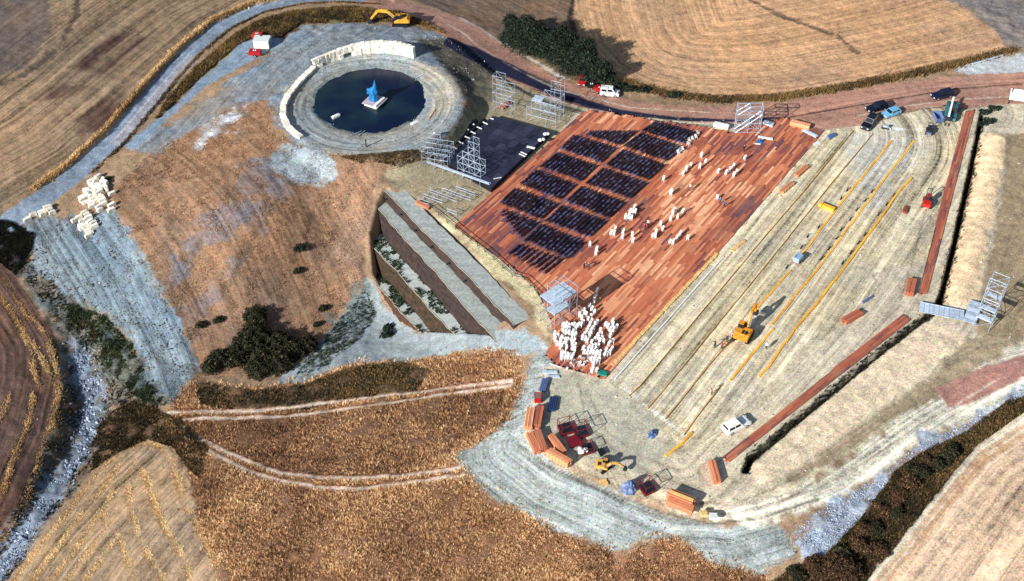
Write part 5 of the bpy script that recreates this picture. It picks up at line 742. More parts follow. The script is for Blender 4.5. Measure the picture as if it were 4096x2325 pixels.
# metal bridge over the trench
BR = thing('metal_bridge', 'pale metal plank bridge across the trench to the stair tower', 'bridge', (L['M']['bridge_a'][0], L['M']['bridge_a'][1], 0), L['M']['bridge_a'][2])
ba = L['M']['bridge_a']
for k in range(9): MB().box((-ba[3]/2-.3+ba[3]*1.05/9*(k+.5), random.uniform(-.06, .06), .5+random.uniform(-.03, .05)), (ba[3]*1.05/9*.93, 2.5, .09), ry=random.gauss(0, .035)).build('bridge_plank', M_ALU, BR)
for s in (-1, 1): pipe('bearer', BR, (-ba[3]/2-.4, s*1.0, .38), (ba[3]/2+.3, s*1.0, .38), .09, M_DARK); pipe('kerb', BR, (-ba[3]/2-.2, s*1.25, .6), (ba[3]/2, s*1.25, .6), .05, M_STEEL)
bb = L['M']['bridge_b']; LD = thing('metal_landing', 'pale metal landing at the foot of the stair tower', 'landing', (bb[0], bb[1], 0), bb[2])
for k in range(6): MB().box((-bb[3]/2+bb[3]/6*(k+.5), 0, .62), (bb[3]/6*.95, 2.1, .08)).build('landing_plank', M_ALU, LD)
for sx in (-1, 1):
    for sy in (-1, 1): pipe('leg', LD, (sx*bb[3]*.42, sy*.9, -.2), (sx*bb[3]*.42, sy*.9, .58), .07, M_STEEL)
# post and rail fence at the left of the deck
M_FEN = mat('dark_fence', (70, 74, 60), .85, .25, 3)
fp = [Vector((*p, 0)) for p in L['fence']]; FE = thing('rail_fence', 'low dark post and rail fence along the left edge of the deck', 'fence', (fp[0].x, fp[0].y, 0))
for a, c in zip(fp[:-1], fp[1:]):
    d = c-a; n_ = max(1, round(d.length/2.4))
    for k in range(n_):
        p = a+d*(k/n_)-fp[0]; q_ = a+d*((k+1)/n_)-fp[0]; z0 = gz(p.x+fp[0].x, p.y+fp[0].y); z1 = gz(q_.x+fp[0].x, q_.y+fp[0].y)
        pipe('post', FE, (p.x, p.y, z0-.2), (p.x, p.y, z0+1.05), .07, M_FEN)
        for hh in (.55, .98): pipe('rail', FE, (p.x, p.y, z0+hh), (q_.x, q_.y, z1+hh), .05, M_FEN)
# ---------------- white stones
def stone_mesh(seed, sx, sy, sz):
    g = random.Random(seed); bm = bmesh.new(); bmesh.ops.create_cube(bm, size=1)
    bmesh.ops.subdivide_edges(bm, edges=bm.edges[:], cuts=1, use_grid_fill=True)
    for v in bm.verts:
        v.co = Vector((v.co.x*sx*(1-.12*abs(v.co.z)), v.co.y*sy, v.co.z*sz)); v.co *= 1+g.uniform(-.09, .06)
        v.co += Vector((g.uniform(-.03, .03), g.uniform(-.03, .03), g.uniform(-.03, .03)))
    me = bpy.data.meshes.new('stone'); bm.to_mesh(me); bm.free(); me.materials.append(M_STONE); return me
ST = [stone_mesh(i, 1, .62, 1) for i in range(6)]
def resample(pl, step):
    pl = [np.array(p) for p in pl]; out = []; carry = 0
    for a, c in zip(pl[:-1], pl[1:]):
        L_ = np.hypot(*(c-a)); t = carry
        while t < L_: out.append((a+(c-a)*t/L_, math.atan2(c[1]-a[1], c[0]-a[0]))); t += step
        carry = t-L_
    return out
RW = thing('stone_ring', 'tall arc of white limestone blocks standing behind the pond', 'stones', (*L['ring_hi'][0], 0))
o0 = np.array(L['ring_hi'][0]); pts = resample(L['ring_hi'], 1.02)
for i, (p, a) in enumerate(pts):
    z0 = gz(*p); f_ = i/len(pts); ht = 1.9+1.0*math.sin(min(1, f_*1.4)*1.5)
    if f_ < .12: 
        if i > 1: continue
    for lev, (zz, hh) in enumerate(((0, ht*.48), (ht*.48, ht*.52))):
        if lev == 0 and f_ < .45 and random.random() < .35: continue
        inst('stone', random.choice(ST), RW, (p[0]-o0[0]+random.uniform(-.05, .05), p[1]-o0[1]+random.uniform(-.1, .1), z0+zz+hh/2-.1), (0, random.gauss(0, .04), a+random.gauss(0, .08)), (1.0+random.uniform(-.1, .06), random.uniform(1.1, 1.5), hh*random.uniform(.97, 1.1)))
# lintel stones on the left, open part of the arc
for (p, a) in resample(L['ring_hi'][:3], 1.6)[:5]: inst('stone', random.choice(ST), RW, (p[0]-o0[0], p[1]-o0[1], gz(*p)+2.05), (0, 0, a), (1.7, .9, .35))
LW = thing('stone_kerb', 'low curved kerb of white limestone blocks on the left rim of the pond', 'stones', (*L['ring_lo'][0], 0)); o0 = np.array(L['ring_lo'][0])
for i, (p, a) in enumerate(resample(L['ring_lo'], .92)):
    inst('stone', random.choice(ST), LW, (p[0]-o0[0], p[1]-o0[1], gz(*p)+.2), (random.gauss(0, .04), 0, a+random.gauss(0, .06)), (.95, 2.0+random.uniform(-.2, .2), .5+random.uniform(-.06, .1)))
for i, (x, y, z) in enumerate(L['blocks_w']):
    lab, gp = (('white limestone block in the jumbled upper heap beside the farm road', 'limestone blocks in the upper heap') if i < 35 else ('white limestone block set out in the lower rows beside the farm road', 'limestone blocks in the lower rows') if i < 51 else ('white limestone block standing apart near the farm road bend', 'separate limestone blocks by the road'))
    big = random.uniform(.85, 1.2); rz = R(38)+random.gauss(0, .12) if i >= 15 else random.uniform(0, 3)
    tag(inst('limestone_block', random.choice(ST), None, (x, y, z+.38*big), (random.gauss(0, .06), random.gauss(0, .06), rz), (1.35*big, .95*big, .85*big)), lab, 'stone', gp)
# ---------------- vehicles
def wheel(parent, x, y, r, w_=.22):
    t = MB().tube((0, -w_/2, 0), (0, w_/2, 0), r, 14).build('wheel', M_RUBBER, parent, (x, y, r))
    s = 1 if y > 0 else -1; MB().tube((0, s*(w_/2-.02), 0), (0, s*(w_/2+.02), 0), r*.62, 10).build('rim', M_CHROME, t)
def paint_mat(name, c): return mat(name, c, .28, .06, 1.5, spec=.5)
def car(label, cat, spec, L_, W_, H_, col, kind='suv', z=None):
    x, y, rz = spec[:3]; root = thing('parked_car' if kind != 'pickup' else 'pickup', label, cat, (x, y, gz(x, y) if z is None else z), rz); P = paint_mat(label[:24].replace(' ', '_')+'_paint', col); h = L_/2
    belt = H_*.58
    prof = [(-h, .34), (-h-.02, belt*.75), (-h+.08, belt), (h*.36, belt), (h*.9, belt*.86), (h, belt*.62), (h-.02, .34), (h*.75, .26), (-h*.8, .26)]
    MB().side(prof, W_/2, mi=0, bev=.07).build('body', P, root)
    r0, r1, ws = {'suv': (-h+.12, -h+.35, h*.36), 'hatch': (-h+.1, -h+.55, h*.42), 'pickup': (-h+.05, -h+.22, h*.30), 'van': (-h+.04, -h+.12, h*.62)}[kind]; rf = ws-.62
    def cab(o, z1, k):
        b0, b1 = W_/2*.94+o, W_/2*.78+o; z0 = belt-.03
        return [(r0-o, -b0, z0), (ws+o, -b0, z0), (ws+o, b0, z0), (r0-o, b0, z0), (r1-o, -b1, z1), (rf+o, -b1, z1), (rf+o, b1, z1), (r1-o, b1, z1)]
    MB().add(cab(0, H_, 0), BOXF).build('roof', P, root)
    g = cab(.012, H_, 0); g = [Vector(v) for v in g]
    def pane(a, b, c, d, m0, m1, t0, t1, name):
        def at(u, v): return (g[a]*(1-u)+g[b]*u)*(1-v)+(g[d]*(1-u)+g[c]*u)*v
        MB().add([at(m0, t0), at(m1, t0), at(m1, t1), at(m0, t1)], [(0, 1, 2, 3)]).build(name, M_GLASS, root)
    pane(1, 2, 6, 5, .06, .94, .14, .9, 'windscreen'); pane(3, 0, 4, 7, .08, .92, .3, .88, 'rear_window')
    for a, b, c, d in ((0, 1, 5, 4), (2, 3, 7, 6)):
        pane(a, b, c, d, .07, .46, .28, .88, 'side_window'); pane(a, b, c, d, .52, .9, .28, .88, 'side_window')
    for sx in (-h*.62, h*.62):
        for s in (-1, 1): wheel(root, sx, s*(W_/2-.1), .34)
    for s in (-1, 1):
        MB().box((h-.02, s*W_*.34, belt*.68), (.12, .34, .18)).build('headlight', M_LAMP, root); MB().box((-h+.01, s*W_*.4, belt*.78), (.08, .16, .22)).build('tail_light', M_RED, root); MB().box((ws-.25, s*(W_/2+.08), belt+.06), (.14, .16, .13)).build('mirror', P, root)
    MB().box((h+.01, 0, .42), (.1, W_*.92, .2)).build('bumper', M_DARK if kind != 'pickup' else P, root)
    return root
V = L['V']
car('white off-road car parked by the lower plank walkway', 'car', V['white_pickup'], 4.7, 1.85, 1.75, (244, 244, 240), 'pickup')
car('black estate car parked behind the light blue hatchback', 'car', V['suv_a'], 4.6, 1.85, 1.6, (18, 22, 38), 'suv', 0)
car('dark blue off-road car standing alone on the dirt road', 'car', V['suv_b'], 4.7, 1.85, 1.65, (18, 24, 52), 'suv', 0)
car('light blue metallic hatchback between two dark cars', 'car', V['hatch'], 4.2, 1.75, 1.45, (112, 176, 214), 'hatch', 0)
car('black boxy off-road car nearest the seating slope', 'car', V['suv_c'], 4.8, 1.95, 1.9, (16, 20, 36), 'pickup', 0)
MM = L['M']
def gspot(k): return (MM[k][0], MM[k][1], MM[k][2])
car('white van parked on the verge below the dark hedge', 'van', gspot('van'), 4.0, 1.8, 1.9, (240, 242, 242), 'van')
car('red car half hidden in the weeds below the hedge', 'car', gspot('red_car'), 3.4, 1.6, 1.4, (178, 30, 34), 'hatch')
def trailer(label, spec, col, L_, W_, H_):
    x, y, rz = spec; root = thing('trailer', label, 'trailer', (x, y, gz(x, y)), rz); P = paint_mat(label[:20]+'_paint', col)
    MB().side([(-L_/2, .45), (-L_/2, H_), (L_/2-.15, H_), (L_/2, H_-.3), (L_/2, .45)], W_/2, bev=.05).build('box_body', P, root); pipe('drawbar', root, (L_/2, 0, .5), (L_/2+.9, 0, .45), .06, M_DARK)
    for s in (-1, 1): wheel(root, -.1, s*W_/2, .33)
    for s in (-1, 1): MB().box((L_/2*.1*s, 0, H_+.02), (.4, .5, .05)).build('hatch', M_WHITE, root)
trailer('low red trailer next to the white van below the hedge', gspot('red_trailer'), (170, 30, 34), 2.4, 1.5, 1.2); trailer('small dark trailer with white lids beside the red trailer', gspot('dark_trailer'), (26, 34, 34), 1.9, 1.4, 1.1)
trailer('red compressor trailer in front of the white site cabin', gspot('comp_a'), (168, 28, 36), 2.6, 1.5, 1.35); trailer('red trailer half hidden behind the white site cabin', gspot('comp_b'), (176, 40, 32), 2.2, 1.4, 1.3)
# site cabin
x, y, rz = gspot('cabin2'); x += .5; y += 1.2; CB = thing('site_cabin', 'small white site cabin by the grey side track', 'cabin', (x, y, gz(x, y)), rz)
MB().box((0, 0, 1.1), (3.3, 2.4, 2.0)).build('wall', mat('cabin_white', (238, 240, 236), .6, .08, 1.2), CB); MB().box((0, 0, 2.15), (3.45, 2.55, .12)).build('roof', mat('cabin_roof', (206, 214, 212), .6, .12, 1.5), CB)
d_ = MB().box((1.66, .3, 1.05), (.05, .8, 1.75)).build('door', M_BLUE, CB); MB().box((.04, .25, 0), (.06, .1, .1)).build('handle', M_DARK, d_, (1.68, .3, 1.05))
MB().box((1.66, -.65, 1.35), (.04, .6, .55)).build('window', M_GLASS, CB); MB().box((-.3, .9, 2.25), (.35, .35, .15)).build('vent', M_DARK, CB)
for s in (-1, 1): MB().box((0, s*.9, .05), (3.2, .2, .1)).build('skid', M_DARK, CB)
# excavators
def digger(label, spec, body, boom, k=1.0, slew=0.0, z=None, cabc=M_GLASS):
    """tracks, slewing house with engine cover and cab, boom made of joints in the house x-z plane"""
    x, y, rz = spec[:3]; root = thing('excavator', label, 'excavator', (x, y, gz(x, y) if z is None else z), rz); root.scale = (k, k, k)
    for s in (-1, 1):
        t = MB().side([(-1.75, .38), (-1.6, .72), (1.6, .72), (1.75, .38), (1.5, .05), (-1.5, .05)], .28, y=s*1.05, bev=.03).build('track', M_RUBBER, root)
        mb = MB()
        for i in range(5): mb.tube((-1.3+i*.65, s*1.05-.3, .33), (-1.3+i*.65, s*1.05+.3, .33), .17, 8)
        mb.build('rollers', M_DARK, t)
    MB().box((0, 0, .5), (1.8, 1.6, .35)).build('undercarriage', M_DARK, root)
    h = bpy.data.objects.new('house', MB().side([(-1.9, 1.0), (-1.95, 1.75), (-1.6, 2.0), (.3, 1.95), (1.1, 1.45), (1.15, 1.0)], 1.25, bev=.06).mesh('house', body)); link(h, root); h.rotation_euler = (0, 0, slew)
    MB().side([(-2.1, .98), (-2.15, 1.7), (-1.75, 1.92), (-1.5, .98)], 1.22, bev=.08).build('counterweight', body, h)
    c_ = MB().side([(-.25, 1.0), (-.3, 2.75), (.85, 2.75), (1.3, 1.9), (1.35, 1.0)], .48, y=.68, bev=.04).build('cab', cabc if cabc is not M_GLASS else M_DARK, h)
    MB().box((.3, .68, 2.79), (1.0, .8, .06)).build('cab_roof', body, c_); MB().box((.45, 1.17, 2.1), (1.0, .03, .9)).build('cab_window', M_GLASS, c_); MB().add([(1.33, .25, 1.9), (1.33, 1.1, 1.9), (.9, 1.1, 2.7), (.9, .25, 2.7)], [(0, 1, 2, 3)]).build('cab_window', M_GLASS, c_)
    for s in (0, 1): MB().box((-1.0, -.55+s*.5, 2.03), (.8, .35, .08)).build('engine_cover', M_DARK, h)
    pipe('exhaust', h, (-1.2, -.9, 1.9), (-1.2, -.9, 2.5), .08, M_DARK)
    names_ = ['boom', 'boom', 'stick']
    for i in range(len(boom)-2):
        a, c = Vector((boom[i][0], -.15, boom[i][1])), Vector((boom[i+1][0], -.15, boom[i+1][1])); d = (c-a); up = Vector((-d.z, 0, d.x)).normalized(); wa, wc = (.34, .3) if i < 2 else (.26, .16); mb = MB()
        vs = [a+up*wa+Vector((0, s*.2, 0)) for s in (-1, 1)]+[a-up*wa+Vector((0, s*.2, 0)) for s in (1, -1)]+[c+up*wc+Vector((0, s*.18, 0)) for s in (-1, 1)]+[c-up*wc+Vector((0, s*.18, 0)) for s in (1, -1)]
        mb.add(vs, BOXF).build(names_[min(i, 2)], body, h)
    a, c = boom[1], boom[2]
    for s in (-1, 1): pipe('hydraulic_ram', h, (.9, -.15+s*.3, 1.3), (a[0]*.9, -.15+s*.3, a[1]*.9), .07, M_STEEL)
    p, q_ = boom[-2], boom[-1]; d = Vector((q_[0]-p[0], 0, q_[1]-p[1])); b_ = MB()
    b_.side([(0, 0), (.55, -.15), (.8, -.75), (.35, -1.05), (-.25, -.8), (-.15, -.1)], .5, bev=.05); bo = b_.build('bucket', M_DARK, h, (p[0], -.15, p[1]))
    for t_ in range(4): MB().box((-.22, -.4+t_*.27, -.95), (.12, .09, .25)).build('tooth', M_STEEL, bo)
    return root
digger('orange excavator working among the yellow boards', (V['excavator'][0], V['excavator'][1], R(62)), M_ORANGE, [(.9, 1.4), (2.2, 3.9), (4.0, 4.3), (4.6, 2.2), (4.6, 1.2)], 1.0, 0.0, 0)
digger('yellow excavator with long arm lowered, on the far clay beside the pond', (V['excavator_far'][0]+1.0, V['excavator_far'][1]-4.4, math.pi), mat('machine_yellow', (216, 158, 52), .6, .3, 2, col2=(160, 104, 36)), [(.9, 1.5), (2.6, 3.1), (4.6, 3.3), (6.2, 1.3), (6.3, .8)], 1.05)
digger('small yellow excavator with black cab holding its arm over a grey heap', (V['mini'][0]+.1, V['mini'][1]-.3, R(40)), mat('mini_yellow', (206, 158, 84), .6, .3, 2.5, col2=(150, 104, 52)), [(.9, 1.4), (2.0, 2.8), (3.6, 3.0), (5.0, 2.0), (5.0, 1.4)], .62, R(-52), 0, M_BLACK)
# telehandler, forklift, small machines
def lift_truck(label, spec, body, L_, W_, boomed, z=0):
    x, y, rz = spec[:3]; root = thing('telehandler' if boomed else 'forklift', label, 'vehicle', (x, y, z), rz); h = L_/2
    MB().side([(-h, .55), (-h-.05, 1.35), (-h*.3, 1.45), (h*.2, 1.1), (h*.9, 1.0), (h*.95, .55)], W_/2, bev=.07).build('chassis', body, root)
    cb = MB().side([(-.55, 1.0), (-.5, 2.35), (.45, 2.35), (.7, 1.0)], W_*.22, y=W_*.22 if boomed else 0, bev=.05).build('cab', M_DARK, root); MB().box((0, W_*.22 if boomed else 0, 2.38), (.95, W_*.42, .06)).build('cab_roof', body, cb)
    for sx in (-h*.62, h*.66):
        for s in (-1, 1): wheel(root, sx, s*(W_/2-.05), .5 if boomed else .42, .35)
    if boomed:
        mb = MB(); mb.box((0, -W_*.12, 1.95), (L_*1.12, .38, .42), ry=.06); mb.build('boom', M_WHITE, root); MB().box((h*1.12, -W_*.12, 1.2), (.3, 1.2, 1.0)).build('carriage', M_DARK, root)
        for s in (-1, 1): pipe('outrigger', root, (-h*.8, s*W_*.4, .8), (-h*.9, s*W_*.75, .1), .09, M_DARK)
        MB().box((-h*.4, -W_*.42, 1.5), (1.4, .5, .6)).build('engine_cover', body, root)
    else:
        for s in (-1, 1): MB().box((h*1.0, s*.38, 1.4), (.12, .12, 2.7)).build('mast', M_DARK, root)
        MB().box((h*1.03, 0, 2.72), (.12, .9, .12)).build('mast_head', M_DARK, root)
    for s in (-1, 1): MB().box((h*1.25+.45, s*.35+(0 if not boomed else -W_*.12), .28), (1.2, .14, .08)).build('fork', M_DARK, root)
lift_truck('dark teal telehandler with a white boom at the top of the slope', V['telehandler'], mat('teal_paint', (58, 108, 116), .4, .2, 2, col2=(30, 62, 74)), 6.0, 2.5, True)
lift_truck('red forklift driving beside the upper plank walkway', V['forklift'], M_RED, 3.1, 1.5, False)
def boxy(name, label, cat, spec, parts_, z=None):
    x, y, rz = spec[:3]; root = thing(name, label, cat, (x, y, gz(x, y) if z is None else z), rz)
    for nm, mb, m in parts_: mb.build(nm, m, root)
    return root
sp = V['bin']; boxy('skip_bin', 'grey-blue open skip beside the telehandler', 'skip', sp, [('floor_plate', MB().box((0, 0, .12), (2.4, 1.3, .12)), M_BLUE)]+[('side_panel', MB().box((0, s*.75, .65), (2.7, .08, 1.1), rx=-.12*s), M_BLUE) for s in (-1, 1)]+[('end_panel', MB().box((s*1.3, 0, .65), (.08, 1.5, 1.1), ry=.2*s), M_BLUE) for s in (-1, 1)])
sp = V['roller']; rb = boxy('site_dumper', 'small dark blue site machine standing alone near the telehandler', 'machine', sp, [('chassis', MB().side([(-1.2, .4), (-1.2, 1.0), (-.2, 1.1), (.1, .75), (1.2, .75), (1.2, .4)], .5), M_BLUE), ('hopper', MB().box((.7, 0, 1.0), (1.0, 1.1, .5), top=(1.2, 1.1)), M_DARK), ('seat', MB().box((-.4, 0, 1.25), (.4, .5, .3)), M_BLACK), ('roll_bar', MB().tube((-.7, -.45, 1), (-.7, -.45, 1.9), .05).tube((-.7, .45, 1), (-.7, .45, 1.9), .05).tube((-.7, -.45, 1.9), (-.7, .45, 1.9), .05), M_DARK)])
for sx in (-.7, .8):
    for s in (-1, 1): wheel(rb, sx, s*.6, .36)
sp = V['dumper']; rb = boxy('generator', 'small pale blue generator on wheels straddling the first yellow board line', 'generator', (sp[0], sp[1], R(50)), [('housing', MB().side([(-.9, .4), (-.9, 1.35), (.7, 1.4), (.9, 1.2), (.9, .4)], .6, bev=.06), mat('pale_blue_paint', (150, 180, 212), .4, .12, 2)), ('grille', MB().box((.92, 0, .85), (.04, .9, .5)), M_DARK), ('exhaust', MB().tube((-.6, .3, 1.35), (-.6, .3, 1.9), .05), M_DARK), ('base', MB().box((0, 0, .33), (1.8, 1.1, .14)), M_RED)])
for s in (-1, 1): wheel(rb, 0, s*.62, .3)
sp = MM['pump']; rb = boxy('pump', 'small bright metal pump beside the black boxy car', 'pump', sp, [('motor', MB().tube((-.7, 0, .5), (.1, 0, .5), .28, 10), M_STEEL), ('casing', MB().tube((.1, 0, .5), (.45, 0, .5), .4, 10), M_CHROME), ('frame', MB().box((-.1, 0, .1), (1.6, .7, .08)).tube((-.8, -.3, .1), (-.8, -.3, .9), .04).tube((.6, .3, .1), (.6, .3, .9), .04), M_DARK), ('hose', MB().tube((.4, 0, .5), (1.0, -.5, .2), .07), M_WHITE)])
# red lattice cages
def cage(label, k, s=2.0, hh=1.7, frame=True, rz=None):
    x, y, r_ = gspot(k); rz = R(20) if rz is None else rz; root = thing('red_cage', label, 'cage', (x, y, 0), rz)
    MB().box((0, 0, .3), (s, s, .5)).build('base_box', M_MAROON, root); MB().box((0, 0, .57), (s*.9, s*.9, .03)).build('floor_plate', M_DARK if frame else M_MAROON, root)
    if frame:
        h = s/2-.05
        for sx in (-1, 1):
            for sy in (-1, 1): pipe('post', root, (sx*h, sy*h, .1), (sx*h, sy*h, hh), .05, M_MAROON)
            pipe('top_rail', root, (sx*h, -h, hh), (sx*h, h, hh), .05, M_MAROON); pipe('top_rail', root, (-h, sx*h, hh), (h, sx*h, hh), .05, M_MAROON)
        pipe('brace', root, (-h, h, .5), (h, h, hh), .035, M_MAROON)
    return root
cage('red steel cage with open frame, left of the pair beside the timber stacks', 'cage_a', 2.1, 2.0); cage('red steel cage with open frame, right of the pair beside the timber stacks', 'cage_b', 2.1, 2.0)
cage('low dark red box without a frame below the pair of cages', 'cage_c', 2.0, .6, False); cage('red cage with white sacks on it near the small excavator', 'cage_d', 1.8, 1.3); cage('large dark red cage standing alone beside the grey heap', 'cage_e', 2.0, 1.9, True, R(28))
x, y, _ = gspot('cage_d'); sk = MB()
for i in range(7): sk.ball((random.uniform(-.8, .5), random.uniform(-.7, .4), random.uniform(.1, .5)), (.35, .3, .22), 8, 5, jit=.12)
tag(sk.build('sack_pile', M_WHITE, None, (x-.5, y-.4, .45)), 'pile of white sacks lying on the small red cage', 'sacks')
M_GREYB = mat('grey_blue_sheet', (122, 142, 178), .5, .35, 1.6, col2=(52, 66, 104), bump=.7)
def heap_mesh(rx, ry, h, seed, n_=18, rings=7, jag=.25, pk=1.3):
    g = random.Random(seed); mb = MB(); vs = [(0, 0, h)]; fs = []
    for j in range(1, rings+1):
        t = j/rings
        for i in range(n_):
            a = 2*math.pi*i/n_; k = 1+g.uniform(-jag, jag)*.5; vs.append((rx*t*k*math.cos(a), ry*t*k*math.sin(a), max(-.15, h*(1-t**pk)*(1+g.uniform(-jag, jag))) if j < rings else -.2))
    fs += [(0, 1+i, 1+(i+1) % n_) for i in range(n_)]
    for j in range(rings-1):
        for i in range(n_): a = 1+j*n_; fs.append((a+i, a+n_+i, a+n_+(i+1) % n_, a+(i+1) % n_))
    return mb.add(vs, fs)
x, y, rz = gspot('heap'); tag(heap_mesh(1.3, 1.1, 1.9, 4).build('scrap_heap', M_GREYB, None, (x, y, 0), rz), 'pointed grey-blue heap of folded sheeting below the small excavator arm', 'heap')
x, y, rz = gspot('scrap'); tag(heap_mesh(1.3, .7, .6, 9, 14, 5, .6).build('scrap_heap', M_BLUE, None, (x, y, 0), rz), 'low untidy blue heap of scrap in the middle of the yard', 'heap')
x, y, rz = gspot('tarp_heap'); tag(heap_mesh(.8, .6, .8, 12, 12, 5, .5).build('tarp_heap', M_TARP, None, (x, y, .17), rz), 'small bright blue tarpaulin heap on the far deck', 'tarpaulin')
def slat_bundle(name, label, cat, k, w_, h_, m, n_, z=0, ln_=None):
    x, y, rz = gspot(k); ln_ = ln_ or MM[k][3]; root = thing(name, label, cat, (x, y, z), rz)
    for i in range(n_): MB().box((random.uniform(-.04, .04)*ln_, -w_/2+w_/n_*(i+.5), h_/2+.04), (ln_*random.uniform(.94, 1.02), w_/n_*.9, h_)).build('slat', m, root)
    for s in (-.35, .35): MB().box((s*ln_, 0, .02), (.1, w_, .04)).build('bearer', M_DARK, root)
slat_bundle('panel_stack', 'white ribbed panel stack on the far edge of the deck', 'panels', 'alu_stack', 1.2, .55, M_WHITE, 5, .17); slat_bundle('panel_stack', 'pale metal panel stack beside the far scaffold frame', 'panels', 'alu_deck', 1.2, .5, M_ALU, 3, .05)
slat_bundle('metal_sheet', 'long pale metal sheet near the far corner of the deck', 'sheet', 'alu_sheet', .9, .2, M_ALU, 3, .17); slat_bundle('metal_beam', 'white metal beam on the deck below the far scaffold frame', 'beam', 'alu_beam', .5, .25, M_WHITE, 2, .17)
slat_bundle('white_board', 'white board lying beside the blue tarpaulin heap', 'board', 'white_board', .3, .12, M_WHITE, 1, .17); slat_bundle('white_sheet', 'white sheet on the ground by the right corner of the deck', 'sheet', 'sheet_corner', .8, .1, M_WHITE, 2)
slat_bundle('metal_plank', 'upper pair of silver planks near the corner of the deck', 'planks', 'silver_a', .7, .18, M_ALU, 3); slat_bundle('metal_plank', 'lower silver planks near the corner of the deck', 'planks', 'silver_b', .5, .15, M_ALU, 2); slat_bundle('metal_pole', 'thin silver pole below the scattered white chairs', 'pole', 'silver_c', .12, .1, M_ALU, 1)
slat_bundle('blue_sheet_bundle', 'green-blue sheet bundle at the lowest corner of the deck', 'sheets', 'green_sheet', 1.0, .4, mat('teal_sheet', (30, 128, 112), .5, .2, 2), 3)
slat_bundle('blue_beam', 'short dark blue beam by the outermost yellow boards', 'beam', 'beam_blue', .4, .3, M_BLUE, 2); slat_bundle('metal_plate', 'blue-grey plate stack at the upper corner of the seating slope', 'plates', 'plate_far', .9, .5, M_BLUE, 3)
slat_bundle('pallet', 'wooden pallet below the small excavator', 'pallet', 'pallet', 1.1, .14, WOOD_P, 5); slat_bundle('board_crate', 'crate of pale boards, left of the two at the site edge', 'crate', 'box_a', .9, .5, WOOD_P, 3); slat_bundle('white_sheet_stack', 'two white panels on a crate, rightmost at the site edge', 'panels', 'box_b', 1.0, .45, M_WHITE, 2)
slat_bundle('small_timber', 'small brown timber block beside the red forklift', 'timber', 'small_timber', .9, .4, mat('brown_block', (150, 78, 56), .8, .2, 2), 3)
def pipes(label, k, r, n_, m):
    x, y, rz = gspot(k); ln_ = MM[k][3]; root = thing('pipe_bundle', label, 'pipes', (x, y, 0), rz)
    for i in range(n_):
        for j in range(2): pipe('pipe', root, (-ln_/2+random.uniform(-.15, .15), -.5+i*2.1*r+j*r, r+j*1.75*r), (ln_/2, -.5+i*2.1*r+j*r, r+j*1.75*r), r, m)
pipes('dark blue pipe bundle on the ground near the silver planks', 'pipe_a', .13, 4, M_BLUE); pipes('dark blue pipe bundle beside the red crate and timber stacks', 'pipe_b', .14, 4, mat('navy_pipe', (44, 62, 104), .5, .2, 3))
x, y, rz = gspot('red_crate'); boxy('red_crate', 'small red crate behind the timber stacks by the clay bank', 'crate', (x, y, rz), [('panel', MB().box((0, s*.55, .5), (1.4, .06, 1.0)), M_RED) for s in (-1, 1)]+[('panel', MB().box((s*.7, 0, .5), (.06, 1.04, 1.0)), M_RED) for s in (-1, 1)]+[('lid', MB().box((0, 0, .92), (1.3, .98, .06)), mat('lid_grey', (150, 110, 108), .7, .2, 2))], 0)
x, y, rz = gspot('blade'); boxy('bucket', 'black spare bucket behind the small excavator', 'bucket', (x, y, rz), [('shell', MB().side([(-.4, 0), (-.5, .5), (.1, .7), (.45, .5), (.35, .42), (.05, .55), (-.35, .42), (-.28, .08)], .6), M_BLACK), ('teeth', MB().box((-.42, -.4, .02), (.3, .08, .06)).box((-.42, 0, .02), (.3, .08, .06)).box((-.42, .4, .02), (.3, .08, .06)), M_STEEL)], 0)
# billboard at the right edge
x, y, rz = gspot('billboard'); BB = thing('billboard', 'white billboard on black posts at the right edge by the dirt road', 'billboard', (x, y, 0), rz)
for s in (-1, 1): MB().box((s*2.2, .12, 1.9), (.16, .16, 3.9)).build('post', M_BLACK, BB)
pn = MB().box((0, 0, 2.4), (4.9, .1, 2.3), rx=-.5).build('panel', M_WHITE, BB)
for i, (px, pz, a, c) in enumerate(((.6, .1, .35, .5), (1.5, -.1, .5, .6), (-.5, .35, .8, .12), (-1.3, -.3, .3, .3), (2.0, .4, .25, .25))): 
    e = MB(); e.ball((px, 0, pz), (a*.6, .012, c*.5), 10, 6); o = e.build('printed_mark', M_BLACK, pn, (0, -.03-.48*0, 2.4)); o.rotation_euler = (-.5, 0, 0)
for s in (-1, 1): pipe('stay', BB, (s*2.2, .2, 2.8), (s*2.2, 1.6, 0), .05, M_BLACK)
x, y, rz = gspot('grey_pipe'); gp = thing('guard_rail', 'long grey barrier rail lying at the edge of the stubble field', 'rail', (x, y, gz(x, y)), rz)
pipe('beam', gp, (-4.4, 0, .25), (4.4, 0, .25), .16, M_ALU); pipe('beam', gp, (-4.4, .4, .12), (4.4, .45, .12), .12, M_ALU)
for s in (-.8, 0, .8): MB().box((s*4.4, .2, .06), (.2, .7, .12)).build('bearer', M_DARK, gp)
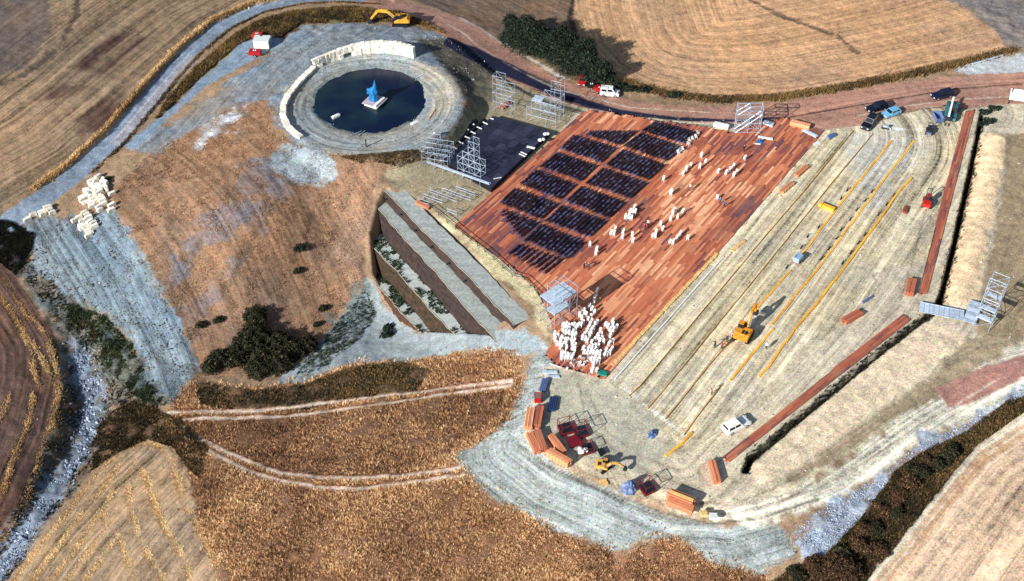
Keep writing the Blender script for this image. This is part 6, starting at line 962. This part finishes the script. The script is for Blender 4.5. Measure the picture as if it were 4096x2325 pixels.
# ---------------- sculpture on its raft in the pond
x, y, rz = L['raft'][:3]; RF = thing('raft', 'square white raft floating in the middle of the pond', 'raft', (x+.6, y+1.0, zw+.1), rz)
MB().box((0, 0, .3), (3.0, 3.4, .5)).build('float', M_WHITE, RF); MB().box((0, 0, .64), (3.8, 3.9, .14), rz=.04).build('deck_plate', mat('raft_plate', (196, 178, 182), .7, .15, 2), RF)
MB().box((1.25, -.15, .86), (.55, 3.5, .3)).build('kerb_beam', M_WHITE, RF)
g = random.Random(21); rings = [(0, 1.25, .95, 0, 0), (.9, 1.15, .85, .0, .1), (1.7, 1.35, .8, -.15, .1), (2.4, 1.3, .7, -.2, .15), (2.9, .85, .6, .2, .2), (3.5, .55, .5, .5, .25), (4.2, .33, .3, .6, .25), (5.0, .14, .14, .65, .25), (5.5, .05, .05, .68, .25)]
mb = MB(); vs = []; n_ = 14
for z_, rx, ry, ox, oy in rings:
    for i in range(n_): a = 2*math.pi*i/n_; k = 1+g.uniform(-.16, .16)*(1 if z_ < 5 else 0); vs.append((ox+rx*k*math.cos(a), oy+ry*k*math.sin(a), z_))
mb.add(vs, [(j*n_+i, j*n_+(i+1) % n_, (j+1)*n_+(i+1) % n_, (j+1)*n_+i) for j in range(len(rings)-1) for i in range(n_)]+[tuple(range((len(rings)-1)*n_, len(rings)*n_))])
for k in range(5): mb.ball((-1.0+k*.35, -.5, 1.9+.25*math.sin(k*2)), (.35, .3, .4), 8, 6, jit=.2)
mb.ball((-1.25, 0, 2.45), (.4, .4, .35), 8, 6, jit=.2)
sc_ = mb.build('draped_sculpture', M_TARP, None, (x+.3, y+1.2, zw+.82), rz); sc_.scale = (.86, .86, .9); tag(sc_, 'bright blue draped sculpture with a tall point, standing on the white raft', 'sculpture')
for i, (px, py, pz) in enumerate(L['pondbits']):
    pb = MB(); pb.side([(-.8, 0), (-.95, .45), (.95, .45), (.75, 0)], .35, bev=.1).box((0, 0, .5), (1.2, .5, .1))
    tag(pb.build('float_box', M_WHITE, None, (px, py, zw+.12), R(40)), ['small white float at the left edge of the pond water', 'small white float at the right edge of the pond water'][i], 'float')
PPL = ['pale plank on the right bank of the pond', 'longer of two crossed poles at the near pond edge', 'shorter of two crossed poles at the near pond edge', 'pale stick on the left near bank of the pond', 'short stick on the far right bank of the pond']
for i, (a, c) in enumerate(L['pondpipes']): 
    mid = [(a[k]+c[k])/2 for k in range(3)]; pb = MB(); pb.tube([a[k]-mid[k] for k in range(2)]+[a[2]-mid[2]+.12], [c[k]-mid[k] for k in range(2)]+[c[2]-mid[2]+.12], .1, 6, r2=.07)
    tag(pb.build('pole', M_ALU if i else WOOD_P, None, mid), PPL[i], 'pole')
x, y, z = L['post']; PT = thing('wooden_post', 'dark wooden post standing alone on the near rim of the pond', 'post', (x, y, z)); MB().box((0, 0, .75), (.28, .28, 1.7), top=(.85, .85)).build('post_shaft', M_BARK, PT); MB().box((0, 0, 1.62), (.34, .34, .1)).build('cap', M_DARK, PT)
# ---------------- people
def person_mesh(pose):
    """one continuous body grown from a joint skeleton"""
    me = bpy.data.meshes.new('person'); J = []; E = []; RD = []
    def j(p, r, par=None):
        J.append(p); RD.append(r)
        if par is not None: E.append((par, len(J)-1))
        return len(J)-1
    b = .28 if pose == 'bend' else 0.03
    pel = j((0, 0, .92), .15); ch = j((b*.6, 0, 1.22), .16, pel); sh = j((b, 0, 1.42), .14, ch); ne = j((b*1.15, 0, 1.53), .06, sh); hd = j((b*1.3, 0, 1.66), .1, ne); j((b*1.35, 0, 1.77), .075, hd)
    for s in (-1, 1):
        st = .16*s if pose == 'walk' else .02
        hp = j((0, s*.1, .86), .11, pel); kn = j((st*.6+.03, s*.11, .48), .07, hp); an = j((st, s*.12, .09), .05, kn); j((st+.17, s*.13, .04), .04, an)
        so = j((b, s*.2, 1.4), .07, sh); el = j((b+.06+(.15 if pose != 'stand' else 0), s*.26, 1.13), .05, so); ha = j((b+.16+(.22 if pose != 'stand' else 0), s*.25, .9), .036, el); pa = j((b+.2+(.24 if pose != 'stand' else 0), s*.25, .82), .032, ha)
        for f_ in range(4): j((b+.22+(.26 if pose != 'stand' else 0), s*.25+(f_-1.5)*.021, .73+abs(f_-1.3)*.008), .009, pa)
        j((b+.26+(.24 if pose != 'stand' else 0), s*.21, .79), .01, ha)
    me.from_pydata(J, E, []); return me, RD
def person_mat(name, shirt, trousers):
    m = bpy.data.materials.new(name); m.use_nodes = True; n = m.node_tree.nodes; l = m.node_tree.links; b = n['Principled BSDF']; b.inputs['Roughness'].default_value = .85
    tc = n.new('ShaderNodeTexCoord'); sx = n.new('ShaderNodeSeparateXYZ'); l.new(tc.outputs['Object'], sx.inputs[0]); mr = n.new('ShaderNodeMath'); mr.operation = 'DIVIDE'; mr.inputs[1].default_value = 1.85; l.new(sx.outputs[2], mr.inputs[0])
    rp = n.new('ShaderNodeValToRGB'); rp.color_ramp.interpolation = 'CONSTANT'; st = [(0, (40, 34, 30)), (.05, trousers), (.535, shirt), (.80, (196, 148, 118)), (.925, (40, 30, 26))]
    while len(rp.color_ramp.elements) < len(st): rp.color_ramp.elements.new(.5)
    for e, (p, c) in zip(rp.color_ramp.elements, st): e.position = p; e.color = (*lin(c), 1)
    l.new(mr.outputs[0], rp.inputs[0]); l.new(rp.outputs[0], b.inputs['Base Color']); return m
PP = [('worker in a pale pink shirt just left of the orange excavator', (226, 178, 160), (40, 40, 48), 'bend'), ('worker in a dark top bending at the thin edging board near the excavator', (60, 40, 40), (70, 50, 44), 'bend'), ('worker in a red top stooping farthest from the orange excavator', (150, 40, 44), (52, 48, 44), 'bend'), ('worker in a black top with a white helmet at the end of the edging crew', (40, 40, 44), (36, 36, 40), 'bend'), ('worker in a white shirt standing right of the orange excavator', (244, 244, 240), (36, 40, 56), 'stand'), ('person in white beside red boxes among the white chair stacks', (238, 236, 230), (40, 38, 44), 'walk'), ('person in a red top among the white chair stacks', (170, 48, 52), (50, 44, 48), 'bend'), ('person in a white and blue top walking beyond the left end of the stage', (190, 214, 236), (160, 80, 50), 'walk'), ('person in a blue top, left of two on the right side of the deck', (60, 110, 180), (44, 50, 70), 'stand'), ('person in a dark blue top, right of two on the right side of the deck', (40, 80, 150), (40, 44, 60), 'walk'), ('person in a pale top walking alone between seats and chair stacks', (220, 200, 196), (120, 60, 60), 'walk'), ('person dressed in black near the far scaffold frame', (34, 34, 42), (30, 30, 36), 'stand'), ('person in a dark top, left of the pair beside the last chair block', (36, 40, 66), (30, 32, 44), 'bend'), ('person in navy, right of the pair beside the last chair block', (60, 70, 110), (36, 38, 52), 'stand'), ('worker in red and white at the foot of the fourth thin edging board', (214, 150, 140), (60, 44, 44), 'bend')]
for i, ((x, y, z), (lab, sh_, tr_, pose)) in enumerate(zip(L['people'], PP)):
    me, RD = person_mesh(pose); me.materials.append(person_mat('clothing_%d' % i, sh_, tr_)); on = 5 <= i <= 13 and i != 7
    o = inst('person', me, None, (x, y, (.17 if on else z)), (0, 0, random.uniform(0, 6.2))); tag(o, lab, 'person', 'people working on the site')
    md = o.modifiers.new('skin', 'SKIN'); md.use_smooth_shade = True
    for v, r_ in zip(me.skin_vertices[0].data if me.skin_vertices else [], RD): v.radius = (r_, r_)
    if me.skin_vertices: me.skin_vertices[0].data[0].use_root = True
    o.modifiers.new('sub', 'SUBSURF').levels = 1; o.modifiers['sub'].render_levels = 1
# ---------------- vegetation
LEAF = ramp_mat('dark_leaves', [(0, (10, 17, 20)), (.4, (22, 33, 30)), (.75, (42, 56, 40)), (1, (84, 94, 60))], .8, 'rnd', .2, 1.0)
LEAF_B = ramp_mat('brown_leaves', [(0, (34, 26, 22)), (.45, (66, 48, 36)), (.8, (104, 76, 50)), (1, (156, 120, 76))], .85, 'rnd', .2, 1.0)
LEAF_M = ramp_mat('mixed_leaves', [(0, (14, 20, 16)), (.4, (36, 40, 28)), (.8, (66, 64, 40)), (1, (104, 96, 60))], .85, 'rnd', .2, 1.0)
STRAW = ramp_mat('straw', [(0, (100, 72, 58)), (.35, (160, 118, 84)), (.7, (208, 162, 114)), (1, (246, 212, 164))], .9, 'rnd', .15, .6)
HAY = ramp_mat('hay', [(0, (160, 124, 80)), (.5, (222, 182, 124)), (1, (250, 224, 172))], .9, 'rnd', .15, .6)
SCRUB = ramp_mat('scrub', [(0, (24, 30, 24)), (.4, (58, 54, 38)), (.7, (104, 80, 50)), (1, (160, 128, 78))], .9, 'rnd', .15, .6)
GREENY = ramp_mat('green_weeds', [(0, (28, 40, 28)), (.5, (56, 70, 44)), (1, (104, 112, 76))], .9, 'rnd', .15, .6)
def leaf_cloud(lobes, n_, size, g):
    """leaf-sized quads spread through the shell of several lobes, thinning outwards"""
    co = []; rv = []
    lob = np.array(lobes); w_ = (lob[:,3]*lob[:,4]); w_ = w_/w_.sum(); pick = g.choice(len(lob), n_, p=w_)
    d = g.normal(size=(n_, 3)); d /= np.linalg.norm(d, axis=1)[:, None]; d[:,2] = np.abs(d[:,2])*.95-.12
    rad = g.uniform(.45, 1.0, n_)**.5*(1+.22*np.sin(d[:,0]*7+pick)*np.cos(d[:,1]*9+pick*2))
    c = lob[pick, :3]+d*rad[:,None]*lob[pick, 3:6]
    t = g.normal(size=(n_, 3)); t /= np.linalg.norm(t, axis=1)[:, None]; nn = d+.7*g.normal(size=(n_, 3)); b_ = np.cross(t, nn); b_ /= np.linalg.norm(b_, axis=1)[:, None]+1e-6
    s = size*g.uniform(.6, 1.4, n_)[:, None]
    quad = np.stack([c-t*s-b_*s*.5, c+t*s-b_*s*.5, c+t*s+b_*s*.5, c-t*s+b_*s*.5], 1).reshape(-1, 3)
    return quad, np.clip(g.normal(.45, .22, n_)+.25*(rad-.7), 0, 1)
def shrub(label, loc, lobes, n_, size, m, seed, name='shrub', group=None):
    g = np.random.default_rng(seed); root = thing(name, label, 'shrub', loc, 0, group); q_, rv = leaf_cloud(lobes, n_, size, g)
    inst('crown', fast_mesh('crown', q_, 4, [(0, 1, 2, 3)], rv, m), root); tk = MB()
    for lx, ly, lz, *_ in lobes[:5]: tk.tube((lx*.15, ly*.15, -.3), (lx*.5, ly*.5, lz*.6), .13, 6, r2=.09); tk.tube((lx*.5, ly*.5, lz*.6), (lx, ly, lz+.2), .09, 5, r2=.03)
    for _ in range(min(40, n_//250)):            # bare twigs breaking the outline
        lx, ly, lz, rx_, ry_, rz_ = lobes[int(g.integers(len(lobes)))]; a_ = g.uniform(0, 6.28); e_ = g.uniform(.3, 1.3)
        d_ = Vector((math.cos(a_)*math.cos(e_)*rx_, math.sin(a_)*math.cos(e_)*ry_, math.sin(e_)*rz_)); c_ = Vector((lx, ly, lz)); tk.tube(c_+d_*.4, c_+d_*g.uniform(1.02, 1.22), .03, 4, r2=.012)
    tk.build('trunk', M_BARK, root); return root
bx, by, bz = L['bush_big'][0]; lob = []
for i, (x, y, z) in enumerate(L['bush_big']): k = (3.2, 2.8, 3.0, 2.4, 2.5, 2.2, 3.0, 2.6, 2.8, 2.4, 2.0, 1.8)[i]; lob.append((x-bx, y-by, z-bz+.4, k, k, k*.95))
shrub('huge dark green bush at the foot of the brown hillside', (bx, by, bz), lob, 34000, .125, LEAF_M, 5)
BS = ['round green bush alone in the middle of the brown hillside', 'thin dark bush low on the brown hillside', 'small dark bush to the right above the huge bush', 'small dark bush just above the huge bush', 'green weed clump on the grey clay below the terraces', 'smaller weed clump on the grey clay below the terraces', 'right of two small dark bushes left above the huge bush', 'left of two small dark bushes left above the huge bush', 'small dark weed beside the limestone heap']
for i, (x, y, z) in enumerate(L['bush_small']): k = (1.05, .7, .75, .6, 1.0, .8, .8, .8, .5)[i]; shrub(BS[i], (x, y, z), [(0, 0, k*.4, k, k, k), (k*.7, .2, k*.3, k*.7, k*.7, k*.8), (-k*.6, -.3, k*.3, k*.6, k*.7, k*.7)], 420, .13, LEAF if i in (0, 4, 5) else LEAF_M, 30+i)
HT = 'leafy dark bush in the hedge between the dirt road and the round stubble field'
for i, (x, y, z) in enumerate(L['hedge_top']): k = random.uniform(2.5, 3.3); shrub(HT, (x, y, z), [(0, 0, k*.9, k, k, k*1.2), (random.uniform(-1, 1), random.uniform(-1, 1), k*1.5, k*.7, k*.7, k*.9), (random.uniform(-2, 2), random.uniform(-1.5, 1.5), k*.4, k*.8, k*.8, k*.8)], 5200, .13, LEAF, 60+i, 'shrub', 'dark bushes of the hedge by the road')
HB = 'brown and dark green bush in the overgrown strip beside the bottom right field track'
for i, (x, y, z) in enumerate(L['hedge_br']): k = random.choice((.9, 1.1, 1.3, 2.0)); shrub(HB, (x, y, z), [(0, 0, k*.5, k*1.1, k*1.1, k*.9), (random.uniform(-1, 1), random.uniform(-1, 1), k*.6, k*.8, k*.7, k*.8), (random.uniform(-1.6, 1.6), random.uniform(-1.6, 1.6), k*.3, k*.8, k*.8, k*.6)], 2600, .1, (LEAF_M, LEAF_B, LEAF_B)[i % 3], 90+i, 'shrub', 'bushes of the bottom right strip')
VB = ['low green bush on the verge, right of the white van', 'low green bush on the verge, nearest the white van', 'low green bush on the verge, farthest right', 'low green bush on the verge behind the white van']
for i, (x, y, z) in enumerate(L['verge_bush']): shrub(VB[i], (x, y, z), [(0, 0, .5, 1.2, 1.0, .9), (1.0, .2, .4, .8, .8, .7), (-.9, -.1, .35, .8, .7, .6)], 500, .15, LEAF, 120+i)
def scatter(poly, n_, g, edge=0.0):
    pl = np.array(poly); lo, hi = pl.min(0), pl.max(0); out = np.zeros((0, 2))
    while len(out) < n_:
        p = g.uniform(lo, hi, (n_*2, 2)); p = p[inside(pl, p[:,0], p[:,1])]; out = np.vstack([out, p])
    return out[:n_]
def tufts(name, pts, h, w_, nb, m, g, label, cat, lean=.35, tone=(.5, .22), clump=0.0, spread=.18):
    """dry grass: each tuft a few leaning blades"""
    n_ = len(pts); z = height(pts[:,0], pts[:,1]); hh = h*g.uniform(.6, 1.35, n_)*(1+clump*fbm(pts[:,0], pts[:,1], .4, 7)*2)
    base = np.repeat(np.c_[pts, z-.05], nb, 0); ang = g.uniform(0, 2*math.pi, n_*nb); off = g.uniform(0, spread, n_*nb)[:, None]; dv = np.c_[np.cos(ang), np.sin(ang), np.zeros(n_*nb)]; sv_ = np.c_[-np.sin(ang), np.cos(ang), np.zeros(n_*nb)]; H_ = np.repeat(hh, nb)[:, None]
    b0 = base+dv*off; w2 = w_*g.uniform(.6, 1.4, n_*nb)[:, None]; tip = b0+dv*lean*H_*g.uniform(.3, 1.5, n_*nb)[:, None]+np.array([0, 0, 1])*H_
    co = np.stack([b0-sv_*w2, b0+sv_*w2, tip], 1).reshape(-1, 3); tn = np.repeat(np.clip(g.normal(*tone, n_)+fbm(pts[:,0], pts[:,1], .12, 3)*.9, 0, 1), nb)
    o = inst(name, fast_mesh(name, co, 3, [(0, 1, 2)], np.clip(tn+g.normal(0, .1, n_*nb), 0, 1), m)); tag(o, label, cat, None, 'stuff'); return o
G_ = np.random.default_rng(5)
def along(pl, n_, sd, g):
    pl = np.array(pl); s = np.hypot(*(pl[1:]-pl[:-1]).T); cum = np.r_[0, np.cumsum(s)]; t = g.uniform(0, cum[-1], n_); i = np.clip(np.searchsorted(cum, t)-1, 0, len(s)-1); f_ = ((t-cum[i])/s[i])[:, None]
    return pl[i]*(1-f_)+pl[i+1]*f_+g.normal(0, sd, (n_, 2))
def without(pts, lines, hw): 
    k = np.ones(len(pts), bool)
    for pl in lines: k &= dist_line(pl, pts[:,0], pts[:,1])[0] > hw
    return pts[k]
def infield(pts):
    h = proj_ok(pts); return pts[h]
def proj_ok(pts):
    dy = pts[:,1]+156.6; z = -6-146.0; c, s = math.cos(R(43)), math.sin(R(43)); dep = dy*c-z*s; return (np.abs(pts[:,0]/dep) < .46) & (pts[:,1] > -72) & (pts[:,1] < 112)
cp_ = scatter(L['G']['crop'], 56000, G_); cp_ = cp_+G_.normal(0, .45, cp_.shape)*G_.choice([0, 1, 2.2], (len(cp_), 1), p=[.4, .4, .2]); cp_ = without(infield(cp_), [L['T'][k] for k in ('a1', 'a2', 'b1', 'b2')], .55)
dk = np.array([inside(L['G']['crop_dark'], np.array([p[0]]), np.array([p[1]]))[0] for p in cp_[:0]]) if False else inside(L['G']['crop_dark'], cp_[:,0], cp_[:,1])
mid_ = inside(L['G']['crop_mid'], cp_[:,0], cp_[:,1]) & ~dk
tufts('dry_crop', cp_[~dk & ~mid_], .36, .07, 5, STRAW, G_, 'golden-brown dry crop covering the bottom slope', 'crop', tone=(.56, .24), clump=.8, lean=.7, spread=.28)
tufts('dry_crop', cp_[mid_], .34, .07, 5, STRAW, G_, 'darker brown dry crop between the pale wheel tracks', 'crop', tone=(.3, .24), clump=.8, lean=.7, spread=.28)
tufts('dark_weeds', cp_[dk], .32, .07, 4, SCRUB, G_, 'dark green and brown weeds at the top of the crop slope', 'weeds', tone=(.48, .22), lean=.6)
tufts('hill_grass', infield(scatter(L['G']['hill'], 26000, G_)), .16, .05, 3, STRAW, G_, 'short dry grass on the brown hillside', 'grass', tone=(.3, .22), clump=1.0)
tufts('scrub', infield(without(scatter(L['G']['scrub_left'], 4500, G_), [L['creek']], 1.3)), .35, .09, 4, SCRUB, G_, 'dark scrub along the stony gully', 'scrub', tone=(.42, .28), clump=1)
tufts('scrub', infield(scatter(L['G']['hedge_br'], 15000, G_)), .6, .09, 4, SCRUB, G_, 'brown scrub in the strip beside the bottom right track', 'scrub', tone=(.5, .25), clump=1)
tufts('verge_grass', infield(scatter(L['G']['road_grass'], 14000, G_)), .5, .07, 4, SCRUB, G_, 'yellow-green verge grass between the farm road and the side track', 'grass', tone=(.72, .25), clump=1)
tufts('weeds', infield(scatter(L['G']['scrub_mid'], 6000, G_)), .45, .08, 4, SCRUB, G_, 'brown weeds between the gully and the crop', 'weeds', tone=(.5, .25), clump=1)
tufts('trench_weeds', np.vstack([along(L['trench1'], 2200, .3, G_), along(L['trench2'], 2600, .3, G_)]), .45, .08, 4, SCRUB, G_, 'dark weeds growing in the narrow trench', 'weeds', tone=(.1, .15))
tufts('scrub', scatter(L['G']['scrub_top'], 6000, G_), .5, .09, 4, SCRUB, G_, 'dark brown scrub inside the road bend above the pond', 'scrub', tone=(.35, .2))
tufts('scrub', scatter(L['G']['dark_bank'], 3500, G_), .5, .09, 4, SCRUB, G_, 'dark weeds on the bank at the left edge below the farm road', 'scrub', tone=(.15, .15))
tufts('weeds', infield(scatter(L['G']['fan_low'], 3600, G_)), .4, .08, 4, GREENY, G_, 'green weeds on the lower clay fan', 'weeds', tone=(.4, .25))
tufts('weeds', scatter(L['G']['clay_scrub'], 900, G_), .35, .08, 4, GREENY, G_, 'green weeds on the clay below the terraces', 'weeds', tone=(.35, .25))
tufts('weeds', scatter(L['G']['hillgreen'], 3000, G_), .25, .06, 3, SCRUB, G_, 'low weeds on the slope below the pond rim', 'weeds', tone=(.6, .2))
vg = np.array(L['G']['field_tr'])[4:13]; tufts('verge_grass', along(vg, 7000, .55, G_), .6, .08, 4, SCRUB, G_, 'dry grass strip between the dirt road and the round stubble field', 'grass', tone=(.72, .2))
rl = np.array(L['road_left'])
dd = np.gradient(rl, axis=0); nn_ = np.c_[-dd[:,1], dd[:,0]]/np.hypot(*dd.T)[:, None]
tufts('verge_grass', infield(along((rl+nn_*2.9)[2:], 4500, .3, G_)), .5, .07, 4, HAY, G_, 'yellow grass edge between the ploughed field and the farm road', 'grass', tone=(.45, .2))
tufts('verge_grass', infield(along((rl-nn_*2.5)[3:], 2500, .25, G_)), .4, .07, 4, SCRUB, G_, 'thin grass edge on the lower side of the farm road', 'grass', tone=(.7, .2))
# weeds on the vegetated ledges of the terraces
for i, lab in ((2, 'green weeds dotted over the third terrace ledge'), (3, 'green weeds dotted over the lowest terrace ledge')):
    z, p0, p1, p2, p3 = L['ter'][i]; n_ = 1500; u = G_.uniform(.04, .96, n_)[:, None]; v = G_.uniform(.02, .75, n_)[:, None]; p = (np.array(p0)*(1-u)+np.array(p1)*u)*(1-v)+(np.array(p3)*(1-u)+np.array(p2)*u)*v
    p = p[fbm(p[:,0], p[:,1], .5, 3) > -.06]; hh = G_.uniform(.2, .55, len(p)*4)[:, None]; base = np.repeat(np.c_[p, np.full(len(p), z)], 4, 0); a = G_.uniform(0, 6.3, len(base)); d = np.c_[np.cos(a), np.sin(a), 0*a]; s_ = np.c_[-np.sin(a), np.cos(a), 0*a]
    co = np.stack([base-s_*.12, base+s_*.12, base+d*hh*.6+np.array([0, 0, 1])*hh], 1).reshape(-1, 3); o = inst('ledge_weeds', fast_mesh('ledge_weeds', co, 3, [(0, 1, 2)], np.clip(G_.normal(.4, .25, len(base)), 0, 1), GREENY)); tag(o, lab, 'weeds', None, 'stuff')
# hay windrows: each row is a thing of its own
for i, pl in enumerate(L['swaths_b']+L['swaths_l']):
    ln_ = sum(math.hypot(b[0]-a[0], b[1]-a[1]) for a, b in zip(pl[:-1], pl[1:])); left = i >= len(L['swaths_b'])
    pts = along(pl, int(ln_*52), .26, G_); o = tufts('hay_windrow', pts, .17, .05, 4, HAY, G_, None, None, lean=1.1, tone=((.4 if left else .62), .2), spread=.35); del o['kind']
    tag(o, 'raked row of dry straw, %s' % (['outermost, curving round the whole bottom left field', 'second from the gully in the bottom left field', 'third from the gully in the bottom left field', 'fourth from the gully in the bottom left field', 'fifth from the gully in the bottom left field', 'inner one on the right half of the bottom left field', 'second from the crop in the bottom left field', 'shortest inner one at the bottom of the bottom left field', 'tiny one at the middle of the bottom left field', 'longest one beside the gully on the dark left field', 'second from the gully on the dark left field', 'at the left edge of the dark left field', 'short one touching the gully scrub on the dark left field', 'upper outer one on the dark left field', 'upper middle one on the dark left field', 'upper inner short one on the dark left field'][i]), 'straw row', 'raked straw rows')
# loose stones and clods
M_ROCK = ramp_mat('rubble', [(0, (84, 94, 110)), (.5, (140, 152, 172)), (1, (214, 222, 232))], .9, 'rnd', .15, 2)
M_CLOD = ramp_mat('clods', [(0, (80, 80, 78)), (.5, (134, 134, 128)), (1, (206, 202, 190))], .95, 'rnd', .15, 2)
OCT = np.array([(1, 0, 0), (0, 1, 0), (-1, 0, 0), (0, -1, 0), (0, 0, 1), (0, 0, -.6)], float); OF = [(0, 1, 4), (1, 2, 4), (2, 3, 4), (3, 0, 4), (1, 0, 5), (2, 1, 5), (3, 2, 5), (0, 3, 5)]
def stones(name, pts, size, m, g, label, tone=(.5, .25)):
    n_ = len(pts); s = size*np.exp(g.normal(0, .45, n_)); a = g.uniform(0, 6.3, n_); v = OCT[None]*(1+g.uniform(-.35, .35, (n_, 6, 1)))*s[:, None, None]; v[:,:,2] *= .7
    x = v[:,:,0]*np.cos(a)[:, None]-v[:,:,1]*np.sin(a)[:, None]; y = v[:,:,0]*np.sin(a)[:, None]+v[:,:,1]*np.cos(a)[:, None]; z = height(pts[:,0], pts[:,1])
    co = np.stack([x+pts[:,:1], y+pts[:,1:], v[:,:,2]+z[:, None]+s[:, None]*.15], 2).reshape(-1, 3); o = inst(name, fast_mesh(name, co, 6, OF, np.clip(g.normal(*tone, n_), 0, 1), m)); tag(o, label, 'stones', None, 'stuff')
stones('rubble', infield(scatter(L['G']['rubble'], 9000, G_)), .055, M_ROCK, G_, 'pale blue-grey rubble tipped down the bottom right bank', (.55, .25))
stones('creek_stones', (lambda p: p[fbm(p[:,0], p[:,1], .6, 8) > -.08])(infield(along(L['creek'], 8500, 1.1, G_))), .13, M_ROCK, G_, 'pale stones filling the bed of the gully', (.32, .25))
stones('clods', infield(scatter(L['G']['fan'], 5000, G_)), .09, M_CLOD, G_, 'grey clods scattered over the clay fan', (.22, .2)); stones('clods', infield(scatter(L['G']['clay_edge'], 3500, G_)), .055, M_CLOD, G_, 'grey clods on the clay bank around the yard', (.4, .25))
stones('gravel_heap_stones', scatter(L['G']['pale_heap'], 3600, G_), .05, M_ROCK, G_, 'pale gravel spilled down the slope below the pond', (.4, .25)); stones('pebbles', infield(scatter(L['G']['site'], 9000, G_)), .06, M_CLOD, G_, 'small stones scattered over the bare site', (.6, .3)); stones('pebbles', scatter(L['G']['clay_pond'], 4000, G_), .07, M_CLOD, G_, 'small stones scattered on the clay around the pond', (.45, .3))
for i, (x, y, z) in enumerate(L['creeper']): shrub(['dark creeper at the head of the upper trench', 'dark weed patch right of the trench head', 'low dark weed beside the upper trench edge', 'dark bush between the trench head and the billboard'][i], (x, y, z), [(0, 0, .15, 1.1, .9, .5), (1.0, .5, .1, .7, .7, .4), (-.5, .6, .15, .6, .6, .45)], 260, .16, LEAF, 150+i)
# grassy hump near the far excavator, dark creeper at the head of the trench
x, y, z = L['mound']; tag(heap_mesh(2.2, 1.3, .5, 3, 16, 5, .15).build('grass_mound', mat('mound_soil', (104, 98, 66), .95, .3, 2, bump=.5), None, (x, y, gz(x, y)-.02)), 'small grassy hump on the clay beside the far excavator', 'mound')
